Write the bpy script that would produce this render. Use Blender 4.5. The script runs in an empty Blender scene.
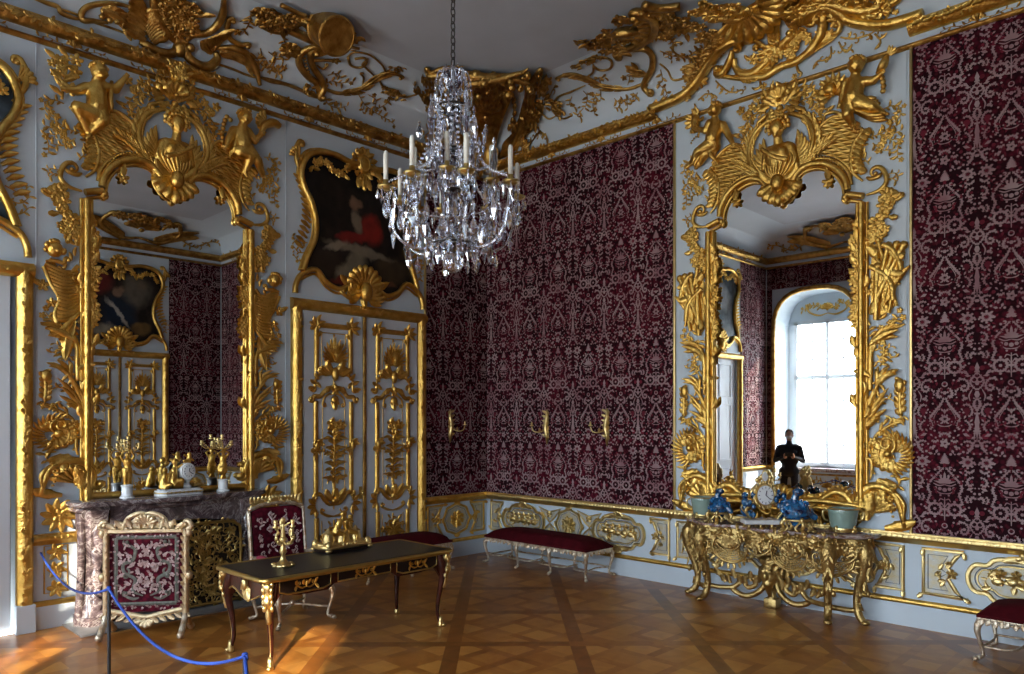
import bpy, bmesh, math, random
import numpy as np
from mathutils import Vector, Matrix, geometry
random.seed(7)
PI = math.pi
SC = bpy.context.scene
COL = SC.collection
sin, cos = math.sin, math.cos

# ------------------------------------------------------------------ camera
F = (-0.698, 0.716); R = (0.716, 0.698); CX, CY, CH = 8.22, -7.89, 2.0; FPX = 752.0; HY = 419.0
cam_d = bpy.data.cameras.new('camera'); cam = bpy.data.objects.new('camera', cam_d); COL.objects.link(cam)
cam_d.sensor_width = 36; cam_d.lens = 36 * FPX / 1024.0
cam_d.shift_y = (HY - 337.0) / 1024.0
cam_d.clip_start = 0.05
cam.location = (CX, CY, CH); cam.rotation_euler = (PI / 2, 0, math.atan2(0.698, 0.716))
SC.camera = cam

def ray(px, py):
    a = (px - 512) / FPX; b = (HY - py) / FPX
    return (F[0] + a * R[0], F[1] + a * R[1], b)
def qR(px, py, w=0.0):      # pixel -> (u, v) on the right wall
    r = ray(px, py); t = (-w - CY) / r[1]
    return (CX + t * r[0], CH + t * r[2])
def qL(px, py, w=0.0):
    r = ray(px, py); t = (w - CX) / r[0]
    return (-(CY + t * r[1]), CH + t * r[2])
def qF(px, py, z=0.0):
    r = ray(px, py); t = (z - CH) / r[2]
    return (CX + t * r[0], CY + t * r[1])

# ------------------------------------------------------------------ room sizes
RX, RY = 9.05, 9.30          # room: x 0..RX, y 0..-RY
ZC = 6.36                    # ceiling height
CW0, CWR, CZ0, CZR = 0.0, 0.82, 5.84, 0.52

# ------------------------------------------------------------------ wall frames (u along wall, v up, w out)
def xf_R(p): return np.stack([p[:, 0], -p[:, 2], p[:, 1]], 1)
def xf_L(p): return np.stack([p[:, 2], -p[:, 0], p[:, 1]], 1)
def xf_O(p): return np.stack([RX - p[:, 2], -p[:, 0], p[:, 1]], 1)     # wall opposite the fireplace
def xf_W(p): return np.stack([p[:, 0], -RY + p[:, 2], p[:, 1]], 1)     # window wall
NCV = 64
_th = np.linspace(0, PI / 2, NCV)
_cw = CW0 + CWR * (1 - np.cos(_th)); _cz = CZ0 + CZR * np.sin(_th)
_cs = np.concatenate([[0], np.cumsum(np.hypot(np.diff(_cw), np.diff(_cz)))])
SCV = float(_cs[-1])
def cove_pt(s):
    s = np.asarray(s, float)
    w = np.interp(s, _cs, _cw); z = np.interp(s, _cs, _cz); th = np.interp(s, _cs, _th)
    ex = np.maximum(s - SCV, 0); w = w + ex
    lo = np.minimum(s, 0); z = z + lo
    return w, z, th
def cove_xf(base):
    def g(p):
        w, z, th = cove_pt(p[:, 1])
        ww = w + p[:, 2] * np.cos(th); zz = z - p[:, 2] * np.sin(th)
        return base(np.stack([p[:, 0], zz, ww], 1))
    return g
def qC(side, px, py):        # pixel -> (u, s) on the cove of wall 'R' or 'L'
    r = ray(px, py)
    def hit(s):
        w, z, _ = cove_pt(np.array([s])); w = float(w[0]); z = float(z[0])
        if side == 'R': t = (-w - CY) / r[1]; u = CX + t * r[0]
        else: t = (w - CX) / r[0]; u = -(CY + t * r[1])
        return u, CH + t * r[2] - z
    last = hit(-0.5)[1]; s = -0.5
    while s < 4.0:
        s2 = s + 0.03; u, d = hit(s2)
        if (d <= 0) != (last <= 0):
            s = s + 0.03 * abs(last) / (abs(last) + abs(d) + 1e-9); return (hit(s)[0], s)
        last = d; s = s2
    return (hit(SCV)[0], SCV)

# ------------------------------------------------------------------ materials
def nodes(m): m.use_nodes = True; return m.node_tree.nodes, m.node_tree.links
MATS = {}
def mat(name, col, rough=0.5, metal=0.0, bump=0.0, bscale=40.0, var=0.0, vscale=3.0, col2=None, coat=0.0, spec=0.5, sheen=0.0, detail=3.0, rvar=0.0):
    m = bpy.data.materials.new(name); n, l = nodes(m); b = n['Principled BSDF']
    b.inputs['Base Color'].default_value = (*col, 1); b.inputs['Roughness'].default_value = rough
    b.inputs['Metallic'].default_value = metal; b.inputs['Coat Weight'].default_value = coat
    b.inputs['Specular IOR Level'].default_value = spec
    b.inputs['Sheen Weight'].default_value = sheen
    tc = n.new('ShaderNodeTexCoord')
    if var > 0:
        nz = n.new('ShaderNodeTexNoise'); nz.inputs['Scale'].default_value = vscale; nz.inputs['Detail'].default_value = 5
        l.new(tc.outputs['Object'], nz.inputs['Vector'])
        rp = n.new('ShaderNodeValToRGB'); rp.color_ramp.elements[0].position = .35; rp.color_ramp.elements[1].position = .65
        c2 = col2 or tuple(c * (1 - var) for c in col)
        rp.color_ramp.elements[0].color = (*c2, 1); rp.color_ramp.elements[1].color = (*col, 1)
        l.new(nz.outputs['Fac'], rp.inputs['Fac']); l.new(rp.outputs['Color'], b.inputs['Base Color'])
        if rvar:
            mr = n.new('ShaderNodeMapRange'); mr.inputs['To Min'].default_value = rough - rvar; mr.inputs['To Max'].default_value = rough + rvar
            l.new(nz.outputs['Fac'], mr.inputs['Value']); l.new(mr.outputs['Result'], b.inputs['Roughness'])
    if bump > 0:
        nb = n.new('ShaderNodeTexNoise'); nb.inputs['Scale'].default_value = bscale; nb.inputs['Detail'].default_value = detail
        l.new(tc.outputs['Object'], nb.inputs['Vector'])
        bp = n.new('ShaderNodeBump'); bp.inputs['Strength'].default_value = bump; bp.inputs['Distance'].default_value = 0.01
        l.new(nb.outputs['Fac'], bp.inputs['Height']); l.new(bp.outputs['Normal'], b.inputs['Normal'])
    MATS[name] = m
    return m
gold = mat('gold', (0.80, 0.53, 0.145), 0.34, 1.0, 0.75, 38, 0.30, 9.0, col2=(0.62, 0.36, 0.075), rvar=0.08)
gold_old = mat('gold_old', (0.66, 0.42, 0.12), 0.38, 1.0, 0.9, 34, 0.4, 9.0, col2=(0.34, 0.18, 0.045), rvar=0.09)
gold_pale = mat('gold_pale', (0.82, 0.62, 0.27), 0.36, 1.0, 0.3, 60, 0.2, 6.0)
silver_gilt = mat('silver_gilt', (0.80, 0.72, 0.58), 0.42, 0.75, 0.35, 80, 0.35, 20.0, col2=(0.52, 0.36, 0.22))
brass = mat('brass', (0.62, 0.46, 0.16), 0.34, 1.0, 0.2, 50, 0.2, 8)
gold_dull = mat('gold_dull', (0.64, 0.46, 0.18), 0.40, 1.0, 0.8, 45, 0.45, 10.0, col2=(0.36, 0.23, 0.08), rvar=0.08)
iron = mat('iron', (0.05, 0.045, 0.04), 0.5, 0.6)
white = mat('white_paint', (0.66, 0.745, 0.81), 0.5, 0, 0.06, 20, 0.05, 1.5)
white2 = mat('white_door', (0.66, 0.69, 0.73), 0.42, 0, 0.05, 20, 0.04, 2)
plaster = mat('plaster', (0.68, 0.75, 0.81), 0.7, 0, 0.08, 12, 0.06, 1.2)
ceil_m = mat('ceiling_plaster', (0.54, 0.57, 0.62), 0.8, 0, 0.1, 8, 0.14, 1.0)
marble_w = mat('white_marble', (0.74, 0.75, 0.76), 0.2, 0, 0, 1, 0.15, 14)
porc = mat('porcelain', (0.84, 0.85, 0.85), 0.08, 0, coat=0.5)
celadon = mat('celadon', (0.30, 0.42, 0.36), 0.14, 0, coat=0.6, var=0.12, vscale=8)
blue_p = mat('blue_porcelain', (0.01, 0.15, 0.36), 0.10, 0, var=0.9, vscale=22, col2=(0.002, 0.008, 0.04), coat=1.0, bump=0.5, bscale=40)
velvet = mat('red_velvet', (0.085, 0.004, 0.008), 0.85, 0, 0.25, 130, 0.35, 9, sheen=0.0, spec=0.12)
leather = mat('black_leather', (0.012, 0.013, 0.016), 0.36, 0, 0.12, 200, 0.3, 8, spec=0.3)
wood_dk = mat('dark_rosewood', (0.075, 0.016, 0.008), 0.38, 0, 0.05, 50, 0.6, 18, spec=0.3)
ebony = mat('ebony', (0.022, 0.011, 0.008), 0.3, 0, 0, 1, 0.4, 14, spec=0.3)
rope_m = mat('blue_rope', (0.02, 0.07, 0.38), 0.6, 0, 0.3, 200)
steel = mat('dark_steel', (0.06, 0.065, 0.07), 0.4, 0.7)
candle_m = mat('candle_wax', (0.80, 0.77, 0.68), 0.45)
gold_ground = mat('mosaic_gold_ground', (0.62, 0.52, 0.30), 0.5, 0.5, 0.5, 60, 0.4, 14, col2=(0.55, 0.56, 0.56))
chalk = mat('stucco_white', (0.62, 0.63, 0.62), 0.6, 0, 0.1, 40)
cloth_dark = mat('navy_cloth', (0.012, 0.014, 0.022), 0.9, 0, 0.2, 60)
skin = mat('skin', (0.45, 0.26, 0.19), 0.55)
hair_m = mat('dark_hair', (0.02, 0.015, 0.012), 0.6)
mask_m = mat('white_mask', (0.7, 0.72, 0.75), 0.7)

# mirror glass
mirror_m = bpy.data.materials.new('mirror_silver'); n, l = nodes(mirror_m)
b = n['Principled BSDF']; b.inputs['Base Color'].default_value = (0.80, 0.82, 0.83, 1); b.inputs['Metallic'].default_value = 1; b.inputs['Roughness'].default_value = 0.0
# crystal glass
def crystal(name, col, mix):
    m = bpy.data.materials.new(name); n, l = nodes(m); n.remove(n['Principled BSDF'])
    g = n.new('ShaderNodeBsdfGlass'); g.inputs['Color'].default_value = (*col, 1); g.inputs['IOR'].default_value = 1.55; g.inputs['Roughness'].default_value = 0.02
    gl = n.new('ShaderNodeBsdfGlossy'); gl.inputs['Color'].default_value = (0.95, 0.97, 1, 1); gl.inputs['Roughness'].default_value = 0.05
    mx = n.new('ShaderNodeMixShader'); mx.inputs[0].default_value = mix
    l.new(g.outputs[0], mx.inputs[1]); l.new(gl.outputs[0], mx.inputs[2]); l.new(mx.outputs[0], n['Material Output'].inputs['Surface'])
    return m
crystal_m = crystal('crystal', (0.93, 0.95, 1.0), 0.25)
# window glass
pane_m = bpy.data.materials.new('window_glass'); n, l = nodes(pane_m); n.remove(n['Principled BSDF'])
tr = n.new('ShaderNodeBsdfTransparent'); tr.inputs[0].default_value = (0.93, 0.96, 0.98, 1); gg = n.new('ShaderNodeBsdfGlossy'); gg.inputs['Roughness'].default_value = 0.0
mx = n.new('ShaderNodeMixShader'); mx.inputs[0].default_value = 0.07
l.new(tr.outputs[0], mx.inputs[1]); l.new(gg.outputs[0], mx.inputs[2]); l.new(mx.outputs[0], n['Material Output'].inputs['Surface'])
# thin curtain
sheer = bpy.data.materials.new('sheer_curtain'); n, l = nodes(sheer); n.remove(n['Principled BSDF'])
tr = n.new('ShaderNodeBsdfTransparent'); tl = n.new('ShaderNodeBsdfTranslucent'); tl.inputs[0].default_value = (0.8, 0.85, 0.9, 1)
mx = n.new('ShaderNodeMixShader'); mx.inputs[0].default_value = 0.55
l.new(tr.outputs[0], mx.inputs[1]); l.new(tl.outputs[0], mx.inputs[2]); l.new(mx.outputs[0], n['Material Output'].inputs['Surface'])

sheer_thin = sheer.copy(); sheer_thin.name = 'thin_sheer_curtain'; sheer_thin.node_tree.nodes['Mix Shader'].inputs[0].default_value = 0.09
def marble(name, stops, scale=3.0, rough=0.18, warp=2.5):
    m = bpy.data.materials.new(name); n, l = nodes(m); b = n['Principled BSDF']; b.inputs['Roughness'].default_value = rough
    tc = n.new('ShaderNodeTexCoord'); nz = n.new('ShaderNodeTexNoise'); nz.inputs['Scale'].default_value = scale; nz.inputs['Detail'].default_value = 8
    nz.inputs['Distortion'].default_value = warp; nz.inputs['Roughness'].default_value = 0.65
    l.new(tc.outputs['Object'], nz.inputs['Vector']); rp = n.new('ShaderNodeValToRGB')
    els = rp.color_ramp.elements
    while len(els) < len(stops): els.new(0.5)
    for e, (p, c) in zip(els, stops): e.position = p; e.color = (*c, 1)
    l.new(nz.outputs['Fac'], rp.inputs['Fac']); l.new(rp.outputs['Color'], b.inputs['Base Color'])
    b.inputs['Coat Weight'].default_value = 0.3
    return m
marble_v = marble('violet_marble', [(0.30, (0.035, 0.026, 0.028)), (0.44, (0.10, 0.070, 0.075)), (0.51, (0.19, 0.135, 0.135)), (0.545, (0.40, 0.36, 0.35)), (0.58, (0.14, 0.095, 0.095)), (0.72, (0.06, 0.042, 0.045))], 4.0)
marble_t = marble('brown_marble_top', [(0.30, (0.10, 0.05, 0.04)), (0.45, (0.26, 0.14, 0.11)), (0.52, (0.50, 0.42, 0.38)), (0.60, (0.24, 0.12, 0.10)), (0.72, (0.12, 0.06, 0.06))], 5.0)

# parquet: per-plank attribute + grain
parq = bpy.data.materials.new('parquet_oak'); n, l = nodes(parq); b = n['Principled BSDF']
at = n.new('ShaderNodeAttribute'); at.attribute_name = 'tone'
tc = n.new('ShaderNodeTexCoord'); nz = n.new('ShaderNodeTexNoise'); nz.inputs['Scale'].default_value = 5; nz.inputs['Detail'].default_value = 9; nz.inputs['Distortion'].default_value = 1.2
l.new(tc.outputs['Object'], nz.inputs['Vector'])
ad = n.new('ShaderNodeMath'); ad.operation = 'MULTIPLY_ADD'; ad.inputs[1].default_value = 0.45; l.new(nz.outputs['Fac'], ad.inputs[0]); l.new(at.outputs['Fac'], ad.inputs[2])
rp = n.new('ShaderNodeValToRGB'); e = rp.color_ramp.elements
e[0].position = 0.18; e[0].color = (0.10, 0.030, 0.006, 1); e[1].position = 0.95; e[1].color = (0.56, 0.235, 0.045, 1)
e2 = e.new(0.62); e2.color = (0.36, 0.118, 0.018, 1)
l.new(ad.outputs[0], rp.inputs['Fac']); l.new(rp.outputs['Color'], b.inputs['Base Color'])
b.inputs['Specular IOR Level'].default_value = 0.4; b.inputs['Coat Weight'].default_value = 0.14; b.inputs['Coat Roughness'].default_value = 0.16
nr = n.new('ShaderNodeTexNoise'); nr.inputs['Scale'].default_value = 1.7; nr.inputs['Detail'].default_value = 4; l.new(tc.outputs['Object'], nr.inputs['Vector'])
mr = n.new('ShaderNodeMapRange'); mr.inputs['To Min'].default_value = 0.22; mr.inputs['To Max'].default_value = 0.42; l.new(nr.outputs['Fac'], mr.inputs['Value']); l.new(mr.outputs['Result'], b.inputs['Roughness'])
bp = n.new('ShaderNodeBump'); bp.inputs['Strength'].default_value = 0.06; bp.inputs['Distance'].default_value = 0.01
l.new(nz.outputs['Fac'], bp.inputs['Height']); l.new(bp.outputs['Normal'], b.inputs['Normal'])

parq_plain = mat('oak_board', (0.30, 0.11, 0.02), 0.35, 0, 0, 1, 0.4, 6)
# damask ground: blackish and crimson velvet figures, woven band of colour
def damask(name, k=1.0, c_dark=(0.018, 0.002, 0.005), c_red=(0.090, 0.005, 0.014)):
    m = bpy.data.materials.new(name); n, l = nodes(m); b = n['Principled BSDF']; b.inputs['Roughness'].default_value = 0.8; b.inputs['Specular IOR Level'].default_value = 0.12
    tc = n.new('ShaderNodeTexCoord'); v = n.new('ShaderNodeTexVoronoi'); v.inputs['Scale'].default_value = 22
    nz = n.new('ShaderNodeTexNoise'); nz.inputs['Scale'].default_value = 1.3; nz.inputs['Detail'].default_value = 3
    l.new(tc.outputs['Object'], v.inputs['Vector']); l.new(tc.outputs['Object'], nz.inputs['Vector'])
    ma = n.new('ShaderNodeMath'); ma.operation = 'MULTIPLY_ADD'; ma.inputs[1].default_value = 0.55; l.new(v.outputs['Distance'], ma.inputs[0]); l.new(nz.outputs['Fac'], ma.inputs[2])
    rp = n.new('ShaderNodeValToRGB'); rp.color_ramp.elements[0].position = 0.55; rp.color_ramp.elements[1].position = 0.85
    rp.color_ramp.elements[0].color = (*c_red, 1); rp.color_ramp.elements[1].color = (*c_dark, 1)
    l.new(ma.outputs[0], rp.inputs['Fac']); l.new(rp.outputs['Color'], b.inputs['Base Color'])
    return m
dam_g = damask('crimson_velvet_ground')
dam_w = mat('silver_pattern_weave', (0.39, 0.28, 0.28), 0.6, 0, 0, 1, 0.3, 3.0, col2=(0.26, 0.13, 0.145), spec=0.15)
dam_r = mat('crimson_pattern_weave', (0.17, 0.014, 0.030), 0.7, 0, 0, 1, 0.5, 2.0, spec=0.15)
dam_bg = damask('bright_velvet_ground', c_dark=(0.05, 0.003, 0.010), c_red=(0.14, 0.008, 0.022))

def trellis_mat(name, base, scale):
    m = base.copy(); m.name = name; n, l = m.node_tree.nodes, m.node_tree.links
    tc = n['Texture Coordinate']; bp = n['Bump']
    mp = n.new('ShaderNodeMapping'); mp.inputs['Rotation'].default_value = (PI / 4, 0, PI / 4) ; l.new(tc.outputs['Object'], mp.inputs['Vector'])
    w1 = n.new('ShaderNodeTexWave'); w1.inputs['Scale'].default_value = scale; w1.bands_direction = 'Z'; l.new(tc.outputs['Object'], w1.inputs['Vector'])
    w1.inputs['Distortion'].default_value = 0.0
    w2 = n.new('ShaderNodeTexWave'); w2.inputs['Scale'].default_value = scale; w2.bands_direction = 'DIAGONAL'; l.new(tc.outputs['Object'], w2.inputs['Vector'])
    mxx = n.new('ShaderNodeMath'); mxx.operation = 'MAXIMUM'; l.new(w1.outputs['Fac'], mxx.inputs[0]); l.new(w2.outputs['Fac'], mxx.inputs[1])
    l.new(mxx.outputs[0], bp.inputs['Height']); bp.inputs['Strength'].default_value = 0.8; bp.inputs['Distance'].default_value = 0.012
    return m
gold_tr = trellis_mat('gold_trellis', gold, 7.0)
gold_tro = trellis_mat('gold_trellis_old', gold_old, 5.0)

# ------------------------------------------------------------------ mesh builder
class M:
    def __init__(s): s.v = []; s.f = []; s.n = 0; s.mi = []; s.cur = 0
    def add(s, vs, fs):
        vs = np.asarray(vs, float).reshape(-1, 3); o = s.n
        s.v.append(vs); s.f.extend([tuple(i + o for i in f) for f in fs]); s.mi.extend([s.cur] * len(fs)); s.n += len(vs)
        return s
    def arr(s): return np.concatenate(s.v) if s.v else np.zeros((0, 3))
    def merge(s, o, fn=None):
        a = o.arr(); a = fn(a) if fn is not None else a
        off = s.n; s.v.append(a); s.f.extend([tuple(i + off for i in f) for f in o.f]); s.mi.extend([s.cur + q for q in o.mi]); s.n += len(a); return s
    def mesh(s, name, m, xf=None, smooth=True, recalc=True):
        a = s.arr(); a = xf(a) if xf is not None else a
        me = bpy.data.meshes.new(name); me.from_pydata(a.tolist(), [], s.f)
        for q in (m if isinstance(m, (list, tuple)) else [m]): me.materials.append(q)
        if any(s.mi): me.polygons.foreach_set('material_index', s.mi)
        if recalc:
            bm = bmesh.new(); bm.from_mesh(me); bmesh.ops.recalc_face_normals(bm, faces=bm.faces); bm.to_mesh(me); bm.free()
        me.polygons.foreach_set('use_smooth', [smooth] * len(me.polygons)); me.update()
        return me
    def obj(s, name, m, parent=None, xf=None, smooth=True, label=None, recalc=True, auto=None):
        me = s.mesh(name, m, xf, smooth, recalc); o = bpy.data.objects.new(name, me); COL.objects.link(o)
        if auto is not None and smooth: me.set_sharp_from_angle(angle=math.radians(auto))
        if parent is not None: o.parent = parent; o.matrix_parent_inverse = parent.matrix_world.inverted() if False else Matrix()
        if label: o['label'] = label
        return o
def thing(name, label, cat, loc=(0, 0, 0), rz=0.0, group=None):
    o = bpy.data.objects.new(name, None); COL.objects.link(o); o.location = loc; o.rotation_euler = (0, 0, rz)
    o.empty_display_size = 0.1
    o['label'] = label; o['category'] = cat
    if group: o['group'] = group
    return o
def tag(o, label, cat, group=None, kind=None):
    o['label'] = label; o['category'] = cat
    if group: o['group'] = group
    if kind: o['kind'] = kind
    return o
def struct(o, label=None):
    o['kind'] = 'structure'
    if label: o['label'] = label
    return o
def dup(root, loc=None, rz=None, label=None, group=None):
    r = root.copy(); COL.objects.link(r)
    if loc is not None: r.location = loc
    if rz is not None: r.rotation_euler = (0, 0, rz)
    if label: r['label'] = label
    if group: r['group'] = group
    for ch in list(root.children):
        c = ch.copy(); COL.objects.link(c); c.parent = r
        for g in list(ch.children):
            d = g.copy(); COL.objects.link(d); d.parent = c
    return r

# ---- generic solids
def box(m, x0, x1, y0, y1, z0, z1, bev=0.0):
    if bev <= 0:
        v = [(x0, y0, z0), (x1, y0, z0), (x1, y1, z0), (x0, y1, z0), (x0, y0, z1), (x1, y0, z1), (x1, y1, z1), (x0, y1, z1)]
        m.add(v, [(0, 3, 2, 1), (4, 5, 6, 7), (0, 1, 5, 4), (1, 2, 6, 5), (2, 3, 7, 6), (3, 0, 4, 7)]); return m
    b = bmesh.new(); bmesh.ops.create_cube(b, size=1)
    for q in b.verts: q.co = Vector(((x0 + x1) / 2 + q.co.x * (x1 - x0), (y0 + y1) / 2 + q.co.y * (y1 - y0), (z0 + z1) / 2 + q.co.z * (z1 - z0)))
    bmesh.ops.bevel(b, geom=list(b.edges), offset=bev, segments=2, affect='EDGES', profile=0.6)
    b.verts.ensure_lookup_table(); b.verts.index_update()
    m.add([tuple(q.co) for q in b.verts], [tuple(q.index for q in f.verts) for f in b.faces]); b.free(); return m
def catmull(P, k=6, closed=False):
    P = np.asarray(P, float)
    if len(P) < 3 and not closed: 
        t = np.linspace(0, 1, k + 1)[:, None]; return P[0] * (1 - t) + P[-1] * t
    n = len(P); out = []
    segs = n if closed else n - 1
    for i in range(segs):
        if closed: p0, p1, p2, p3 = P[(i - 1) % n], P[i], P[(i + 1) % n], P[(i + 2) % n]
        else:
            p1, p2 = P[i], P[i + 1]; p0 = P[i - 1] if i > 0 else 2 * p1 - p2; p3 = P[i + 2] if i + 2 < n else 2 * p2 - p1
        for j in range(k):
            t = j / k; out.append(0.5 * ((2 * p1) + (-p0 + p2) * t + (2 * p0 - 5 * p1 + 4 * p2 - p3) * t * t + (-p0 + 3 * p1 - 3 * p2 + p3) * t ** 3))
    if not closed: out.append(P[-1])
    return np.array(out)
def sweep(m, pts, rad, n=8, closed=False, sx=1.0, sy=1.0, up=None, cap=True, prof=None):
    """tube along a 3D polyline; rad scalar or list; sx, sy ellipse factors; prof = list of (a,b) profile points"""
    P = np.asarray(pts, float); N = len(P)
    rad = np.full(N, rad, float) if np.isscalar(rad) else np.asarray(rad, float)
    if closed: T = np.roll(P, -1, 0) - np.roll(P, 1, 0)
    else: T = np.gradient(P, axis=0)
    T /= np.maximum(np.linalg.norm(T, axis=1, keepdims=True), 1e-9)
    if prof is None:
        a = np.linspace(0, 2 * PI, n, endpoint=False); prof = np.stack([np.cos(a) * sx, np.sin(a) * sy], 1)
    else: prof = np.asarray(prof, float); n = len(prof)
    if up is not None:
        U = np.tile(np.asarray(up, float), (N, 1))
        A = np.cross(U, T); A /= np.maximum(np.linalg.norm(A, axis=1, keepdims=True), 1e-9); B = np.cross(T, A)
    else:
        A = np.zeros((N, 3)); t0 = T[0]; ref = np.array([0, 0, 1.]) if abs(t0[2]) < 0.9 else np.array([1., 0, 0])
        a0 = np.cross(ref, t0); a0 /= np.linalg.norm(a0); A[0] = a0
        for i in range(1, N):
            a0 = a0 - T[i] * np.dot(a0, T[i]); a0 /= max(np.linalg.norm(a0), 1e-9); A[i] = a0
        B = np.cross(T, A)
    V = P[:, None, :] + rad[:, None, None] * (A[:, None, :] * prof[None, :, 0:1] + B[:, None, :] * prof[None, :, 1:2])
    fs = []
    for i in range(N if closed else N - 1):
        i2 = (i + 1) % N
        for j in range(n): fs.append((i * n + j, i * n + (j + 1) % n, i2 * n + (j + 1) % n, i2 * n + j))
    if cap and not closed: fs.append(tuple(range(n - 1, -1, -1))); fs.append(tuple((N - 1) * n + j for j in range(n)))
    m.add(V.reshape(-1, 3), fs); return m
def lathe(m, prof, c=(0, 0, 0), n=16, sx=1.0, sy=1.0, axis='z'):
    N = len(prof); V = []
    for r, z in prof:
        for j in range(n):
            a = 2 * PI * j / n; p = (r * cos(a) * sx, r * sin(a) * sy, z)
            if axis == 'w': p = (p[0], p[1], p[2])
            V.append((c[0] + p[0], c[1] + p[1], c[2] + p[2]))
    fs = [(i * n + j, i * n + (j + 1) % n, (i + 1) * n + (j + 1) % n, (i + 1) * n + j) for i in range(N - 1) for j in range(n)]
    fs.append(tuple(range(n - 1, -1, -1))); fs.append(tuple((N - 1) * n + j for j in range(n)))
    m.add(V, fs); return m
def ell(m, c, r, nu=8, nv=5):
    if np.isscalar(r): r = (r, r, r)
    V = [(c[0], c[1], c[2] - r[2])]
    for i in range(1, nv):
        t = PI * i / nv
        for j in range(nu):
            a = 2 * PI * j / nu; V.append((c[0] + r[0] * sin(t) * cos(a), c[1] + r[1] * sin(t) * sin(a), c[2] - r[2] * cos(t)))
    V.append((c[0], c[1], c[2] + r[2])); L = len(V) - 1
    fs = [(0, 1 + (j + 1) % nu, 1 + j) for j in range(nu)]
    for i in range(nv - 2):
        for j in range(nu): fs.append((1 + i * nu + j, 1 + i * nu + (j + 1) % nu, 1 + (i + 1) * nu + (j + 1) % nu, 1 + (i + 1) * nu + j))
    b = 1 + (nv - 2) * nu
    fs += [(b + j, b + (j + 1) % nu, L) for j in range(nu)]
    m.add(V, fs); return m
def poly(m, pts, w0, w1, k=0):
    """closed 2D outline (u,v) as a slab from w0 to w1"""
    P = catmull([p for p in pts], k, True) if k else np.asarray(pts, float)
    P = P[:, :2]; n = len(P)
    tri = geometry.tessellate_polygon([[Vector((p[0], p[1], 0)) for p in P]])
    V = [(p[0], p[1], w1) for p in P] + [(p[0], p[1], w0) for p in P]
    m.add(V, [tuple(t) for t in tri] + [(i, (i + 1) % n, n + (i + 1) % n, n + i) for i in range(n)]); return m

# ---- relief ornament in (u, v, w)
def rib(m, pts, r=0.02, w=0.0, k=5, flat=0.8, n=6, taper=(1, 1), closed=False, sm=True):
    """raised moulding / scroll along (u,v[,rfac]) points"""
    P = np.asarray([(p[0], p[1], (p[2] if len(p) > 2 else 1.0)) for p in pts], float)
    Q = catmull(P, k, closed) if sm else P
    N = len(Q); t = np.linspace(0, 1, N)
    rr = r * Q[:, 2]
    if not closed:
        rr = rr * np.where(t < .5, taper[0] + (1 - taper[0]) * np.minimum(1, t * 4), taper[1] + (1 - taper[1]) * np.minimum(1, (1 - t) * 4))
    pts3 = np.stack([Q[:, 0], Q[:, 1], w + rr * flat * 0.5], 1)
    sweep(m, pts3, rr, n, closed, 1.0, flat, up=(0, 0, 1)); return m
def curl(p, h, R0, turns, sgn, n=None, shrink=0.8):
    """points of a spiral starting at p with heading h"""
    n = n or max(6, int(turns * 11)); out = []; x, y = p; d = turns * 2 * PI / n
    for i in range(n):
        t = i / n; rr = R0 * (1 - shrink * t); h += sgn * d; x += cos(h) * rr * d; y += sin(h) * rr * d; out.append((x, y))
    return out
def heading(a, b): return math.atan2(b[1] - a[1], b[0] - a[0])
def scroll(m, pts, r=0.02, c0=None, c1=None, w=0.0, flat=0.9, k=5, n=6, bud=True):
    """S or C scroll; c0/c1 = (radius, turns, sign) spirals at the ends"""
    P = [tuple(p[:2]) for p in catmull([p[:2] for p in pts], k)]
    rf = [1.0] * len(P)
    if c1:
        s = curl(P[-1], heading(P[-2], P[-1]), c1[0], c1[1], c1[2]); P += s; rf += [1 - 0.45 * (i + 1) / len(s) for i in range(len(s))]
        if bud: ell(m, (s[-1][0], s[-1][1], w + r * 0.7), (r * 1.0, r * 1.0, r * 0.9), 7, 4)
    if c0:
        s = curl(P[0], heading(P[1], P[0]), c0[0], c0[1], c0[2]); P = s[::-1] + P; rf = [1 - 0.45 * (len(s) - i) / len(s) for i in range(len(s))] + rf
        if bud: ell(m, (s[-1][0], s[-1][1], w + r * 0.7), (r, r, r * 0.9), 7, 4)
    rib(m, [(p[0], p[1], q) for p, q in zip(P, rf)], r, w, flat=flat, n=n, sm=False, taper=(0.5, 0.5)); return m
def leaf(m, p, ang, L, W, bend=0.0, h=0.02, w=0.0, lobes=3, tip=0.02, nt=None):
    nt = nt or (9 if L > 0.12 else (6 if L > 0.05 else 4))
    x, y = p; hd = ang; V = []
    ds = L / nt
    offs = (-1, -0.5, 0, 0.5, 1) if L > 0.05 else (-1, 0, 1)
    for i in range(nt + 1):
        t = i / nt
        wd = W * (sin(PI * min(1, t * 0.92 + 0.08)) ** 0.7) * (0.72 + 0.28 * abs(cos(lobes * PI * t))) + 0.0015
        nx, ny = -sin(hd), cos(hd)
        for o in offs:
            hh = {1: 0.0, 0.5: 0.8, 0: 0.62}[abs(o)] if len(offs) == 5 else (0.0 if o else 0.9)
            sw = -0.28 * abs(o) * W * (abs(sin(lobes * PI * t)))
            V.append((x + nx * o * wd - cos(hd) * sw, y + ny * o * wd - sin(hd) * sw, w + h * hh * (1 - 0.4 * t) + tip * t * t))
        x += cos(hd) * ds; y += sin(hd) * ds; hd += bend / nt
    c = len(offs)
    m.add(V, [(i * c + j, i * c + j + 1, (i + 1) * c + j + 1, (i + 1) * c + j) for i in range(nt) for j in range(c - 1)]); return m
def flower(m, p, r, w=0.0, n=5, a0=0.3):
    for i in range(n): leaf(m, p, a0 + i * 2 * PI / n, r, r * 0.42, 0, r * 0.35, w + r * 0.15, 1, r * 0.1, nt=4)
    ell(m, (p[0], p[1], w + r * 0.35), (r * 0.28, r * 0.28, r * 0.28), 6, 4); return m
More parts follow.
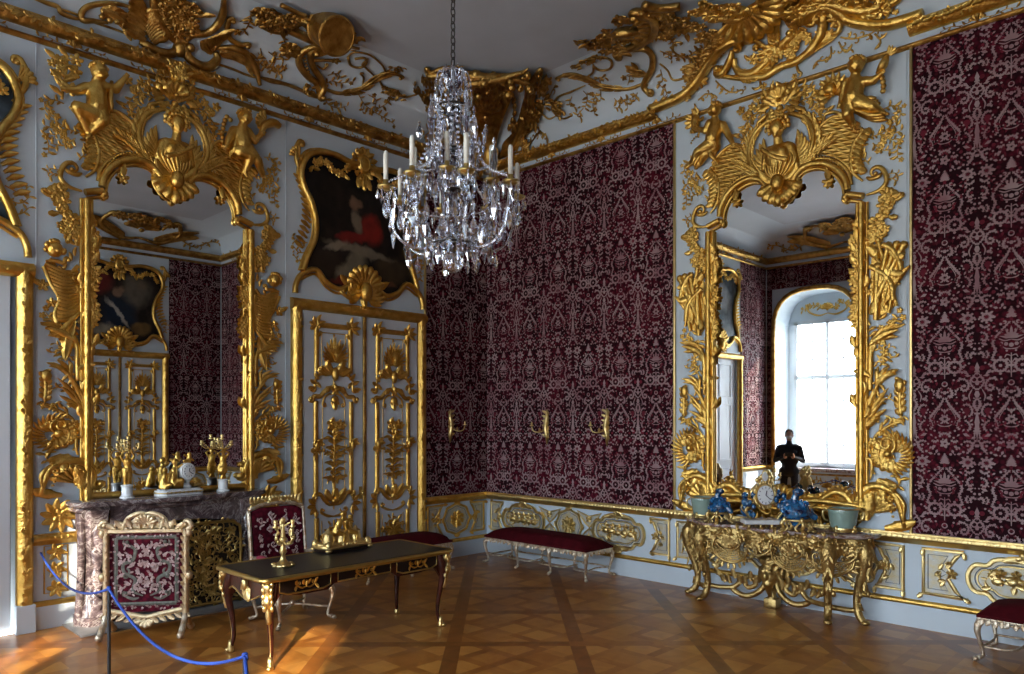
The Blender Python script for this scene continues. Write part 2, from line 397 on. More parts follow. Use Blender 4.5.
def shell(m, c, R0, a0, a1, ribs=7, h=0.05, w=0.0, r0=0.12, ex=1.0):
    na = ribs * 4; nr = 6; V = []
    for i in range(nr + 1):
        t = i / nr
        for j in range(na + 1):
            s = j / na; a = a0 + (a1 - a0) * s; g = abs(sin(ribs * PI * s))
            rr = R0 * (r0 + (1 - r0) * t) * (1 + 0.10 * g * t); rr *= (1 - (1 - ex) * abs(2 * s - 1))
            V.append((c[0] + rr * cos(a), c[1] + rr * sin(a), w + h * (0.25 + 0.55 * t + 0.35 * g * t) * (1 - 0.25 * (t > 0.99)) * (1 if t < 0.99 else 0.6)))
    k = na + 1
    m.add(V, [(i * k + j, i * k + j + 1, (i + 1) * k + j + 1, (i + 1) * k + j) for i in range(nr) for j in range(na)])
    ell(m, (c[0], c[1], w + h * 0.4), (R0 * 0.16, R0 * 0.16, h * 0.5), 8, 5); return m
def vine(m, pts, r=0.006, lf=0.05, sp=0.06, w=0.0, k=6, fl=0.15, curls=0.0, rnd=None, wl=0.4):
    rnd = rnd or random; P = catmull([p[:2] for p in pts], k); sp *= .72; wl *= .85
    rib(m, [(p[0], p[1]) for p in P], r, w, n=5, sm=False, taper=(1, 0.4))
    d = 0; side = 1
    for i in range(1, len(P)):
        s = math.hypot(*(P[i] - P[i - 1])); d += s
        if d >= sp:
            d = 0; side = -side; hd = heading(P[i - 1], P[i]); a = hd + side * rnd.uniform(0.6, 1.3)
            L = lf * rnd.uniform(0.7, 1.2)
            if rnd.random() < fl: 
                q = (P[i][0] + cos(a) * L * 0.6, P[i][1] + sin(a) * L * 0.6); flower(m, q, L * 0.5, w, a0=rnd.random() * 3)
            elif rnd.random() < curls:
                rib(m, [tuple(P[i])] + curl(tuple(P[i]), a, L * 0.45, 0.8, -side, 8), r * 0.8, w, n=4, sm=False, taper=(1, 0.6))
            else: leaf(m, tuple(P[i]), a, L, L * wl * 0.6, side * 0.6, L * 0.22, w + r * 0.4, 2, L * 0.15)
    return m
def palm(m, pts, Ls, r=0.015, w=0.0, n=9, side=1, spread=0.8, wd=0.2, bend=0.8, start=0.0):
    n = int(n * 1.6); wd *= .72
    """spine with long leaves on one side (side=1/-1) or both (0)"""
    P = catmull([p[:2] for p in pts], 8); rib(m, [(p[0], p[1]) for p in P], r, w, sm=False, taper=(1, 0.4))
    N = len(P)
    for i in range(n):
        t = start + (1 - start) * (i + 0.5) / n; j = min(N - 2, int(t * (N - 1))); hd = heading(P[j], P[j + 1]); L = Ls * (0.65 + 0.5 * sin(PI * (t * 0.8 + 0.1)))
        for s in ((side,) if side else (1, -1)):
            leaf(m, tuple(P[j]), hd + s * spread, L, L * wd, -s * bend, L * 0.16, w + r * 0.2, 2, L * 0.12)
    return m
def beads(m, pts, r, step, w=0.0, k=6, flat=0.8):
    P = catmull([p[:2] for p in pts], k); d = 0; last = P[0]
    ell(m, (P[0][0], P[0][1], w), (r, r, r * flat), 6, 4)
    for i in range(1, len(P)):
        seg = P[i] - P[i - 1]; s = math.hypot(*seg); t = 0
        while d + (s - t) >= step:
            t += step - d; d = 0; q = P[i - 1] + seg * (t / s); ell(m, (q[0], q[1], w), (r, r, r * flat), 6, 4)
        d += s - t
    return m
# ---- organic figures: tapered capsules and balls, fused by voxel remesh into one skin
def cap(m, p, q, r0, r1, n=10):
    p = np.array(p, float); q = np.array(q, float); d = q - p; L = max(np.linalg.norm(d), 1e-6); d = d / L
    pts = []; rr = []
    for a in (0.15, 0.5, 0.85): pts.append(p - d * r0 * cos(a * PI / 2)); rr.append(r0 * sin(a * PI / 2))
    pts.append(p); rr.append(r0); pts.append(q); rr.append(r1)
    for a in (0.85, 0.5, 0.15): pts.append(q + d * r1 * cos(a * PI / 2)); rr.append(r1 * sin(a * PI / 2))
    sweep(m, pts, rr, n); return m
def fuse(m, name, mt, parent=None, xf=None, vox=0.01, smooth=3, label=None):
    me = m.mesh(name + '_tmp', mt, xf); o = bpy.data.objects.new(name + '_tmp', me); COL.objects.link(o)
    md = o.modifiers.new('r', 'REMESH'); md.mode = 'VOXEL'; md.voxel_size = vox; md.use_smooth_shade = True
    if smooth: ms = o.modifiers.new('s', 'SMOOTH'); ms.iterations = smooth; ms.factor = 0.5
    dg = bpy.context.evaluated_depsgraph_get(); dg.update()
    nm = bpy.data.meshes.new_from_object(o.evaluated_get(dg)); nm.name = name
    nm.materials.clear(); nm.materials.append(mt); nm.polygons.foreach_set('use_smooth', [True] * len(nm.polygons))
    bpy.data.objects.remove(o); bpy.data.meshes.remove(me)
    r = bpy.data.objects.new(name, nm); COL.objects.link(r); r.parent = parent
    if label: r['label'] = label
    return r
# ================================================================== the room shell
def wallquad(m, u0, u1, v0, v1, w=0.0): m.add([(u0, v0, w), (u1, v0, w), (u1, v1, w), (u0, v1, w)], [(0, 1, 2, 3)])
T_W = 0.25
m = M(); box(m, -T_W, RX + T_W, 0, T_W, 0, ZC + 0.3); struct(m.obj('wall_right', white, smooth=False), 'pale blue-white panelled wall with crimson damask')
# the left wall has a door opening to the next room (u 5.98..7.95)
DU0, DU1, DH = 6.085, 7.86, 3.36
m = M(); box(m, -T_W, 0, -DU0, T_W, 0, ZC + 0.3); box(m, -T_W, 0, -RY - T_W, -DU1, 0, ZC + 0.3); box(m, -T_W, 0, -DU1, -DU0, DH, ZC + 0.3)
struct(m.obj('wall_left', white, smooth=False), 'pale blue-white fireplace wall with gilded panelling')
m = M(); box(m, RX, RX + T_W, -RY - T_W, T_W, 0, ZC + 0.3); struct(m.obj('wall_back', white, smooth=False))
# window wall with three arched niches
WC = [1.17, 4.55, 7.90]; WHW, WSP, WTOP = 0.95, 4.05, 4.98      # half width, springing, crown height
def arch_pts(c, hw, z0, zs, zt, n=14):
    P = [(c - hw, z0), (c - hw, zs)]
    for i in range(1, n): a = PI - PI * i / n; P.append((c + hw * math.copysign(abs(cos(a)) ** 0.75, cos(a)), zs + (zt - zs) * sin(a) ** 0.75))
    return P + [(c + hw, zs), (c + hw, z0)]
m = M()
edges = [0.0] + [WC[0] - WHW, WC[0] + WHW, WC[1] - WHW, WC[1] + WHW, WC[2] - WHW, WC[2] + WHW] + [RX]
for i in range(0, 8, 2): wallquad(m, edges[i], edges[i + 1], 0, ZC + 0.3)
for c in WC:
    A = arch_pts(c, WHW, 0.0, WSP, WTOP)[1:-1]; n_ = len(A)
    V = [(a[0], a[1], 0) for a in A] + [(a[0], ZC + 0.3, 0) for a in A]
    m.add(V, [(i, i + 1, n_ + i + 1, n_ + i) for i in range(n_ - 1)])
    # niche reveal 0.7 deep
    A = arch_pts(c, WHW, 0.0, WSP, WTOP); n_ = len(A)
    V = [(a[0], a[1], 0) for a in A] + [(a[0], a[1], -0.75) for a in A]
    m.add(V, [(i, i + 1, n_ + i + 1, n_ + i) for i in range(n_ - 1)])
    # outer wall with a rectangular window hole, full coat round it
    wallquad(m, c - WHW - .3, c - 0.80, 0, 5.4, -0.75); wallquad(m, c + 0.80, c + WHW + .3, 0, 5.4, -0.75)
    wallquad(m, c - 0.80, c + 0.80, 0, 0.88, -0.75); wallquad(m, c - 0.80, c + 0.80, 4.35, 5.4, -0.75)
struct(m.obj('wall_front', white, xf=xf_W, smooth=False, recalc=False), 'window wall with three arched niches')
# windows
for k, c in enumerate(WC):
    fr = M()
    for a, b_ in ((-0.80, -0.72), (-0.035, 0.035), (0.72, 0.80)): box(fr, c + a, c + b_, 0.88, 4.35, -0.80, -0.72)
    for z in (0.88, 2.95, 4.27): box(fr, c - 0.8, c + 0.8, z, z + 0.09, -0.80, -0.72)
    for z in (1.38, 1.90, 2.42, 3.42, 3.85): box(fr, c - 0.8, c + 0.8, z, z + 0.025, -0.775, -0.745)
    for a in (-0.38, 0.355): box(fr, c + a, c + a + 0.025, 0.88, 4.35, -0.775, -0.745)
    o = struct(fr.obj('window_%d' % (k + 1), white2, xf=xf_W, smooth=False)); o['label'] = 'tall paned window in its arched niche'
    g = M(); wallquad(g, c - 0.78, c + 0.78, 0.90, 4.33, -0.76); gp = g.obj('window_pane', pane_m, parent=o, xf=xf_W, smooth=False, recalc=False)
    # sheer curtains gathered at one side
    cu = M(); nn = 40
    for s, (a, b_) in (((0, (-0.92, -.02)), (1, (.02, 0.92))) if k == 0 else ((0, (-0.92, -0.62)), (1, (0.72, 0.92)))):
        V = []
        for i in range(nn + 1):
            t = i / nn; u = c + a + (b_ - a) * t; w = -0.50 + 0.02 * sin(t * (34 if k else 80))
            V += [(u, 0.86 + .06 * cos((u - c) * 3), w * 0.9), (u, 4.25, w)]
        cu.add(V, [(2 * i, 2 * i + 2, 2 * i + 3, 2 * i + 1) for i in range(nn)])
    tag(cu.obj('window_curtain', sheer_thin if k == 0 else sheer, xf=xf_W, recalc=False), ['sheer white curtain in the corner window niche', 'sheer white curtain in the middle window niche', 'sheer white curtain in the window niche nearest the viewer'][k], 'curtain', 'sheer window curtains')
    nf = M(); box(nf, c - WHW, c + WHW, -.06, 0, -.80, 0); nf.obj('niche_floor', parq_plain, o, xf_W, smooth=False)
    sl = M(); box(sl, c - WHW, c + WHW, .76, .85, -.75, -.42, .02); sl.obj('window_sill', marble_t, o, xf_W, auto=50)
    pg = M(); rib(pg, [(c - .8, .12), (c - .8, .68), (c + .8, .68), (c + .8, .12)], .022, -.75, closed=True, sm=False)
    for sgn in (1, -1): scroll(pg, [(c, .3), (c + sgn * .2, .25), (c + sgn * .4, .4), (c + sgn * .55, .5)], .02, None, (.05, .8, sgn), -.75); vine(pg, [(c, .45), (c + sgn * .3, .55), (c + sgn * .65, .35)], .01, .1, .06, -.75)
    shell(pg, (c, .36), .14, .2, PI - .2, 7, .04, -.75); pg.obj('carved_panel', gold_old, o, xf_W, auto=60)
    A = arch_pts(c, WHW + 0.03, 0.9, WSP, WTOP + 0.03)
    t_ = M(); sweep(t_, [(a[0], a[1], 0.03) for a in A], 0.055, 8, up=(0, 0, 1), sy=0.8)
    tb = struct(t_.obj('trim_%d' % (20 + k), gold_old, xf=xf_W))
for k, c in enumerate(WC[:1]):
    g = M(); rs = random.Random(8)
    for sgn in (1, -1):
        scroll(g, [(c, 4.50), (c + sgn * .2, 4.46), (c + sgn * .42, 4.55), (c + sgn * .5, 4.70)], .022, None, (.04, .8, sgn), -.74); vine(g, [(c + sgn * .1, 4.6), (c + sgn * .35, 4.72), (c + sgn * .6, 4.62)], .01, .10, .05, -.74, rnd=rs)
    shell(g, (c, 4.58), .16, .2, PI - .2, 7, .05, -.74)
    struct(g.obj('trim_%d' % (30 + k), gold, xf=xf_W), 'gilded stucco over the window head')
# floor: diagonal Versailles parquet panels, each plank a face with its own tone
def clip_poly(P, a, b, c):
    out = []
    for i in range(len(P)):
        p, q = P[i], P[(i + 1) % len(P)]; dp = a * p[0] + b * p[1] - c; dq = a * q[0] + b * q[1] - c
        if dp <= 0: out.append(p)
        if (dp < 0 < dq) or (dq < 0 < dp): t = dp / (dp - dq); out.append((p[0] + (q[0] - p[0]) * t, p[1] + (q[1] - p[1]) * t))
    return out
def clip_rect(P, x0, x1, y0, y1):
    for a, b, c in ((1, 0, x1), (-1, 0, -x0), (0, 1, y1), (0, -1, -y0)):
        if len(P) < 3: return []
        P = clip_poly(P, a, b, c)
    return P
pan = []      # one panel: polygons + tone in panel coords 0..PP
PP, BR = 1.10, 0.135
rn = random.Random(3)
def rect(x0, x1, y0, y1): return [(x0, y0), (x1, y0), (x1, y1), (x0, y1)]
pan.append((rect(0, BR, BR, PP), 0.24)); pan.append((rect(0, PP, 0, BR), 0.29))
fi = []     # field cells: lattice at 45 degrees
s = 0.32; st = 0.085; c45 = math.sqrt(.5); mid = (BR + PP) / 2
for i in range(-5, 6):
    for j in range(-5, 6):
        x, y = (i - .5) * s, (j - .5) * s
        cells = [(rect(x + st, x + s, y + st, y + s), rn.choice((.66, .5, .62)))]
        if (i + j) % 2: cells += [(rect(x, x + st, y, y + s), 0.40), (rect(x + st, x + s, y, y + st), 0.50)]
        else: cells += [(rect(x, x + st, y + st, y + s), 0.46), (rect(x, x + s, y, y + st), 0.38)]
        for P, tn in cells:
            Q = [(mid + (p[0] - p[1]) * c45, mid + (p[0] + p[1]) * c45) for p in P]
            Q = clip_rect(Q, BR + .0, PP, BR, PP)
            if len(Q) >= 3: pan.append((Q, tn))
m = M(); tones = []
for I in range(-9, 10):
    for J in range(-1, 18):
        ox, oy = I * PP, J * PP; pt = rn.uniform(-.05, .05)
        for P, tn in pan:
            # panel frame axes along the diagonals of the room
            Q = [((ox + p[0]) * c45 + (oy + p[1]) * c45 - .8, (ox + p[0]) * c45 - (oy + p[1]) * c45 + 0.42) for p in P]
            Q = clip_rect(Q, 0, RX, -RY, 0)
            if len(Q) < 3: continue
            m.add([(q[0], q[1], 0) for q in Q], [tuple(range(len(Q)))]); tones.append(tn + pt + rn.uniform(-.09, .09))
me = m.mesh('floor', parq, smooth=False, recalc=False)
at_ = me.attributes.new('tone', 'FLOAT', 'FACE'); at_.data.foreach_set('value', tones)
o = bpy.data.objects.new('floor', me); COL.objects.link(o); struct(o, 'orange-brown oak parquet laid in diagonal panels')
# ceiling: flat field and cove
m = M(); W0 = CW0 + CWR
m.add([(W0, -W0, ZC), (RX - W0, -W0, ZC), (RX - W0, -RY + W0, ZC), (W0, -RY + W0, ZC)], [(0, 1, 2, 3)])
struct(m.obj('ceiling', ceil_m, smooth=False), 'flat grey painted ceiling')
m = M(); NS = 18; V = []; fs = []
ths = np.linspace(0, PI / 2, NS)
for t in ths:
    w = CW0 + CWR * (1 - cos(t)); z = CZ0 + CZR * sin(t)
    V += [(w, -w, z), (RX - w, -w, z), (RX - w, -RY + w, z), (w, -RY + w, z)]
for i in range(NS - 1):
    for j in range(4): fs.append((4 * i + j, 4 * i + (j + 1) % 4, 4 * i + 4 + (j + 1) % 4, 4 * i + 4 + j))
V += [(-.02, .02, CZ0), (RX + .02, .02, CZ0), (RX + .02, -RY - .02, CZ0), (-.02, -RY - .02, CZ0)]; b0 = 4 * NS
for j in range(4): fs.append((j, (j + 1) % 4, b0 + (j + 1) % 4, b0 + j))
m.add(V, fs); o = struct(m.obj('ceiling_cove', plaster, recalc=False), 'pale coved ceiling edge'); o.data.set_sharp_from_angle(angle=math.radians(50))

# ---- horizontal mouldings. profile in (w, v)
def run(m, u0, u1, prof, v0=0.0, du=None, fn=None):
    """extrude profile [(w,v)] from u0 to u1"""
    n = len(prof); nu = 1 if du is None else max(1, int((u1 - u0) / du)); V = []
    for i in range(nu + 1):
        u = u0 + (u1 - u0) * i / nu
        for j, (w, v) in enumerate(prof):
            dw = fn(u, j) if fn else 0
            V.append((u, v0 + v, w + dw))
    m.add(V, [(i * n + j, i * n + j + 1, (i + 1) * n + j + 1, (i + 1) * n + j) for i in range(nu) for j in range(n - 1)]); return m
def gad(u, j): return 0.012 * abs(sin(u * PI / 0.075)) if 2 <= j <= 4 else 0
hprof = [(0, -.08), (.045, -.075), (.06, -.055), (.09, -.025), (.10, .0), (.09, .03), (.05, .045), (.05, .06), (0, .065)]
dprof = [(0, -.075), (.03, -.07), (.045, -.035), (.075, -.028), (.085, -.005), (.075, .018), (.06, .02), (.06, .035), (0, .035)]
def rope(u, j): return 0.008 * abs(sin(u * PI / 0.05)) if 3 <= j <= 5 else 0
bprof = [(0, -.03), (.02, -.028), (.035, -.005), (.03, .02), (.012, .03), (0, .03)]
tprof = [(0, -.028), (.025, -.022), (.038, .0), (.025, .022), (0, .028)]
segsR = [(0, RX)]; segsL_low = [(0, 1.24), (3.27, 3.86), (5.56, 5.97), (8.0, RY)]
T = 1
def trimobj(mm, mt, xf, label):
    global T
    o = struct(mm.obj('trim_%d' % T, mt, xf=xf, auto=60), label); T += 1; return o
for nm, xf, LL, segs in (('R', xf_R, RX, [(0, 9.05)]), ('L', xf_L, RY, segsL_low), ('O', xf_O, RY, [(0, 1.24), (3.27, RY)]), ('W', xf_W, RX, [(0, WC[0] - WHW), (WC[0] + WHW, WC[1] - WHW), (WC[1] + WHW, WC[2] - WHW), (WC[2] + WHW, RX)])):
    det = nm in 'RL'
    if nm == 'R': hs = [(0, 3.05), (5.90, RX)]
    else: hs = [(0, LL)]
    m = M()
    for a, b_ in hs: run(m, a, b_, hprof, 5.77, 0.018 if det else None, gad if det else None)
    if det:
        rr = random.Random(5)
        for a, b_ in hs:
            u = a + .05
            while u < b_ - .05:
                leaf(m, (u, 5.77 - .02), rr.uniform(-.6, .6), 0.075, 0.024, rr.uniform(-.8, .8), 0.022, 0.105, 2, 0.012); leaf(m, (u + .02, 5.77 + rr.uniform(-.04, .035)), rr.uniform(0, 6.28), 0.055, 0.018, rr.uniform(-.8, .8), 0.018, 0.098, 2, 0.012); u += 0.05
    trimobj(m, gold_old if nm != 'R' else gold, xf, 'gilded leafy cornice moulding under the cove')
    m = M(); run(m, 0, LL, tprof, 5.60); trimobj(m, gold_old, xf, 'thin gilded moulding below the frieze')
    # dado rail
    m = M()
    for a, b_ in segs: run(m, a, b_, dprof, 0.87, 0.0125 if det else None, rope if det else None)
    trimobj(m, gold_pale if nm == 'R' else gold, xf, 'gilded rope-carved dado rail')
    m = M()
    for a, b_ in segs: run(m, a, b_, bprof, 0.235)
    trimobj(m, gold, xf, 'gilded moulding above the baseboard')
    m = M()
    for a, b_ in segs: box(m, a, b_, 0.0, 0.215, 0.0, 0.035)
    struct(m.obj('baseboard_' + {'R': 'right', 'L': 'left', 'O': 'back', 'W': 'front'}[nm], white, xf=xf, smooth=False))
# frieze sprays between the two cornice mouldings
m = M(); rr = random.Random(11)
for xf_i, L_ in ((0, RX), (1, RY)):
    m = M(); u = 0.45
    while u < L_ - .3:
        if not (xf_i == 0 and 3.2 < u < 5.9):
            shell(m, (u, 5.635), 0.07, 0.2, PI - 0.2, 5, 0.03, 0.004); leaf(m, (u, 5.64), PI / 2, 0.11, .03, 0, .02, .02)
            for s in (1, -1):
                vine(m, [(u + s * .05, 5.65), (u + s * .14, 5.64), (u + s * .22, 5.66), (u + s * .30, 5.645)], 0.004, 0.045, 0.045, 0.004, rnd=rr, fl=0)
        u += 0.86
    trimobj(m, gold_old, xf_R if xf_i == 0 else xf_L, 'small gilded sprays in the frieze')
# ================================================================== damask wall hangings: woven pattern raised over a velvet ground
# motif drawn in units, one repeat = 212 wide x 530 high; x mirrored about 0, y down from the bell (0) to the next (530)
def damask_tile():
    tw = M(); tr_ = M(); ZK = [0.0]
    def zk(): ZK[0] += .004; return ZK[0]
    def st(m, P, r, mir=True, k=4, sm=True, closed=False):
        for s in ((1, -1) if mir else (1,)):
            Q = catmull([(s * p[0], p[1]) for p in P], k, closed) if sm else np.array([(s * p[0], p[1]) for p in P], float)
            T_ = (np.roll(Q, -1, 0) - np.roll(Q, 1, 0)) if closed else np.gradient(Q, axis=0)
            T_ /= np.maximum(np.linalg.norm(T_, axis=1, keepdims=True), 1e-6); N_ = np.stack([-T_[:, 1], T_[:, 0]], 1); n = len(Q)
            t = np.linspace(0, 1, n); rr = .78 * r * (np.ones(n) if closed else 0.55 + 0.45 * np.sin(PI * t))
            V = np.concatenate([Q + N_ * rr[:, None], Q - N_ * rr[:, None]]); V = np.concatenate([V, np.full((2 * n, 1), zk())], 1)
            m.add(V, [(i, (i + 1) % n, n + (i + 1) % n, n + i) for i in range(n if closed else n - 1)])
            if r >= 3.2 and m is tw:
                for i in range(1, n - 1, 2):
                    for q in (1, -1): p = Q[i] + N_[i] * q * (rr[i] + 1.5); z = zk(); h = 2.0; m.add([(p[0] - h, p[1], z), (p[0], p[1] - h, z), (p[0] + h, p[1], z), (p[0], p[1] + h, z)], [(0, 1, 2, 3)])
    def dot(m, x, y, r, mir=True, n=6, ry=None):
        for s in ((1, -1) if mir and x else (1,)):
            z = zk(); V = [(s * x, y, z)] + [(s * x + r * cos(2 * PI * i / n), y + (ry or r) * sin(2 * PI * i / n), z) for i in range(n)]
            m.add(V, [(0, 1 + i, 1 + (i + 1) % n) for i in range(n)])
    def ring(m, x, y, R_, r, pet=0, mir=True):
        P = [(x + R_ * cos(a) , y + R_ * sin(a)) for a in np.linspace(0, 2 * PI, 10, endpoint=False)]; st(m, P, r, mir and x != 0, 2, True, True)
        for i in range(pet):
            a = 2 * PI * i / pet; dot(m, x + (R_ + r * 1.6) * cos(a), y + (R_ + r * 1.6) * sin(a), r * 1.1, mir and x != 0, 5)
    def lf(m, x, y, a, L, W, mir=True):
        for s in ((1, -1) if mir else (1,)):
            dx, dy = s * cos(a), sin(a); z = zk(); V = [(s * x, y, z), (s * x + dx * L * .4 - dy * W, y + dy * L * .4 + dx * W, z), (s * x + dx * L, y + dy * L, z), (s * x + dx * L * .4 + dy * W, y + dy * L * .4 - dx * W, z)]
            m.add(V, [(0, 1, 2, 3)])
    # bell
    st(tw, [(0, -18), (4, -8), (8, 2), (13, 14)], 5); dot(tw, 0, 4, 9, False, 8, 14); dot(tw, 0, -22, 4, False)
    # cartouche crown
    st(tw, [(3, 28), (18, 44), (32, 62), (52, 86), (57, 108), (48, 128), (56, 150), (60, 165)], 4.5)
    for a in (0.1, 0.5, 0.9, 1.35): lf(tw, 0, 88, -a - .15, 40, 5)
    lf(tw, 0, 88, -PI / 2, 46, 6, False)
    st(tw, [(0, 92), (20, 96), (38, 88)], 3); dot(tw, 0, 112, 8, False, 8); dot(tw, 16, 108, 7); dot(tw, 30, 104, 5); st(tw, [(0, 126), (18, 124), (34, 112)], 3)
    dot(tw, 20, 30, 7); dot(tw, 32, 36, 5); dot(tr_, 26, 20, 6)
    ring(tw, 33, 184, 21, 5, 8); dot(tw, 33, 184, 6); st(tw, [(0, 140), (0, 180), (0, 226)], 3, False)
    st(tw, [(2, 150), (14, 146), (20, 156)], 2.5); st(tw, [(2, 176), (8, 164)], 2); lf(tw, 2, 210, -.6, 20, 5)
    # loop + arch
    ring(tw, 0, 246, 8, 3, 0, False); st(tw, [(8, 262), (20, 268), (25, 284), (20, 294), (10, 290)], 5); dot(tw, 0, 278, 7, False); dot(tw, 10, 276, 4)
    # pear
    st(tw, [(3, 296), (10, 314), (24, 334), (36, 352), (48, 368), (46, 388), (42, 404), (50, 416)], 5)
    st(tw, [(10, 322), (24, 346), (36, 370), (34, 392)], 1.6)
    ring(tw, 0, 376, 10, 3.5, 6, False); lf(tw, 0, 338, PI / 2, 20, 6, False); lf(tw, 4, 348, -.9, 16, 4); st(tw, [(0, 404), (14, 402), (24, 396)], 2.5)
    st(tw, [(0, 428), (12, 434), (20, 424)], 3.5); dot(tw, 16, 440, 5); ring(tw, 0, 468, 9, 3.5, 5, False); st(tw, [(20, 455), (34, 462), (44, 456)], 3.5); lf(tw, 30, 476, .5, 18, 6); lf(tw, 24, 490, 1.2, 18, 5)
    # big spiral leaves on the side
    st(tw, [(42, 236), (60, 228), (76, 240), (78, 260), (66, 272), (54, 264), (60, 252)], 4); st(tw, [(60, 286), (66, 300), (58, 308)], 3.2); dot(tw, 65, 254, 6)
    st(tw, [(90, 268), (80, 290), (84, 310)], 3); st(tw, [(60, 326), (76, 322), (88, 336), (90, 356), (78, 368)], 3.8); dot(tr_, 72, 346, 12, True, 8)
    st(tw, [(66, 380), (80, 392), (84, 410), (74, 420)], 3.6); lf(tw, 60, 430, .4, 26, 6); dot(tr_, 80, 440, 11, True, 8)
    st(tw, [(62, 462), (78, 458), (92, 468), (88, 486), (74, 490)], 3.8); dot(tw, 76, 474, 5)
    # border candelabrum (x = 106 is the edge)
    lf(tw, 106, 168, PI / 2, 50, 8); ring(tw, 97, 232, 9, 3); st(tw, [(106, 205), (92, 222), (84, 240), (92, 258), (106, 270)], 3.2)
    dot(tw, 106, 246, 7); dot(tw, 106, 286, 9, True, 6, 14); st(tw, [(106, 300), (96, 316), (100, 332), (106, 346)], 4.5); lf(tw, 106, 340, PI / 2, 116, 8)
    st(tw, [(103, 380), (100, 420), (96, 452)], 3.2); st(tw, [(104, 452), (92, 470), (84, 490), (72, 504)], 4); dot(tw, 104, 474, 6)
    st(tw, [(104, 140), (92, 134), (84, 142), (88, 154)], 3.4); dot(tw, 98, 120, 5)
    # flowers beside the bell
    ring(tw, 76, 6, 13, 4.5, 8); dot(tr_, 76, 6, 8); lf(tw, 46, 6, .3, 16, 5); lf(tw, 98, 30, 2.2, 20, 5); st(tw, [(66, 34), (78, 44), (92, 40)], 3.4)
    st(tw, [(96, 60), (80, 66), (74, 82), (84, 92), (94, 84)], 3.8); lf(tw, 72, 108, -.4, 26, 6); dot(tr_, 88, 76, 6); st(tw, [(78, 128), (70, 142), (78, 156)], 3.2)
    lf(tw, 62, 196, .9, 24, 6); lf(tw, 66, 216, .1, 22, 5); dot(tw, 58, 204, 5); dot(tr_, 90, 190, 9, True, 8); dot(tr_, 40, 146, 6)
    dot(tr_, 22, 356, 5); dot(tr_, 34, 306, 6); dot(tw, 40, 318, 4); dot(tr_, 54, 448, 7); lf(tw, 40, 508, -.3, 18, 5); dot(tw, 20, 508, 5)
    for x, y, q in ((14, 132, 4), (44, 60, 4), (70, 52, 5), (100, 12, 4), (50, 226, 4), (30, 232, 4), (96, 300, 3), (72, 300, 5), (50, 350, 3), (62, 352, 4), (100, 356, 4), (56, 400, 3), (90, 396, 4), (96, 420, 3), (30, 446, 4), (56, 470, 4), (62, 498, 5), (40, 488, 4), (96, 504, 4), (88, 112, 4), (70, 90, 3), (60, 76, 3), (100, 100, 3), (80, 172, 4), (68, 178, 4), (100, 202, 3), (18, 196, 3), (14, 262, 2), (36, 284, 4), (40, 296, 3), (18, 340, 3), (24, 386, 3), (12, 392, 3), (34, 420, 4), (6, 452, 3), (34, 508, 3)): dot(tw, x, y, q)
    for x, y, a, L in ((48, 40, .6, 14), (92, 128, 1.2, 14), (56, 132, 2.4, 12), (74, 204, 1.4, 18), (90, 226, 2.2, 14), (46, 260, 2.0, 16), (34, 266, 1.2, 16), (92, 322, 1.2, 16), (54, 336, 1.0, 12), (70, 362, 2.0, 16), (92, 376, 2.2, 16), (66, 412, 2.2, 14), (50, 432, 2.4, 14), (96, 440, 2.2, 14), (46, 478, 1.2, 14), (54, 518, .2, 14), (26, 60, -1.0, 10), (10, 64, -1.2, 12)): lf(tw, x, y, a, L, 3.6)
    rr = random.Random(2)
    for i in range(60): lf(tr_, rr.uniform(4, 102), rr.uniform(0, 528), rr.uniform(0, 6.28), rr.uniform(12, 22), rr.uniform(3, 6))
    m = M(); m.cur = 1; m.merge(tw, lambda a: a + [0, 0, 3.0]); m.mi = [1] * len(m.f)
    k = len(m.f); m.merge(tr_, lambda a: a); m.mi[k:] = [2] * (len(m.f) - k); return m
TILE = damask_tile(); TA = TILE.arr(); TF = TILE.f; TMI = TILE.mi
def hanging(name, u0, u1, v0, v1, xf, uref, vref, label, w=0.012):
    m = M(); ww = m.add([(u0, v0, w), (u1, v0, w), (u1, v1, w), (u0, v1, w)], [(0, 1, 2, 3)])
    S = 0.53 / 212.0
    i0 = int(math.floor((u0 - uref) / 0.53 - .5)); i1 = int(math.ceil((u1 - uref) / 0.53 + .5)); H_ = 530 * S
    j0 = int(math.floor((v0 - vref) / H_)) ; j1 = int(math.ceil((v1 - vref) / H_)) + 1
    cen = np.array([TA[list(f)].mean(0) for f in TF])
    for i in range(i0, i1 + 1):
        for j in range(j0, j1 + 1):
            off = np.array([uref + i * 0.53, vref + j * H_, w + 0.0010 + .0004 * (i % 2) + .0008 * (j % 2)]); sc = np.array([S, -S, 0.0003])
            A = TA * sc + off; Cn = cen * sc + off
            ok = (Cn[:, 0] > u0 + .004) & (Cn[:, 0] < u1 - .004) & (Cn[:, 1] > v0 + .004) & (Cn[:, 1] < v1 - .004)
            if not ok.any(): continue
            A[:, 0] = np.clip(A[:, 0], u0, u1); A[:, 1] = np.clip(A[:, 1], v0, v1)
            o = m.n; m.v.append(A); m.n += len(A)
            for f, g, q in zip(TF, ok, TMI):
                if g: m.f.append(tuple(x + o for x in f)); m.mi.append(q)
    o = m.obj(name, [dam_g, dam_w, dam_r], xf=xf, smooth=False, recalc=False)
    return struct(o, label)
VB, VT = 0.90, 5.575
hanging('wall_hanging', 0.004, 3.275, VB, VT, xf_R, 3.02, 2.94, 'crimson damask wall hanging behind the bench')
hanging('wall_hanging', 5.93, RX - .03, VB, VT, xf_R, 6.204, 2.94, 'crimson damask wall hanging right of the console')
hanging('wall_hanging', 0.015, 1.21, VB, VT, xf_L, 0.62, 2.94, 'crimson damask wall hanging beside the double door')
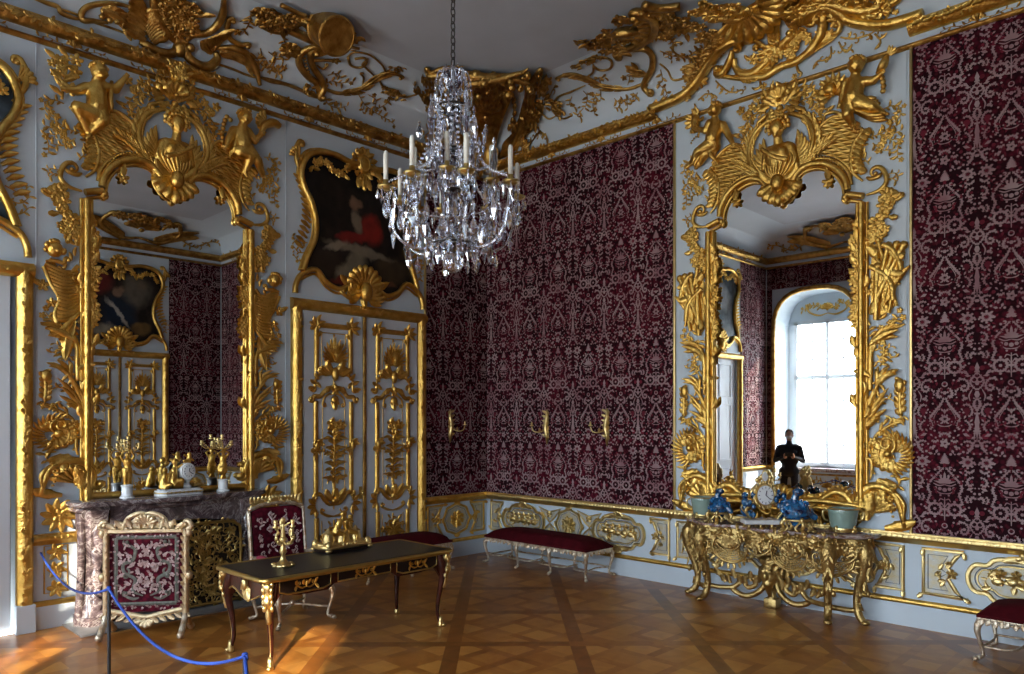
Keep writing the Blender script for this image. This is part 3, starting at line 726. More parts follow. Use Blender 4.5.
hanging('wall_hanging', 0.03, 1.21, VB, VT, xf_O, 0.62, 2.94, 'crimson damask beside the opposite door')
hanging('wall_hanging', 8.0, RY - .03, VB, VT, xf_L, 8.6, 2.94, 'crimson damask in the window corner')
hanging('wall_hanging', 3.30, RY - .03, VB, VT, xf_O, 3.9, 2.94, 'crimson damask behind the viewer')
# window wall: bands between the niches
for a, b_ in ((0.03, WC[0] - WHW - .06), (WC[0] + WHW + .06, WC[1] - WHW - .06), (WC[1] + WHW + .06, WC[2] - WHW - .06)):
    hanging('wall_hanging', a, b_, VB, 5.57, xf_W, (a + b_) / 2, 2.94, 'crimson damask on the window wall')
for c in WC: hanging('wall_hanging', c - WHW - .06, c + WHW + .06, WTOP + .09, 5.57, xf_W, c, 2.94, 'crimson damask above a window niche')
# thin gilded fillets framing the hangings
for xf, us in ((xf_R, (3.285, 5.915)), (xf_L, (1.215,))):
    for u in us:
        m = M(); box(m, u - .013, u + .013, 0.9, 5.58, 0, 0.03, 0.006); trimobj(m, gold_pale, xf, 'thin gilded fillet at the edge of the damask')
for xf, u in ((xf_L, 5.93), (xf_L, 3.335), (xf_R, 5.87)):
    m = M(); box(m, u - .006, u + .006, 0.94, 5.57, 0, 0.009, .002); trimobj(m, white, xf, 'narrow white panel joint')
# ================================================================== the two great pier mirrors
UC_R, UC_L, VM = 4.62, 4.66, 0.90
def lxf_R(p): return np.stack([p[:, 0], -p[:, 2], p[:, 1]], 1)
def lxf_L(p): return np.stack([p[:, 2], -p[:, 0], p[:, 1]], 1)
def lxf_O(p): return np.stack([-p[:, 2], -p[:, 0], p[:, 1]], 1)
def G(ox, oy, s):          # zoomed view -> local coords of the right-wall pier
    def g(*P):
        out = []
        for p in P:
            u, v = qR(ox + p[0] / s, oy + p[1] / s, 0.03); out.append((u - UC_R, v - VM) + tuple(p[2:]))
        return out
    return g
gT = G(660, 50, 3.208); g2 = G(790, 50, 5.617); g1 = G(680, 60, 5.617); g4 = G(800, 160, 5.617); g6 = G(800, 270, 5.617); g8 = G(800, 380, 5.617); g0 = G(0, 0, 1.0)
def frame_path():
    return g0((862.5, 520), (862.5, 400), (862.5, 300), (862.5, 203)), g0((862, 199), (853, 198), (846, 197.5)), g0((848.5, 191), (846, 180), (838, 170), (826, 164.5), (812, 165), (801, 171), (794, 181))
def mirror_half():
    fr = M(); a, b, c = frame_path()
    for off, r, w in ((0.0, .034, .035), (-.046, .018, .03), (.044, .016, .02)):
        rib(fr, [(p[0] + off, p[1]) for p in a], r, w, flat=1.3, n=8)
    rib(fr, [(p[0] + .02, p[1] + .02) for p in b], .034, .035, flat=1.3, n=8); rib(fr, [(p[0], p[1] - .03) for p in b], .016, .03)
    rib(fr, c, .036, .035, flat=1.2, n=8)
    inn = [(p[0] * (1 - .055), p[1] - .045) for p in c]; rib(fr, inn, .016, .035)
    out = [(p[0] * 1.03 + .01, p[1] + .055) for p in c]; rib(fr, out, .018, .03); beads(fr, [(p[0] * 1.015 + .005, p[1] + .028) for p in c], .012, .03, .06)
    e = b[-1]; scroll(fr, [(e[0] + .05, e[1]), e], .026, None, (.028, .8, 1), .04); ell(fr, (e[0] + .0, e[1] - .0, .06), (.035, .035, .03))
    # leafy pendant inside the arch
    pd = gT((540, 380), (545, 400), (540, 425)); rib(fr, pd, .018, .04)
    flower(fr, pd[-1], .06, .04); leaf(fr, pd[0], -PI / 2, .13, .04, .3, .03, .05)
    # drapery of leaves wound round the upright
    rr = random.Random(21)
    for i in range(26):
        v = 0.75 + i * 0.118; s = rr.choice((-1, 1)); u = .855 + rr.uniform(-.05, .02)
        if v < 3.1 and (v < 1.9 or v > 1.95): leaf(fr, (u, v), rr.uniform(1.2, 2.0) + s * 0.5, .15, .035, -s * .9, .03, .05, 2, .03)
    for i in range(44):   # flower garland on the inner edge, upper third
        t = i / 43; v = 2.05 + t * 1.05; leaf(fr, (.80 - .03 * sin(t * 18), v), rr.uniform(0, 6.28), .075, .024, rr.uniform(-1, 1), .02, .05, 2, .02)
        if i % 3 == 0: flower(fr, (.79 - .03 * sin(t * 18), v), .05, .05, a0=rr.random() * 3)
    tr = M()    # trellised spandrel plates
    pl = gT((505, 262), (525, 235), (560, 213), (600, 222), (640, 240), (645, 270), (622, 300), (618, 340), (622, 395), (612, 408), (590, 375), (560, 345), (520, 335), (480, 340), (440, 385), (430, 395), (455, 360), (480, 325), (500, 300))
    poly(tr, pl, 0.0, .035)
    rib(fr, gT((505, 262), (525, 235), (560, 213), (600, 218), (640, 240)), .018, .03); beads(fr, gT((455, 370), (500, 345), (550, 350), (590, 385)), .012, .032, .06)
    # rim of the plate, going down the outer flank in shell lobes
    for i in range(9):
        t = i / 8; p = gT((642 - 34 * sin(t * 2.6), 262 + t * 128))[0]; leaf(fr, p, -.1 + t * .2, .13, .045, -.9, .035, .02, 2, .03)
    scroll(fr, gT((648, 262), (622, 300), (612, 350), (622, 395), (650, 420)), .022, (.03, .7, 1), None, .02)
    # the C scrolls beside the bust: a spine with acanthus spikes
    P = gT((432, 398), (470, 350), (492, 300), (488, 250), (466, 218), (425, 205), (400, 208)); scroll(fr, P, .030, None, None, .03)
    palm(fr, P[:5], .16, .012, .03, 8, -1, .5, .22, .5); palm(fr, P[:5], .12, .012, .03, 7, 1, .6, .22, .6)
    P = gT((440, 395), (480, 350), (515, 315), (545, 292)); palm(fr, P, .13, .016, .05, 6, 0, .5, .2, .5)
    # foliage spray from the crest to the cherub
    for P in (gT((420, 190), (450, 165), (480, 155), (505, 165), (530, 190)), gT((440, 165), (445, 140), (465, 130)), gT((480, 155), (500, 130), (520, 135)), gT((500, 170), (500, 195), (525, 205))):
        vine(fr, P, .010, .09, .035, .02, fl=.2, rnd=rr)
    # outer C scroll at the shoulder and its curling tail
    scroll(fr, g4((372, 196), (440, 172), (482, 130), (480, 80), (455, 45), (425, 40)), .024, None, (.05, .7, 1), .02)
    scroll(fr, g4((372, 98), (400, 105), (440, 92), (458, 72)), .022, None, None, .02); leaf(fr, g4((470, 150))[0], -1.0, .2, .05, .8, .03, .02)
    scroll(fr, g4((470, 160), (500, 205), (540, 222), (575, 200)), .019, None, (.02, .6, 1), .02); vine(fr, g4((480, 110), (510, 100), (540, 115), (550, 80)), .006, .05, .035, .01, rnd=rr)
    vine(fr, g4((470, 90), (500, 75), (545, 70)), .005, .045, .035, .01, rnd=rr)
    # twig of small leaves outside the plate
    for P in (g2((440, 640), (400, 580), (420, 500), (500, 470), (560, 430), (600, 420)), g2((520, 330), (570, 310), (620, 320)), g2((620, 320), (612, 370), (560, 420)), g2((500, 470), (560, 500), (610, 500), (600, 560), (602, 610)), g2((460, 520), (520, 560), (590, 550)), g2((520, 450), (560, 470), (620, 450))):
        vine(fr, P, .006, .065, .030, .01, fl=.18, rnd=rr)
    # hanging flower column
    P = g4((470, 190), (500, 235), (470, 270), (480, 310), (430, 330), (440, 370), (400, 400), (415, 440), (385, 470))
    for i, p in enumerate(catmull(P, 5)):
        q = (p[0] + rr.uniform(-.04, .04), p[1] + rr.uniform(-.03, .03))
        if i % 3 == 0: flower(fr, q, .065, .03, a0=rr.random() * 3)
        leaf(fr, q, rr.uniform(0, 6.3), .10, .032, rr.uniform(-1, 1), .025, .02, 2, .02)
    # trophy of standards and quivers
    tp = M()
    poly(tp, g4((400, 560), (430, 470), (470, 540), (500, 470), (580, 465), (590, 520), (560, 580), (565, 640), (545, 700), (520, 745), (540, 800), (520, 830), (430, 890), (400, 860), (395, 700)), 0, .03)
    for A, B, r in (((400, 850), (585, 480), .035), ((410, 840), (545, 475), .03), ((420, 830), (500, 480), .03), ((545, 820), (440, 450), .022), ((560, 700), (400, 520), .02), ((430, 900), (440, 600), .035), ((500, 860), (560, 560), .026)):
        P = g4(A, B); rib(tp, P, r, .03, k=3, flat=1.1, n=8, taper=(.8, 1)); ell(tp, (P[1][0], P[1][1], .05), (r * 1.3, r * 1.3, r))
    palm(tp, g6((480, 200), (500, 120), (540, 50), (570, 10)), .14, .012, .05, 7, 0, .5, .2, .4)
    for P in (g4((470, 480), (520, 500), (560, 560), (575, 620)), g4((400, 600), (470, 640), (520, 700), (530, 790))): rib(tp, P, .028, .06, flat=.8)
    for p in g4((440, 560), (500, 620), (460, 700), (510, 520), (450, 790)): leaf(tp, p, rr.uniform(0, 6), .16, .05, .8, .03, .06)
    # palm branch under the trophy, sprays, lower palm
    lo = M()
    P = g6((392, 680), (395, 560), (398, 450), (420, 380), (470, 330), (530, 308)); palm(lo, P, .14, .028, .02, 12, -1, .45, .2, .5, .35)
    leaf(lo, g6((400, 420))[0], .75, .30, .036, -.7, .04, .05, 5); leaf(lo, g6((400, 400))[0], .35, .26, .03, -.6, .03, .03, 4); leaf(lo, g6((400, 440))[0], 1.15, .24, .03, -.7, .03, .03, 4)
    vine(lo, g6((450, 380), (440, 440), (480, 440), (520, 425)), .006, .06, .035, .01, rnd=rr, fl=0); vine(lo, g6((445, 540), (480, 510), (520, 490)), .006, .06, .035, .01, rnd=rr, fl=0)
    P = g8((372, 330), (372, 250), (400, 170), (440, 90), (470, 0), (500, -60)); 
    for k_, (dx, A) in enumerate(((470, 5), (520, 45), (500, 100), (505, 165), (460, 215), (400, 268))):
        q = g8((365, 270 + k_ * 8 - 6 * k_), (dx, A)); L = math.hypot(q[1][0] - q[0][0], q[1][1] - q[0][1]); leaf(lo, q[0], heading(*q) + .3, L, .028, -.6, .03, .03, 5, .05); leaf(lo, q[0], heading(*q) + .75, L * .75, .02, -.6, .03, .025, 4, .04)
    leaf(lo, g6((430, 665))[0], 1.2, .30, .032, -1.2, .04, .02, 4, .05); leaf(lo, g6((440, 640))[0], 1.5, .22, .026, -1.2, .03, .02, 4, .05); leaf(lo, g6((410, 640))[0], .8, .26, .026, -1.0, .03, .02, 4, .05); leaf(lo, g6((395, 600))[0], 2.4, .16, .04, .8, .03, .05, 2, .04)
    rib(lo, g8((365, 300), (385, 150), (430, 50), (430, -60)), .022, .02)
    # candelabrum-like drop at the outer edge
    P = g8((565, 20), (560, 110), (565, 200)); rib(lo, P, .02, .02)
    for i, p in enumerate(catmull(P, 5)): leaf(lo, tuple(p[:2]), (.9 if i % 2 else 2.2) - PI * 0, .08, .028, 0, .02, .02, 2, .02)
    ell(lo, (*g8((558, 30))[0], .03), (.05, .08, .03)); 
    # beaded C scroll
    scroll(lo, g8((575, 235), (540, 240), (470, 275), (420, 320), (395, 380)), .018, (.02, .6, 1), None, .015); beads(lo, g8((540, 255), (480, 285), (430, 320), (410, 380)), .014, .035, .03)
    vine(lo, g8((500, 250), (520, 215), (545, 225), (590, 200)), .01, .07, .03, .02, rnd=rr)
    # shell wheel with flame spikes
    c = g8((500, 415))[0]; shell(lo, c, .17, .3, 2 * PI - .9, 12, .05, .01, .15); ell(lo, (c[0], c[1], .07), (.045, .045, .04))
    for i in range(15): a = -1.5 + i * .22; leaf(lo, (c[0] + .11 * cos(a), c[1] + .11 * sin(a)), a + .3, .15, .018, .6, .025, .03, 2, .04)
    rib(lo, [c] + curl(c, 0, .09, 1.3, 1, 16), .014, .06, sm=False); beads(lo, [(c[0] + .15 * cos(a), c[1] + .15 * sin(a)) for a in np.linspace(.5, 5, 12)], .016, .045, .06)
    scroll(lo, g8((500, 330), (455, 370), (440, 430), (470, 490), (540, 500)), .016, None, (.03, .6, 1), .03)
    # ring loops and the great corner volute
    scroll(lo, g8((370, 560), (358, 500), (372, 445), (400, 450), (405, 510), (395, 560)), .018, None, None, .03)
    for k_ in range(5): q = g8((440, 560), (410 + k_ * 40, 640 - (k_ % 2) * 60)); leaf(lo, q[0], heading(*q) + 1.0 - k_ * .4, .20, .05, 1.0 - k_ * .3, .035, .04, 3, .05)
    c = g0((872, 492))[0]
    scroll(lo, g0((905, 528), (898, 500), (884, 487), (868, 488), (858, 500), (858, 515)), .045, None, (.06, .6, -1), .03); beads(lo, g0((895, 516), (888, 500), (874, 494), (862, 502)), .016, .045, .09)
    scroll(lo, g0((903, 522), (905, 505), (897, 494), (890, 497)), .022, None, (.03, .8, 1), .05)
    shell(lo, (c[0] - .02, c[1] - .22), .24, .2, 2.6, 8, .06, .01, .1)
    leaf(lo, g0((885, 528))[0], .15, .3, .06, .4, .04, .02, 3); leaf(lo, g0((868, 520))[0], 1.9, .3, .09, -1.2, .05, .06, 3)
    vine(lo, g0((895, 490), (900, 480), (893, 470)), .01, .08, .035, .02, rnd=rr)
    # scattered rocaille sprigs filling the outer edge
    for i in range(46):
        v = .55 + i * .055; u = .98 + .07 * sin(i * .9) + rr.uniform(-.03, .03)
        if rr.random() < .25: flower(lo, (u, v), .045, .03, a0=rr.random() * 3)
        else: leaf(lo, (u, v), rr.uniform(.3, 2.4), .09, .018, rr.uniform(-1, 1), .02, .02, 2, .02)
    for P in ([(.95, .7), (1.12, .78), (1.18, .92)], [(.95, 1.2), (1.08, 1.3), (1.17, 1.25)], [(.93, 1.6), (1.05, 1.72), (1.16, 1.70)], [(.95, 1.95), (1.1, 2.0), (1.2, 2.12)]): vine(lo, P, .008, .07, .035, .015, rnd=rr, curls=.2)
    # lower sweep towards the middle behind the table pieces
    lo2 = lo; lo = M()
    P = g0((858, 515), (848, 497), (836, 492), (822, 500), (806, 508), (790, 508)); scroll(lo, P, .045, (.03, .6, 1), None, .03); beads(lo, [(p[0], p[1] + .06) for p in P[:-1]], .018, .05, .06)
    for i in range(8): p = g0((852 - i * 8, 500))[0]; leaf(lo, (p[0], p[1] - .04), 1.9 + .1 * i, .15, .045, .6, .03, .03, 2, .03)
    return fr, tr, tp, lo2, lo
def crest(part):
    m = M(); rr = random.Random(4)
    k = gT((385, 450))[0]; cx0 = 0.0
    # keystone shell mask
    shell(m, (0, k[1] + .12), .26, PI + .35, 2 * PI - .35, 7, .09, .04, .15); ell(m, (0, k[1] + .06, .12), (.075, .10, .06)); ell(m, (0, k[1] - .12, .08), (.05, .08, .05))
    for s in (1, -1):
        scroll(m, [(s * .0, k[1] - .16), (s * .09, k[1] - .12), (s * .17, k[1] - .03), (s * .20, k[1] + .06)], .022, None, (.035, .8, s), .05)
        leaf(m, (s * .05, k[1] + .1), PI / 2 - s * 1.4, .22, .06, s * 1.2, .04, .06, 3, .04)
    if part == 0: return m
    # crest rosette above the bust
    m = M()
    c = gT((385, 160))[0]; shell(m, (0, c[1] - .10), .24, .5, PI - .5, 6, .08, .02, .2); shell(m, (0, c[1] - .02), .14, .2, PI - .2, 5, .08, .06, .2)
    for i in range(14): a = i * .48; leaf(m, (.12 * cos(a), c[1] - .02 + .09 * sin(a)), a + rr.uniform(-.4, .4), .13, .04, rr.uniform(-.8, .8), .03, .04, 2, .03)
    for s in (1, -1):
        scroll(m, [(0, c[1] - .14), (s * .12, c[1] - .12), (s * .25, c[1] - .18)], .026, None, (.03, .7, -s), .03)
        for P in ([(s * .1, c[1]), (s * .22, c[1] + .08), (s * .33, c[1] + .05)], [(s * .05, c[1] + .06), (s * .1, c[1] + .16), (s * .2, c[1] + .18)]): vine(m, P, .008, .07, .03, .02, rnd=rr)
    return m
def bust(parent, xf, flip=1):
    c = gT((385, 258))[0]; n0 = gT((388, 285))[0]; b = gT((385, 345))[0]; x0 = 0.0; Y = c[1]
    m = M()
    ell(m, (x0, Y, .12), (.078, .098, .08), 12, 8); ell(m, (x0, Y - .03, .145), (.045, .06, .05), 10, 6); cap(m, (x0, Y - .02, .19), (x0, Y + .02, .185), .012, .008)
    for s in (1, -1): ell(m, (x0 + s * .027, Y + .008, .178), (.012, .007, .008)); ell(m, (x0 + s * .035, Y - .035, .165), (.02, .02, .018))
    ell(m, (x0, Y - .058, .178), (.02, .007, .01)); ell(m, (x0, Y - .088, .165), (.022, .018, .02))
    cap(m, (x0, Y - .07, .11), (x0, Y - .15, .09), .042, .05)
    cap(m, (x0 - .10, Y - .215, .07), (x0 + .10, Y - .215, .07), .060, .060); ell(m, (x0, Y - .30, .08), (.145, .15, .085), 12, 8)
    for s in (1, -1): ell(m, (x0 + s * .055, Y - .27, .125), (.06, .06, .05), 10, 7)
    for s in (1, -1): cap(m, (x0 + s * .13, Y - .225, .07), (x0 + s * .17, Y - .38, .05), .052, .045)
    ell(m, (x0, Y - .42, .06), (.13, .10, .06))
    o = fuse(m, 'bust', gold, parent, xf, .011, 2)
    h = M(); rr = random.Random(8)
    shell(h, (x0, Y + .02), .135, -.35, PI + .35, 9, .07, .08, .45)
    for i in range(26):
        a = -.7 + i * (PI + 1.4) / 25; rad = .085 + .015 * rr.random(); ell(h, (x0 + rad * cos(a), Y + .01 + rad * sin(a), .11 + .04 * rr.random()), (.024, .024, .022), 6, 4)
    h.obj('hair', gold, o, xf)
    d = M()
    for i in range(9):
        s = -1 + i / 4; P = [(x0 + s * .10, Y - .20, 1), (x0 + s * .17 + .02, Y - .30, 1.1), (x0 + s * .13, Y - .42, .9), (x0 + s * .04, Y - .50, .5)]
        rib(d, [(p[0], p[1] - .03, p[2]) for p in P], .018, .135 - .06 * abs(s), flat=.9)
    rib(d, [(x0 - .16, Y - .20), (x0 - .02, Y - .31), (x0 + .13, Y - .38)], .024, .15)
    d.obj('drapery', gold, o, xf)
    for s in (1, -1):
        w = M()
        for i in range(6): leaf(w, (x0 + s * .17, Y - .28 - .02 * i), PI / 2 - s * (.3 + .22 * i), .24 - .012 * i, .035, s * .5, .03, .02, 2, .02)
        w.obj('feathered_collar', gold, o, xf)
def P3(g, pts):           # traced joints with an own depth: (x, y, w)
    return [(*g((p[0], p[1]))[0], p[2]) for p in pts]
def putto(name, parent, xf, J, head_r=.078, face=0.0, wings=True, drape=None, label=None):
    head_r *= 1.10; LF = 1.22
    m = M(); hd = np.array(J['head']); nk = np.array(J['neck']); sl, sr = np.array(J['sl']), np.array(J['sr']); hp = np.array(J['hip']); up = (hd - nk) / np.linalg.norm(hd - nk)
    ell(m, hd, (head_r * .92, head_r * 1.08, head_r), 14, 9)
    fx, fz = sin(face), cos(face); fc = hd + np.array([fx, 0, fz]) * head_r * .9; sd_ = np.array([fz, 0, -fx])
    ell(m, fc - [0, head_r * .1, 0] - np.array([fx, 0, fz]) * head_r * .25, (head_r * .6, head_r * .7, head_r * .5), 10, 6)
    ell(m, fc + np.array([fx, 0, fz]) * head_r * .18 - [0, head_r * .08, 0], (head_r * .14, head_r * .2, head_r * .18), 6, 4)
    for s in (1, -1):
        ell(m, fc + sd_ * s * head_r * .34 - [0, head_r * .32, 0] - np.array([fx, 0, fz]) * head_r * .05, (head_r * .3, head_r * .28, head_r * .25))
        ell(m, hd + sd_ * s * head_r * .92 - [0, head_r * .1, 0], (head_r * .16, head_r * .22, head_r * .16))
    ell(m, fc - [0, head_r * .45, 0] + np.array([fx, 0, fz]) * head_r * .06, (head_r * .22, head_r * .08, head_r * .1), 6, 4)
    ell(m, fc - [0, head_r * .78, 0] - np.array([fx, 0, fz]) * head_r * .12, (head_r * .26, head_r * .18, head_r * .2), 6, 4)
    cap(m, hd, nk, head_r * .5, head_r * .5); ch = (sl + sr) / 2; ch = ch * .75 + hp * .25; be = ch * .35 + hp * .65
    cap(m, sl, sr, head_r * .62, head_r * .62); cap(m, nk, ch, head_r * .6, head_r * 1.05); cap(m, ch, be + [0, 0, head_r * .25], head_r * 1.1, head_r * 1.15); cap(m, be, hp, head_r * 1.15, head_r * 1.15)
    for k in ('al', 'ar'):
        A = [np.array(p) for p in J[k]]; s0 = sl if k == 'al' else sr
        cap(m, s0, A[0], head_r * .52 * LF, head_r * .42 * LF); cap(m, A[0], A[1], head_r * .44 * LF, head_r * .27 * LF); d = A[1] - A[0]; d = d / np.linalg.norm(d)
        ell(m, A[1] + d * head_r * .3, head_r * .34, 8, 5)
        for f in range(4): o_ = np.array([-d[1], d[0], 0]) * head_r * (.24 - .16 * f); cap(m, A[1] + d * head_r * .45 + o_, A[1] + d * head_r * .85 + o_ + [0, 0, head_r * .15], head_r * .10, head_r * .08, 6)
        cap(m, A[1] + d * head_r * .1, A[1] + d * head_r * .4 + np.array([-d[1], d[0], 0.4]) * head_r * .45, head_r * .11, head_r * .08, 6)
    for k in ('ll', 'lr'):
        A = [np.array(p) for p in J[k]]
        cap(m, A[0], A[1], head_r * .85 * LF, head_r * .55 * LF); cap(m, A[1], A[2], head_r * .55 * LF, head_r * .32 * LF); ell(m, A[1] * .6 + A[2] * .4, head_r * .52)
        if len(A) > 3: cap(m, A[2], A[3], head_r * .32, head_r * .2)
    o = fuse(m, name, gold, parent, xf, head_r * .13, 2, label)
    h = M(); rr = random.Random(5)
    for i in range(40):
        a = rr.uniform(0, 2 * PI); b_ = rr.uniform(.05, 1.25); d = np.array([sin(b_) * cos(a), cos(b_), sin(b_) * sin(a)]); 
        if d[0] * fx + d[2] * fz > .45 and d[1] < .75: continue
        p = hd + d * head_r * 1.02; ell(h, p, head_r * .25, 6, 4)
    h.obj('curls', gold, o, xf)
    if wings:
        w = M()
        for (wx, wy), a0, sg in wings:
            for i in range(6): leaf(w, (wx, wy), a0 + sg * i * .17, .26 - .022 * i, .038, sg * .4, .03, .03, 2, .04)
        w.obj('wings', gold, o, xf)
    if drape:
        d = M()
        for P in drape:
            for k_ in range(3): rib(d, [(p[0] + .012 * k_, p[1] - .022 * k_, 1 - .1 * k_) for p in P], .028, .10 - .02 * k_, flat=1.2, taper=(.6, .5))
        d.obj('drapery', gold, o, xf)
    return o
def wing_piece():
    def g(*P): return [(lambda q: (q[0] - UC_L, q[1] - VM))(qL(20 + p[0] / 4.81, 230 + p[1] / 4.81, .03)) for p in P]
    m = M(); rr = random.Random(51); pl = g((150, 130), (180, 175), (230, 205), (275, 175), (285, 240), (285, 400), (235, 425), (180, 462), (168, 400), (186, 330), (150, 260), (112, 175))
    poly(m, pl, 0, .03)
    for i in range(15):
        t = i / 14; a = g((120 + 60 * min(1, t * 1.6) - 10 * max(0, t - .6), 160 + 270 * t), (282, 200 + 200 * t)); mid = ((a[0][0] + a[1][0]) / 2, (a[0][1] + a[1][1]) / 2 - .035); rib(m, [a[0] + (1.3,), mid + (1.0,), a[1] + (.6,)], .022, .025, flat=1.0, taper=(.7, .7))
    rib(m, g((112, 175), (150, 262), (188, 330), (168, 400), (182, 465)), .02, .03); rib(m, g((182, 175), (230, 212), (278, 172)), .018, .03)
    c = g((160, 95))[0]; ell(m, (c[0], c[1], .07), (.075, .08, .07), 12, 8); ell(m, (c[0] - .01, c[1] - .02, .13), (.02, .025, .02)); 
    for i in range(16): a = rr.uniform(-.3, 3.5); ell(m, (c[0] + .075 * cos(a), c[1] + .075 * sin(a), .06 + rr.uniform(0, .05)), (.026, .026, .024), 6, 4)
    scroll(m, g((120, 150), (165, 150), (205, 160), (215, 140)), .02, None, (.02, .6, 1), .05)
    q = g((290, 395), (240, 440), (200, 480), (140, 475)); scroll(m, q, .026, None, None, .03)
    for i in range(5): p = g((215 + i * 10, 470 + i * 14))[0]; leaf(m, p, .35 - i * .05, .22 - .02 * i, .03, -.7, .03, .03, 3, .04)
    leaf(m, g((260, 440))[0], -PI / 2 + .3, .4, .06, -.2, .05, .03, 4); leaf(m, g((110, 260))[0], .3, .12, .03, .4, .02, .02); flower(m, g((110, 265))[0], .06, .02); flower(m, g((150, 350))[0], .05, .03)
    return m
WING = wing_piece()
HALF = mirror_half(); CREST = crest(1); KEY = crest(0)
def pier_mirror(side, label):
    xf = {'R': lxf_R, 'L': lxf_L, 'O': lxf_O}[side]; loc = {'R': (UC_R, 0, VM), 'L': (0, -UC_L, VM)}[side]
    root = thing('pier_mirror', label, 'mirror', loc)
    # glass
    a, b, c = frame_path(); top = [(p[0] * .97, p[1]) for p in c]; gb = .36 if side == 'L' else .12; R_ = [(.84, gb), (.84, a[3][1])] + [(b[2][0] - .03, b[2][1] + .04)] + top + [(0, c[-1][1] - .05)]
    gl = M(); poly(gl, R_ + [(-p[0], p[1]) for p in R_[::-1][1:]], 0.0, .02); gl.obj('mirror_glass', mirror_m, root, xf, smooth=False)
    fr, tr, tp, lo, sweep_ = HALF
    def low(q):
        if side == 'R': return q
        q = q.copy(); v = q[:, 1]; q[:, 1] = np.where(v < 1.9, 1.9 - (1.9 - v) * (1.9 - .34) / 1.9, v); return q
    def both(h, extra=None):
        m = M(); m.merge(h); m.merge(h, lambda q: q * [-1, 1, 1])
        if extra: m.merge(extra)
        return m
    both(fr).obj('carved_frame', gold, root, xf, auto=75); both(tr).obj('trellis_panel', gold_tr, root, xf, smooth=False)
    CREST.obj('crest', gold, root, xf); KEY.obj('keystone', gold, root, xf)
    for s in (1, -1):
        if side == 'R': m = M(); m.merge(tp, lambda q: q * [s, 1, 1]); m.obj('trophy', gold, root, xf, auto=60)
        else: m = M(); m.merge(WING, lambda q: q * [s, 1, 1]); m.obj('fluted_wing', gold, root, xf, auto=60)
        m = M(); m.merge(lo, lambda q: low(q) * [s, 1, 1])
        if side == 'R': m.merge(sweep_, lambda q: q * [s, 1, 1])
        m.obj('palm_branch', gold, root, xf)
    # bottom bar of the frame
    m = M()
    if side == 'L': rib(m, [(-.86, .335), (.86, .335)], .03, .03, sm=False); box(m, -.84, .84, .0, .33, 0, .03, .01)
    else:
        for v, r in ((.22, .04), (.15, .03)): rib(m, [(-.9, v), (-.4, v + .03), (0, v - .02), (.4, v + .03), (.9, v)], r, .03, flat=1.2, n=8)
        shell(m, (0, .14), .24, .3, PI - .3, 9, .07, .03)
        for s in (1, -1):
            for i in range(5): leaf(m, (s * (.2 + i * .13), .20), PI / 2 + s * (-.9), .15, .045, s * .7, .03, .05)
            poly(m, [(-.80, .02), (.80, .02), (.84, .16), (-.84, .16)], 0, .02); rb_ = random.Random(41)
            for i in range(90): leaf(m, (rb_.uniform(-.85, .85), rb_.uniform(.04, .16)), rb_.uniform(0, 6.3), .12, .03, rb_.uniform(-1, 1), .035, .02, 3, .03)
            for s in (1, -1): scroll(m, [(s * .15, .06), (s * .35, .14), (s * .6, .08), (s * .8, .12)], .025, (.04, .7, 1), (.04, .7, -1), .04)
    m.obj('lower_frame', gold, root, xf, auto=60)
    bust(root, xf)
    if side == 'R':
        J = {'head': P3(g2, [(395, 105, .14)])[0], 'neck': P3(g2, [(385, 160, .12)])[0], 'sl': P3(g2, [(332, 198, .10)])[0], 'sr': P3(g2, [(432, 190, .10)])[0], 'hip': P3(g2, [(372, 305, .10)])[0],
             'al': P3(g2, [(310, 255, .08), (300, 305, .10)]), 'ar': P3(g2, [(480, 185, .10), (518, 160, .12)]),
             'll': P3(g2, [(350, 315, .10), (345, 375, .14), (362, 430, .06), (372, 455, .09)]), 'lr': P3(g2, [(405, 310, .12), (480, 335, .12), (530, 362, .06), (560, 368, .08)])}
        o = putto('cherub', root, xf, J, .075, .15, [], [P3(g2, [(345, 320, 0), (400, 350, 0), (470, 380, 0), (540, 375, 0)]), P3(g2, [(400, 300, 0), (450, 290, 0), (500, 285, 0)])], label='frontal gilded cherub holding out a torch')
        t = M(); q = g2((505, 150), (545, 100), (565, 45)); rib(t, [(q[0][0], q[0][1], .7), (q[1][0], q[1][1], 1.8), (q[2][0], q[2][1], .6)], .024, .10, flat=1.4); beads(t, g2((525, 165), (535, 210), (530, 255)), .03, .045, .08)
        for i in range(4): leaf(t, q[2], heading(q[0], q[1]) - .6 + i * .4, .09, .02, 0, .02, .1)
        t.obj('torch', gold, o, xf)
        t = M(); c = g2((245, 255))[0]; shell(t, c, .14, -.5, PI + .9, 8, .08, .03)
        for i in range(5): leaf(t, (c[0], c[1] + .05), PI / 2 - .9 + i * .42, .17, .03, 0, .03, .06)
        ell(t, (c[0] - .02, c[1] + .06, .08), (.07, .07, .05)); scroll(t, g2((190, 410), (200, 365), (250, 350), (300, 370), (340, 400)), .018, (.03, .7, -1), None, .03)
        t.obj('shell', gold, o, xf)
        J = {'head': P3(g1, [(225, 292, .14)])[0], 'neck': P3(g1, [(218, 340, .12)])[0], 'sl': P3(g1, [(190, 368, .13)])[0], 'sr': P3(g1, [(254, 372, .08)])[0], 'hip': P3(g1, [(200, 478, .10)])[0],
             'al': P3(g1, [(170, 412, .14), (128, 402, .14)]), 'ar': P3(g1, [(285, 430, .08), (312, 475, .10)]),
             'll': P3(g1, [(185, 490, .12), (125, 530, .14), (75, 590, .08), (50, 612, .09)]), 'lr': P3(g1, [(205, 490, .08), (160, 540, .10), (120, 590, .06), (95, 615, .07)])}
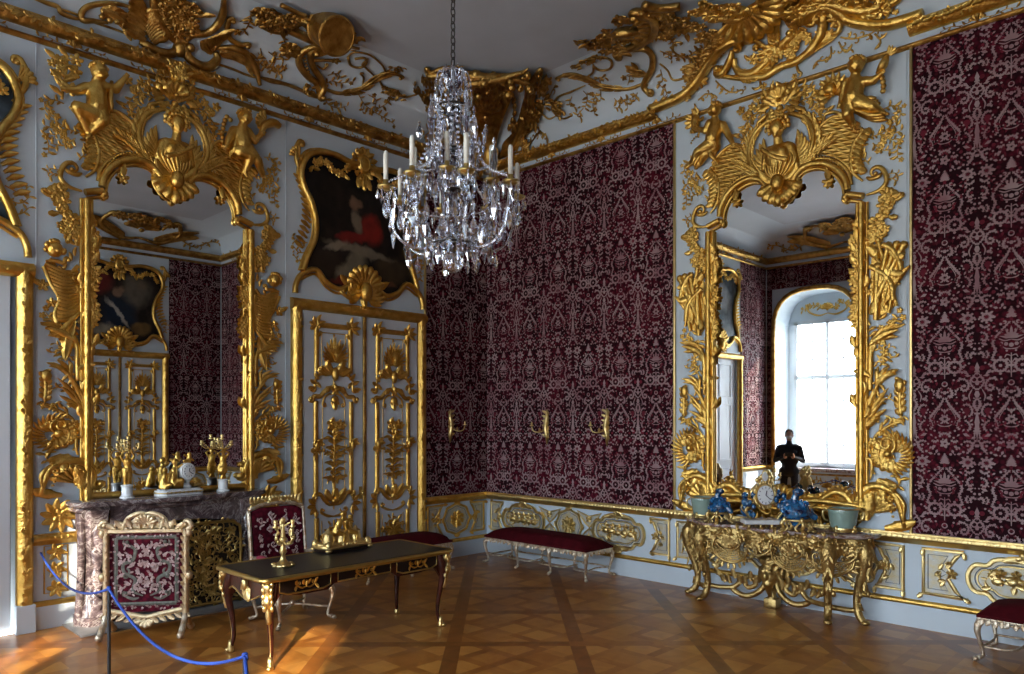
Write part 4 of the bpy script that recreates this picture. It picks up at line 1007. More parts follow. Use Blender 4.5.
        o = putto('cherub', root, xf, J, .068, -1.1, [], [P3(g1, [(215, 480, 0), (150, 510, 0), (110, 560, 0), (90, 600, 0)]), P3(g1, [(205, 490, 0), (190, 530, 0), (215, 575, 0)])], label='seated gilded cherub in profile with a flower sheaf')
        t = M(); c = g1((95, 350))[0]; rr = random.Random(6)
        for i in range(22): a = rr.uniform(0, 6.3); leaf(t, (c[0] + .05 * cos(a), c[1] + .07 * sin(a)), a, .08, .026, .5, .03, .06, 2, .03)
        ell(t, (c[0], c[1], .06), (.06, .09, .05)); rib(t, g1((120, 445), (125, 405), (100, 360)), .015, .1); beads(t, g1((100, 420), (70, 450), (60, 480)), .012, .03, .03)
        t.obj('flower_sheaf', gold, o, xf)
    else:
        def gl_(ox, oy, s):
            def g(*P):
                out = []
                for p in P: u, v = qL(ox + p[0] / s, oy + p[1] / s, .05); out.append((u - UC_L, v - VM) + tuple(p[2:]))
                return out
            return g
        a_ = gl_(0, 0, 5.617); d_ = gl_(160, 90, 4.814); k_ = gl_(0, 0, 3.008)
        J = {'head': P3(a_, [(540, 420, .15)])[0], 'neck': P3(a_, [(530, 470, .12)])[0], 'sl': P3(a_, [(478, 500, .10)])[0], 'sr': P3(a_, [(590, 500, .10)])[0], 'hip': P3(k_, [(285, 345, .10)])[0],
             'al': P3(a_, [(420, 520, .10), (365, 515, .12)]), 'ar': P3(a_, [(640, 510, .10), (680, 460, .12)]),
             'll': P3(k_, [(270, 350, .12), (222, 330, .15), (262, 398, .08), (265, 415, .10)]), 'lr': P3(k_, [(295, 350, .12), (300, 372, .16), (265, 405, .07), (258, 420, .09)])}
        o = putto('cherub', root, xf, J, .078, -.1, [], [P3(k_, [(330, 250, 0), (325, 300, 0), (330, 340, 0)]), P3(k_, [(215, 310, 0), (250, 340, 0), (310, 345, 0)])], label='frontal gilded cherub holding up a flowering branch')
        t = M(); rr = random.Random(16); vine(t, a_((345, 560), (350, 500), (365, 420), (380, 330)), .014, .14, .03, .06, rnd=rr, fl=.3); vine(t, a_((355, 440), (320, 380), (330, 330)), .01, .12, .03, .06, rnd=rr); 
        t.obj('flowering_branch', gold, o, xf)
        J = {'head': P3(d_, [(392, 140, .14)])[0], 'neck': P3(d_, [(385, 175, .12)])[0], 'sl': P3(d_, [(345, 200, .10)])[0], 'sr': P3(d_, [(412, 205, .10)])[0], 'hip': P3(d_, [(390, 295, .10)])[0],
             'al': P3(d_, [(320, 240, .12), (308, 272, .12)]), 'ar': P3(d_, [(445, 250, .10), (470, 225, .12)]),
             'll': P3(d_, [(375, 305, .12), (420, 330, .16), (400, 400, .08), (410, 420, .10)]), 'lr': P3(d_, [(410, 300, .12), (450, 350, .15), (490, 410, .07), (500, 425, .09)])}
        o = putto('cherub', root, xf, J, .076, .2, [], [P3(d_, [(360, 200, 0), (350, 260, 0), (345, 310, 0)]), P3(d_, [(345, 290, 0), (400, 310, 0), (450, 320, 0)])], label='gilded cherub with raised cornucopia')
        t = M(); rib(t, d_((445, 260, .7), (475, 220, 1), (490, 180, 1.4), (530, 165, 1.8), (565, 180, 1.2)), .03, .08, flat=1.2); q = d_((500, 165))[0]
        for i in range(6): leaf(t, q, 1.2 - i * .4, .14, .04, .5, .03, .08, 2, .03)
        t.obj('cornucopia', gold, o, xf); t = M(); beads(t, d_((305, 270), (300, 200), (320, 130), (345, 150)), .03, .05, .05); t.obj('garland', gold, o, xf)
    return root
mirR = pier_mirror('R', 'tall arched gilded mirror with two cherubs above the console table')
mirL = pier_mirror('L', 'tall arched gilded mirror with two cherubs above the marble fireplace')
# ================================================================== doors, overdoors, dado panels
DC = 2.25; DHW = 1.03
def door_frame_m():
    fm = M()
    prof = [(-.075, 0), (-.07, .05), (-.04, .085), (0, .095), (.03, .08), (.05, .045), (.062, .04), (.065, 0)]
    for s in (1, -1): sweep(fm, [(s * .95, .0, 0), (s * .95, 3.42, 0)], 1.0, prof=[(p[0] * s, p[1]) for p in prof], up=(0, 0, 1))
    sweep(fm, [(-1.03, 3.40, 0), (1.03, 3.40, 0)], 1.0, prof=prof, up=(0, 0, 1))
    rr = random.Random(31); v = .25
    while v < 3.3:
        for s in (1, -1): leaf(fm, (s * (.95 + rr.uniform(-.015, .015)), v), PI / 2 + rr.uniform(-.7, .7), .06, .020, rr.uniform(-1, 1), .012, .086, 2, .006)
        v += .04
    u = -.9
    while u < .9: leaf(fm, (u, 3.40), rr.uniform(-.5, .5), .06, .02, rr.uniform(-1, 1), .012, .086, 2, .006); u += .045
    return fm
def leaf_panel(m, m2, c):
    """carved decoration of one door leaf, centre c; m gold solid, m2 thin fillets"""
    hw = .245
    bar = [(-.032, 0), (-.028, .014), (-.01, .026), (.018, .026), (.032, .008), (.034, 0)]
    def vbar(u, v0, v1): sweep(m, [(u, v0, 0), (u, v1, 0)], 1.0, prof=bar, up=(0, 0, 1))
    # top panel
    for s in (1, -1): vbar(c + s * hw, 2.58, 3.14)
    sweep(m, [(c - hw, 3.16, 0), (c + hw, 3.16, 0)], 1.0, prof=bar, up=(0, 0, 1))
    for s in (1, -1):
        for a in (0, .8, 1.6, 2.4, -.8): leaf(m, (c + s * (hw + .01), 3.15), PI / 2 + s * (-a + .2), .12 if a else .14, .03, .3, .03, .02, 2, .03)
        flower(m, (c + s * hw, 3.15), .05, .03); leaf(m, (c + s * (hw - .06), 3.08), -PI / 2 + s * .5, .08, .03, .5, .02, .01)
    for P in ([(c - .17, 3.07), (c + .17, 3.07)], [(c - .17, 3.07), (c - .17, 2.6)], [(c + .17, 3.07), (c + .17, 2.6)]): rib(m2, P, .006, 0, sm=False)
    # palmette
    for i in range(13): a = PI / 2 + (i - 6) * .27; leaf(m, (c, 2.72), a, .30 - .018 * abs(i - 6) ** 1.1, .026, -(i - 6) * .05, .03, .01, 2, .035)
    for i in range(7): leaf(m, (c, 2.76), PI / 2 + (i - 3) * .2, .2, .02, 0, .03, .03, 2, .02)
    rib(m2, [(c, 3.03), (c, 2.95)], .006, 0, sm=False); ell(m, (c, 3.045, .01), (.015, .02, .012), 6, 4)
    for s in (1, -1):
        scroll(m, [(c, 2.52), (c + s * .07, 2.60), (c + s * .14, 2.64)], .025, None, (.045, .8, -s), .01)
        leaf(m, (c + s * .02, 2.56), PI / 2 - s * .9, .2, .06, s * .9, .045, .02, 3, .03)
        leaf(m, (c + s * .05, 2.56), PI / 2 - s * 1.5, .19, .05, s * .9, .04, .02, 3, .03)
        scroll(m, [(c + s * .10, 2.54), (c + s * .20, 2.55), (c + s * .27, 2.48), (c + s * .27, 2.36)], .018, None, (.03, .7, s), .01)
        for k in range(4): leaf(m, (c + s * (.20 + .025 * k), 2.54 - .05 * k), PI / 2 - s * (.4 + .5 * k), .11, .028, s * .6, .025, .02, 2, .02)
        leaf(m, (c + s * .27, 2.40), -PI / 2 + s * .8, .10, .03, s * .4, .02, .01); leaf(m, (c + s * .26, 2.46), -PI / 2 - s * .7, .10, .03, 0, .02, .01)
    ell(m, (c, 2.56, .04), (.05, .09, .04), 8, 5); rib(m, [(c, 2.5), (c, 2.40)], .01, 0, sm=False); leaf(m, (c, 2.46), -PI / 2, .12, .03, 0, .02, .01)
    # arched head of the middle panel
    for s in (1, -1):
        scroll(m, [(c + s * .30, 2.23), (c + s * .28, 2.28), (c + s * .2, 2.28), (c + s * .14, 2.34), (c + s * .07, 2.39), (c, 2.40)], .028, (.03, .7, s), None, .0)
        scroll(m, [(c + s * .16, 2.18), (c + s * .14, 2.26), (c + s * .07, 2.31), (c + s * .02, 2.30)], .014, (.03, .8, -s), None, .0)
        leaf(m, (c + s * .04, 2.40), -s * .3 + (0 if s > 0 else PI), .14, .04, -s * .7, .03, .03, 2, .02)
    flower(m, (c, 2.36), .07, .03); leaf(m, (c, 2.26), -PI / 2, .15, .05, 0, .04, .02); leaf(m, (c, 2.26), -PI / 2 + .6, .1, .03, 0, .03, .02); leaf(m, (c, 2.26), -PI / 2 - .6, .1, .03, 0, .03, .02)
    ell(m, (c, 2.24, .03), (.055, .06, .035), 8, 5)
    for s in (1, -1):
        vbar(c + s * (hw + .01), 1.08, 2.22); rib(m2, [(c + s * .16, 2.14), (c + s * .16, 1.12)], .006, 0, sm=False)
        for k in range(6): leaf(m, (c + s * .255, 1.66 + .03 * (k - 2.5)), PI / 2 + (k - 2.5) * 1.1, .10, .035, .4, .03, .025, 2, .03)
        ell(m, (c + s * .255, 1.67, .035), (.035, .07, .03))
    # candelabrum plant: vase of blooms on a stalk of leaves
    rib(m, [(c, 1.92), (c - .01, 1.6), (c + .01, 1.35), (c, 1.12)], .022, 0)
    rr = random.Random(9)
    for k in range(9): leaf(m, (c + rr.uniform(-.05, .05), 1.88 + rr.uniform(-.04, .05)), rr.uniform(-.3, 3.5), .12, .035, rr.uniform(-1, 1), .035, .02, 2, .03)
    for k, p in enumerate(((-.07, 1.93), (.06, 1.94), (0, 1.88), (-.02, 1.80))): flower(m, (c + p[0], p[1]), .07, .03)
    for k in range(13):
        v = 1.78 - .048 * k; L = .13 + .05 * sin(k * 1.7) 
        for s in (1, -1): leaf(m, (c + s * .01, v), PI / 2 - s * (.6 + .3 * (k % 2)), L, .022, -s * 1.3, .025, .015, 2, .03)
    for s in (1, -1):
        vine(m, [(c, 1.62), (c + s * .1, 1.58), (c + s * .2, 1.62), (c + s * .24, 1.58)], .008, .06, .04, .01, rnd=rr)
        vine(m, [(c, 1.30), (c + s * .08, 1.24), (c + s * .13, 1.30)], .008, .06, .03, .01, rnd=rr)
    # foot of the middle panel: swagged scrolls
    for s in (1, -1):
        scroll(m, [(c + s * .27, 1.06), (c + s * .2, 1.07), (c + s * .14, 1.00), (c + s * .07, .94), (c, .93)], .026, (.02, .6, -s), None, 0)
        leaf(m, (c + s * .02, .98), PI / 2 - s * 1.0, .2, .05, s * .8, .04, .02, 3, .03); leaf(m, (c, 1.0), PI / 2 - s * .3, .14, .04, s * .5, .04, .03)
        for k in range(5): leaf(m, (c + s * .27, .98 - .02 * k), PI / 2 + s * (-.4 - .75 * k), .12, .03, s * .6, .025, .01, 2, .02)
        scroll(m, [(c, .78), (c + s * .1, .80), (c + s * .18, .84)], .018, None, (.03, .7, s), 0)
    ell(m, (c, .98, .03), (.06, .05, .04), 8, 5); rib(m, [(c, .93), (c, .87)], .008)
    # lower panel
    for s in (1, -1):
        vbar(c + s * hw, .27, .78); rib(m2, [(c + s * .17, .30), (c + s * .17, .74)], .006, 0, sm=False)
        vine(m, [(c + s * .02, .34), (c + s * .1, .42), (c + s * .12, .56), (c + s * .05, .68)], .009, .08, .04, .01, rnd=rr)
    sweep(m, [(c - hw, .26, 0), (c + hw, .26, 0)], 1.0, prof=bar, up=(0, 0, 1))
    for i in range(8): leaf(m, (c, .52), i * PI / 4, .15, .035, .3, .03, .02, 2, .03)
    rib(m, [(c, .74), (c, .3)], .014)
FRM = door_frame_m()
def double_door(k, side, xf, uc, label):
    bx = M(); box(bx, -.89, .89, 0.01, 3.34, .0, .02)
    root = bx.obj('door_%d' % k, white2, xf=xf, smooth=False); struct(root, label)
    root.location = {'L': (0, -uc, 0), 'O': (RX, -uc, 0), 'R': (uc, 0, 0)}[side]
    FRM.obj('door_frame', gold, root, xf, auto=50)
    for s in (1, -1):
        lb = M(); box(lb, *(sorted((s * .02, s * .875))), .04, 3.32, .02, .045, .006)
        lf_ = lb.obj('door_leaf', white2, root, xf, smooth=False)
        g_, f_ = M(), M(); leaf_panel(g_, f_, s * .455); g_.merge(f_)
        g_.obj('carved_panel', gold, lf_, (lambda q: xf(q + [0, 0, .045])), auto=60)
    m = M(); box(m, -.022, .022, .04, 3.32, .02, .07, .008); m.obj('cover_strip', gold_old, root, xf)
    m = M(); ell(m, (.06, 1.05, .09), (.02, .03, .03)); sweep(m, [(.06, 1.05, .04), (.06, 1.05, .09)], .01); box(m, .035, .085, .97, 1.13, .045, .052, .004); m.obj('door_handle', brass, root, xf)
    return root
double_door(1, 'L', lxf_L, DC, 'white double door with gilded carved panels')
double_door(4, 'O', lxf_O, DC, 'white and gold double door opposite the fireplace')
# gilded picture frames with paintings over the doors
def painting(name, base, elems):
    m = bpy.data.materials.new(name); n, l = nodes(m); b = n['Principled BSDF']; b.inputs['Roughness'].default_value = 0.4; b.inputs['Specular IOR Level'].default_value = .3
    tc = n.new('ShaderNodeTexCoord'); ns = n.new('ShaderNodeTexNoise'); ns.inputs['Scale'].default_value = 5; ns.inputs['Detail'].default_value = 6; l.new(tc.outputs['Object'], ns.inputs['Vector'])
    sb = n.new('ShaderNodeVectorMath'); sb.operation = 'SUBTRACT'; l.new(ns.outputs['Color'], sb.inputs[0]); sb.inputs[1].default_value = (.5, .5, .5)
    sc_ = n.new('ShaderNodeVectorMath'); sc_.operation = 'SCALE'; l.new(sb.outputs[0], sc_.inputs[0]); sc_.inputs['Scale'].default_value = .22
    ad = n.new('ShaderNodeVectorMath'); ad.operation = 'ADD'; l.new(tc.outputs['Object'], ad.inputs[0]); l.new(sc_.outputs[0], ad.inputs[1])
    rp = n.new('ShaderNodeValToRGB'); l.new(ns.outputs['Fac'], rp.inputs['Fac']); rp.color_ramp.elements[0].position = .4; rp.color_ramp.elements[0].color = (*base[0], 1); rp.color_ramp.elements[1].position = .75; rp.color_ramp.elements[1].color = (*base[1], 1)
    cur = rp.outputs['Color']
    for (u, v, ru, rv, rot, col) in elems:
        mp = n.new('ShaderNodeMapping'); mp.vector_type = 'TEXTURE'; mp.inputs['Location'].default_value = (0, -u, v); mp.inputs['Rotation'].default_value = (rot, 0, 0); mp.inputs['Scale'].default_value = (50, ru, rv)
        l.new(ad.outputs[0], mp.inputs['Vector']); ln = n.new('ShaderNodeVectorMath'); ln.operation = 'LENGTH'; l.new(mp.outputs[0], ln.inputs[0])
        mr = n.new('ShaderNodeMapRange'); mr.inputs['From Min'].default_value = 1.15; mr.inputs['From Max'].default_value = .65; l.new(ln.outputs['Value'], mr.inputs['Value'])
        mm = n.new('ShaderNodeMath'); mm.operation = 'MULTIPLY'; l.new(mr.outputs[0], mm.inputs[0]); mm2 = n.new('ShaderNodeMath'); mm2.operation = 'MULTIPLY_ADD'; mm2.inputs[1].default_value = 1.1; mm2.inputs[2].default_value = .3; mm2.use_clamp = True; l.new(ns.outputs['Fac'], mm2.inputs[0]); l.new(mm2.outputs[0], mm.inputs[1])
        mx = n.new('ShaderNodeMix'); mx.data_type = 'RGBA'; l.new(mm.outputs[0], mx.inputs[0]); l.new(cur, mx.inputs[6]); mx.inputs[7].default_value = (*col, 1); cur = mx.outputs[2]
    l.new(cur, b.inputs['Base Color']); return m
def om(x, y): u, v = qL(290 + x / 3.964, 140 + y / 3.964, .02); return (u - DC, v - 3.5)
E_ = []
for x, y, rx, ry, rot, col in ((130, 480, 70, 50, .3, (.035, .022, .014)), (400, 520, 60, 60, 0, (.06, .04, .02)), (280, 440, 120, 22, -.1, (.20, .16, .11)), (245, 500, 70, 40, .7, (.22, .18, .12)), (185, 415, 40, 14, .5, (.26, .21, .15)), (325, 360, 42, 65, .1, (.26, .018, .012)), (255, 385, 60, 26, .1, (.22, .016, .012)), (210, 555, 45, 18, 0, (.16, .014, .01)), (268, 320, 17, 50, .1, (.20, .16, .11)), (265, 250, 20, 26, 0, (.22, .12, .07)), (380, 575, 40, 15, 0, (.14, .06, .03))):
    u, v = om(x, y); E_.append((u, v, rx / 3.964 / 74 * 1.3, ry / 3.964 / 79, rot, col))
pm_dark = painting('old_canvas', ((.005, .004, .004), (.022, .016, .012)), E_)
pm_sea = painting('sea_canvas', ((.02, .03, .04), (.12, .16, .19)), [(.1, 1.2, .5, .3, .3, (.35, .38, .40)), (-.3, .55, .5, .2, 0, (.05, .045, .04))])
pm_brown = painting('brown_canvas', ((.012, .009, .008), (.05, .035, .028)), [(.5, 1.4, .4, .3, 0, (.16, .02, .018)), (-.35, 1.3, .3, .4, 0, (.14, .12, .09)), (0, .7, .38, .48, 0, (.012, .025, .05)), (.0, 1.22, .10, .14, 0, (.26, .16, .10)), (0, .75, .40, .05, -.9, (.42, .40, .36)), (.35, .42, .3, .12, .2, (.30, .26, .2)), (-.45, .45, .2, .15, 0, (.2, .12, .04))])
def od(px, py):      # zoom view (290,140) x3.964 -> overdoor local
    u, v = qL(290 + px / 3.964, 140 + py / 3.964, .02); return (u - DC, v - 3.5)
def overdoor(side, xf, uc, kind, label, half=0):
    loc = {'L': (0, -uc, 3.5), 'O': (RX, -uc, 3.5)}[side]
    root = thing('overdoor_painting', label, 'painting', loc)
    half_out = [(0, 1.79), (.20, 1.78), (.42, 1.82), (.65, 1.80), (.82, 1.70), (.90, 1.50), (.86, 1.32), (.76, 1.15), (.70, .92), (.72, .70), (.82, .48), (.88, .30)]
    half_bot = [(.70, .34), (.55, .20), (.36, .14), (.2, .22), (0, .26)]
    O = half_out + half_bot; Ofull = O + [(-p[0], p[1]) for p in O[::-1][1:-1]]
    cv = M(); poly(cv, Ofull, .0, .012, 3); cv.obj('canvas', {'sea': pm_sea, 'dark': pm_dark, 'brown': pm_brown}[kind], root, xf, smooth=False)
    fr = M(); rr = random.Random(13)
    for s in (1, -1):
        Q = [(s * p[0], p[1]) for p in half_out]; rib(fr, Q, .038, .01, flat=1.2, n=8, k=4); rib(fr, [(q[0] * 1.045, q[1] + .03 * (q[1] > 1.6)) for q in Q], .018, .01)
        Q = [(s * p[0], p[1]) for p in [(.98, .02), (.97, .12), (.90, .25)] + half_bot]; rib(fr, Q, .034, .01, flat=1.2, n=8, k=4); rib(fr, [(q[0], q[1] - .055) for q in Q[2:]], .016, .01)
        # feathered flank
        for i in range(13):
            t = i / 12; v = 1.36 - t * .78; u = .80 - .10 * sin(PI * (t * 1.05)); leaf(fr, (s * (u + .05), v), PI / 2 - s * (.75 + .1 * t), .19 - .04 * t, .03, -s * .7, .025, .01, 2, .03)
        # shoulder shell
        scroll(fr, [(s * .86, 1.45), (s * .95, 1.6), (s * .97, 1.75), (s * .92, 1.86)], .03, None, (.04, .8, s), .01); shell(fr, (s * .90, 1.66), .15, PI / 2 - s * 1.6, PI / 2 - s * .1, 5, .05, .01)
        for k in range(3): vine(fr, [(s * .80, .66 - .12 * k), (s * .92, .62 - .1 * k), (s * 1.0, .7 - .1 * k)], .006, .05, .04, .005, rnd=rr)
        # flower swag hanging over the canvas
        for t in np.linspace(0, 1, 16):
            p = (s * (.22 + .56 * t), 1.70 - .10 * sin(PI * 2 * t) - .18 * t * t + rr.uniform(-.03, .03)); flower(fr, p, .055, .03, a0=rr.random() * 3) if rr.random() < .6 else leaf(fr, p, rr.uniform(0, 6), .09, .03, .5, .03, .03)
        leaf(fr, (s * .10, .20), PI / 2 - s * 1.4, .30, .06, s * .5, .04, .03, 3, .04); scroll(fr, [(s * .05, .10), (s * .2, .04), (s * .34, .10)], .025, None, (.03, .7, s), .03)
    # top medallion and pendant
    for i in range(14): a = i * 2 * PI / 14; leaf(fr, (.11 * cos(a), 1.80 + .12 * sin(a)), a, .10, .04, .4, .035, .03, 2, .03)
    ell(fr, (0, 1.80, .04), (.11, .13, .05), 12, 7); rib(fr, [(.07 * cos(a), 1.80 + .085 * sin(a)) for a in np.linspace(0, 2 * PI, 10, endpoint=False)], .015, .07, closed=True)
    for s in (1, -1): leaf(fr, (s * .03, 1.66), -PI / 2 + s * .5, .2, .05, -s * .4, .04, .03, 3, .03); leaf(fr, (s * .12, 1.76), -s * .3 + (0 if s > 0 else PI), .2, .05, -s * .5, .04, .03, 3, .03)
    leaf(fr, (0, 1.65), -PI / 2, .2, .05, 0, .05, .04, 3, .02); shell(fr, (0, 1.88), .12, .2, PI - .2, 5, .06, .02)
    # bottom mask
    for q in (1, -1):
        for i in range(7): leaf(fr, (q * .08, .06), PI / 2 - q * (.3 + .33 * i), .26 - .012 * i, .04, q * .7, .04, .03, 3, .05)
    shell(fr, (0, .20), .27, .1, PI - .1, 9, .09, .04, .2); ell(fr, (0, .14, .10), (.09, .13, .07), 10, 7); ell(fr, (0, .14, .14), (.018, .03, .02)); leaf(fr, (0, .10), -PI / 2, .16, .06, 0, .06, .04, 3, .02)
    for s in (1, -1): ell(fr, (s * .03, .21, .13), (.018, .01, .01), 6, 4); leaf(fr, (s * .05, .12), -PI / 2 + s * .9, .16, .05, s * .7, .05, .04, 3, .03)
    fr.obj('gilded_frame', gold, root, xf, auto=70)
    return root
overdoor('L', lxf_L, DC, 'dark', 'dark painting of a bearded man in a red cape over the double door')
overdoor('L', lxf_L, 6.985, 'sea', 'grey sky painting over the open door at the left edge')
overdoor('O', lxf_O, DC, 'brown', 'dark portrait with a white sash, seen in the mirror over the fireplace')
# open door at the far left with its frame, leaf ajar and a dim lobby behind
m = FRM; fo = struct(m.obj('door_3', gold, xf=lxf_L, auto=50), 'gilded frame of the open door'); fo.location = (0, -6.985, 0)
m = M()
for s in (1, -1): box(m, s * .95 - .08, s * .95 + .08, 0, .26, 0, .10, .006)
m.obj('plinth_block', white, fo, lxf_L, smooth=False)
m = M(); box(m, -.852, .86, .03, 3.34, -.08, -.035, .006); 
for s in (1, -1):
    for v0, v1 in ((.3, .9), (1.1, 2.3), (2.5, 3.2)): rib(m, [(s * .38 - .25, v0), (s * .38 + .25, v0), (s * .38 + .25, v1), (s * .38 - .25, v1)], .014, -.035, closed=True, sm=False)
dl = m.obj('door_leaf', white2, fo, lxf_L, smooth=False)
m = M(); box(m, -.858, -.851, 1.16, 1.30, -.072, -.045, .002); m.obj('lock_plate', brass, dl, lxf_L)
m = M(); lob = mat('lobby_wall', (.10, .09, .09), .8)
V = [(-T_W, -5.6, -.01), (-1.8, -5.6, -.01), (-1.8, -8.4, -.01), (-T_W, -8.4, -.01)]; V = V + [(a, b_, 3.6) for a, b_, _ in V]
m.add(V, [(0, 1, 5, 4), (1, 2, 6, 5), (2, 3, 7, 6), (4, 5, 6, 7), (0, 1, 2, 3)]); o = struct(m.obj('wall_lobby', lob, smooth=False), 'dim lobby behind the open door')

# ---- dado panels: shaped mosaic fields in gilded strapwork
def strap(m, pts, closed=True, r=.020, k=4): rib(m, pts, r, 0, k=k, closed=closed, flat=1.0, n=6)
navy = mat('painted_fillet', (.10, .13, .17), .5)
def panel_big(g, f, nv, c, v, hw, hh, rr):
    """large cartouche: lobed outline, relief scene inside"""
    def out(k): return [(c + s * x * (hw - k) / hw, v + y * (hh - k) / hh) for s, x, y in [(1, 0, .82 * hh), (1, .30 * hw, .86 * hh), (1, .55 * hw, .78 * hh), (1, .68 * hw, .55 * hh), (1, .88 * hw, .52 * hh), (1, hw, .2 * hh), (1, hw, -.2 * hh), (1, .88 * hw, -.52 * hh), (1, .68 * hw, -.55 * hh), (1, .55 * hw, -.78 * hh), (1, .3 * hw, -.86 * hh), (1, 0, -.82 * hh), (-1, .3 * hw, -.86 * hh), (-1, .55 * hw, -.78 * hh), (-1, .68 * hw, -.55 * hh), (-1, .88 * hw, -.52 * hh), (-1, hw, -.2 * hh), (-1, hw, .2 * hh), (-1, .88 * hw, .52 * hh), (-1, .68 * hw, .55 * hh), (-1, .55 * hw, .78 * hh), (-1, .3 * hw, .86 * hh)]]
    poly(f, out(.0), 0, .006, 3); strap(g, out(0), r=.022); rib(nv, out(.055), .005, .004, closed=True, k=3); strap(g, out(.075), r=.009)
    for i in range(int(hw * 34)):     # relief figures and foliage
        a = rr.uniform(0, 6.28); q = (c + rr.uniform(-.62, .62) * hw, v + rr.uniform(-.30, .28) * hh)
        leaf(g, q, a, .08, .028, rr.uniform(-1, 1), .025, .008, 2, .015)
    for t in np.linspace(-.5, .5, 5): ell(g, (c + t * hw, v + rr.uniform(-.08, .05) * hh, .015), (.055, .04, .022)); flower(g, (c + t * hw + .03, v + .07), .045, .02)
    for s in (1, -1): vine(g, [(c + s * .45 * hw, v), (c + s * .6 * hw, v + .05), (c + s * .72 * hw, v - .02)], .006, .06, .03, .006, rnd=rr)
    for s, vv in ((1, v + hh * .86), (-1, v - hh * .86)):
        shell(g, (c, vv - s * .03), .10, s * (PI / 2) - 1.3, s * (PI / 2) + 1.3, 5, .03, .01, .2)
        for q in (1, -1): leaf(g, (c + q * .02, vv), (0 if q > 0 else PI) + q * s * .1, .18, .035, q * s * -.5, .025, .012, 3, .015)
def panel_end(g, f, nv, u0, u1, v0, v1, side, rr):
    """rectangular end panel with one notched side; side=+1 notch on the high-u side"""
    a, b_ = (u0, u1) if side > 0 else (u1, u0); d = (b_ - a); P = [(a, v0), (a, v1), (b_, v1), (a + .82 * d, v1 - .05), (a + .62 * d, v1 - .16), (a + .80 * d, (v0 + v1) / 2), (a + .62 * d, v0 + .16), (a + .82 * d, v0 + .05), (b_, v0)]
    P2 = [(a + .12 * d, v0 + .05), (a + .12 * d, v1 - .05), (a + .62 * d, v1 - .05), (a + .42 * d, v1 - .17), (a + .6 * d, (v0 + v1) / 2), (a + .42 * d, v0 + .17), (a + .62 * d, v0 + .05)]
    poly(f, P, 0, .006); rib(g, P, .020, 0, closed=True, sm=False); rib(nv, P2, .005, .004, closed=True, sm=False)
    for p in P[:3] + P[-1:]: leaf(g, p, rr.uniform(0, 6), .07, .025, .5, .02, .01)
    for i in range(7): leaf(g, (a + .5 * d + rr.uniform(-.03, .03), (v0 + v1) / 2 + rr.uniform(-.1, .1)), rr.uniform(0, 6.3), .07, .022, .5, .018, .006)
    flower(g, (a + .72 * d, (v0 + v1) / 2), .05, .01)
def panel_oval(g, f, nv, c, v, rx, ry, rr):
    P = [(c + rx * cos(a) * (1 + .05 * cos(8 * a)), v + ry * sin(a) * (1 + .05 * cos(8 * a))) for a in np.linspace(0, 2 * PI, 24, endpoint=False)]
    poly(f, P, 0, .006, 2); strap(g, P, r=.018, k=2); rib(nv, [(c + (p[0] - c) * .82, v + (p[1] - v) * .82) for p in P], .004, .004, closed=True, k=2)
    for i in range(8): a = i * PI / 4; leaf(g, (c, v), a, min(rx, ry) * .6, .028, .4, .025, .01, 2, .015); flower(g, (c + rx * .45 * cos(a + .4), v + ry * .45 * sin(a + .4)), .03, .01)
    flower(g, (c, v), .06, .02)
    for s in (1, -1): shell(g, (c, v + s * ry * .96), .06, s * PI / 2 - 1.2, s * PI / 2 + 1.2, 4, .025, .008)
    for s in (1, -1): shell(g, (c + s * rx, v), .045, (0 if s > 0 else PI) - 1.2, (0 if s > 0 else PI) + 1.2, 3, .02, .008)
def dado(name, xf, items, mt=gold_pale):
    global T
    rr = random.Random(len(items)); g, f, nv = M(), M(), M()
    for it in items:
        if it[0] == 'big': panel_big(g, f, nv, it[1], .545, it[2], .235, rr)
        if it[0] == 'end': panel_end(g, f, nv, it[1], it[2], .34, .765, it[3], rr)
        if it[0] == 'oval': panel_oval(g, f, nv, it[1], .55, it[2], .215, rr)
        if it[0] == 'tri':
            c = it[1]; P = [(c - .2, .76), (c, .70), (c + .2, .76), (c + .08, .62), (c, .56), (c - .08, .62)]; poly(f, P, 0, .006); rib(g, P, .014, 0, closed=True, sm=False)
            P2 = [(p[0], 1.10 - p[1]) for p in P]; poly(f, P2, 0, .006); rib(g, P2, .014, 0, closed=True, sm=False); rib(nv, [(c, .62), (c, .48)], .005, 0, sm=False); flower(g, (c, .67), .05, .01); flower(g, (c, .43), .05, .01)
    o = struct(f.obj('trim_%d' % T, gold_ground, xf=xf, smooth=False), 'shaped mosaic dado panels in gilded strapwork'); T += 1
    g.obj('strapwork', mt, o, xf, auto=60); nv.obj('fillet', navy, o, xf)
dado('r1', xf_R, [('end', .10, .36, 1), ('big', .76, .40), ('tri', 1.27), ('oval', 1.62, .22), ('tri', 1.97), ('big', 2.44, .40), ('end', 2.93, 3.20, -1)])
dado('r2', xf_R, [('end', 3.32, 3.6, 1), ('big', 4.62, .50), ('oval', 3.84, .2), ('oval', 5.40, .2), ('end', 5.58, 5.84, -1)])
dado('r3', xf_R, [('end', 6.02, 6.36, 1), ('big', 6.86, .46), ('tri', 7.4), ('oval', 7.75, .22), ('end', 8.5, 8.9, -1)])
dado('l1', xf_L, [('end', .08, .36, 1), ('oval', .62, .25), ('end', .88, 1.16, -1)], gold)
dado('o1', xf_O, [('end', .08, .36, 1), ('oval', .62, .25), ('end', .88, 1.16, -1), ('big', 4.2, .5), ('oval', 5.2, .25), ('big', 6.4, .5), ('oval', 7.5, .25)], gold)
dado('w1', xf_W, [('oval', 2.85, .25), ('oval', 6.2, .25)], gold)
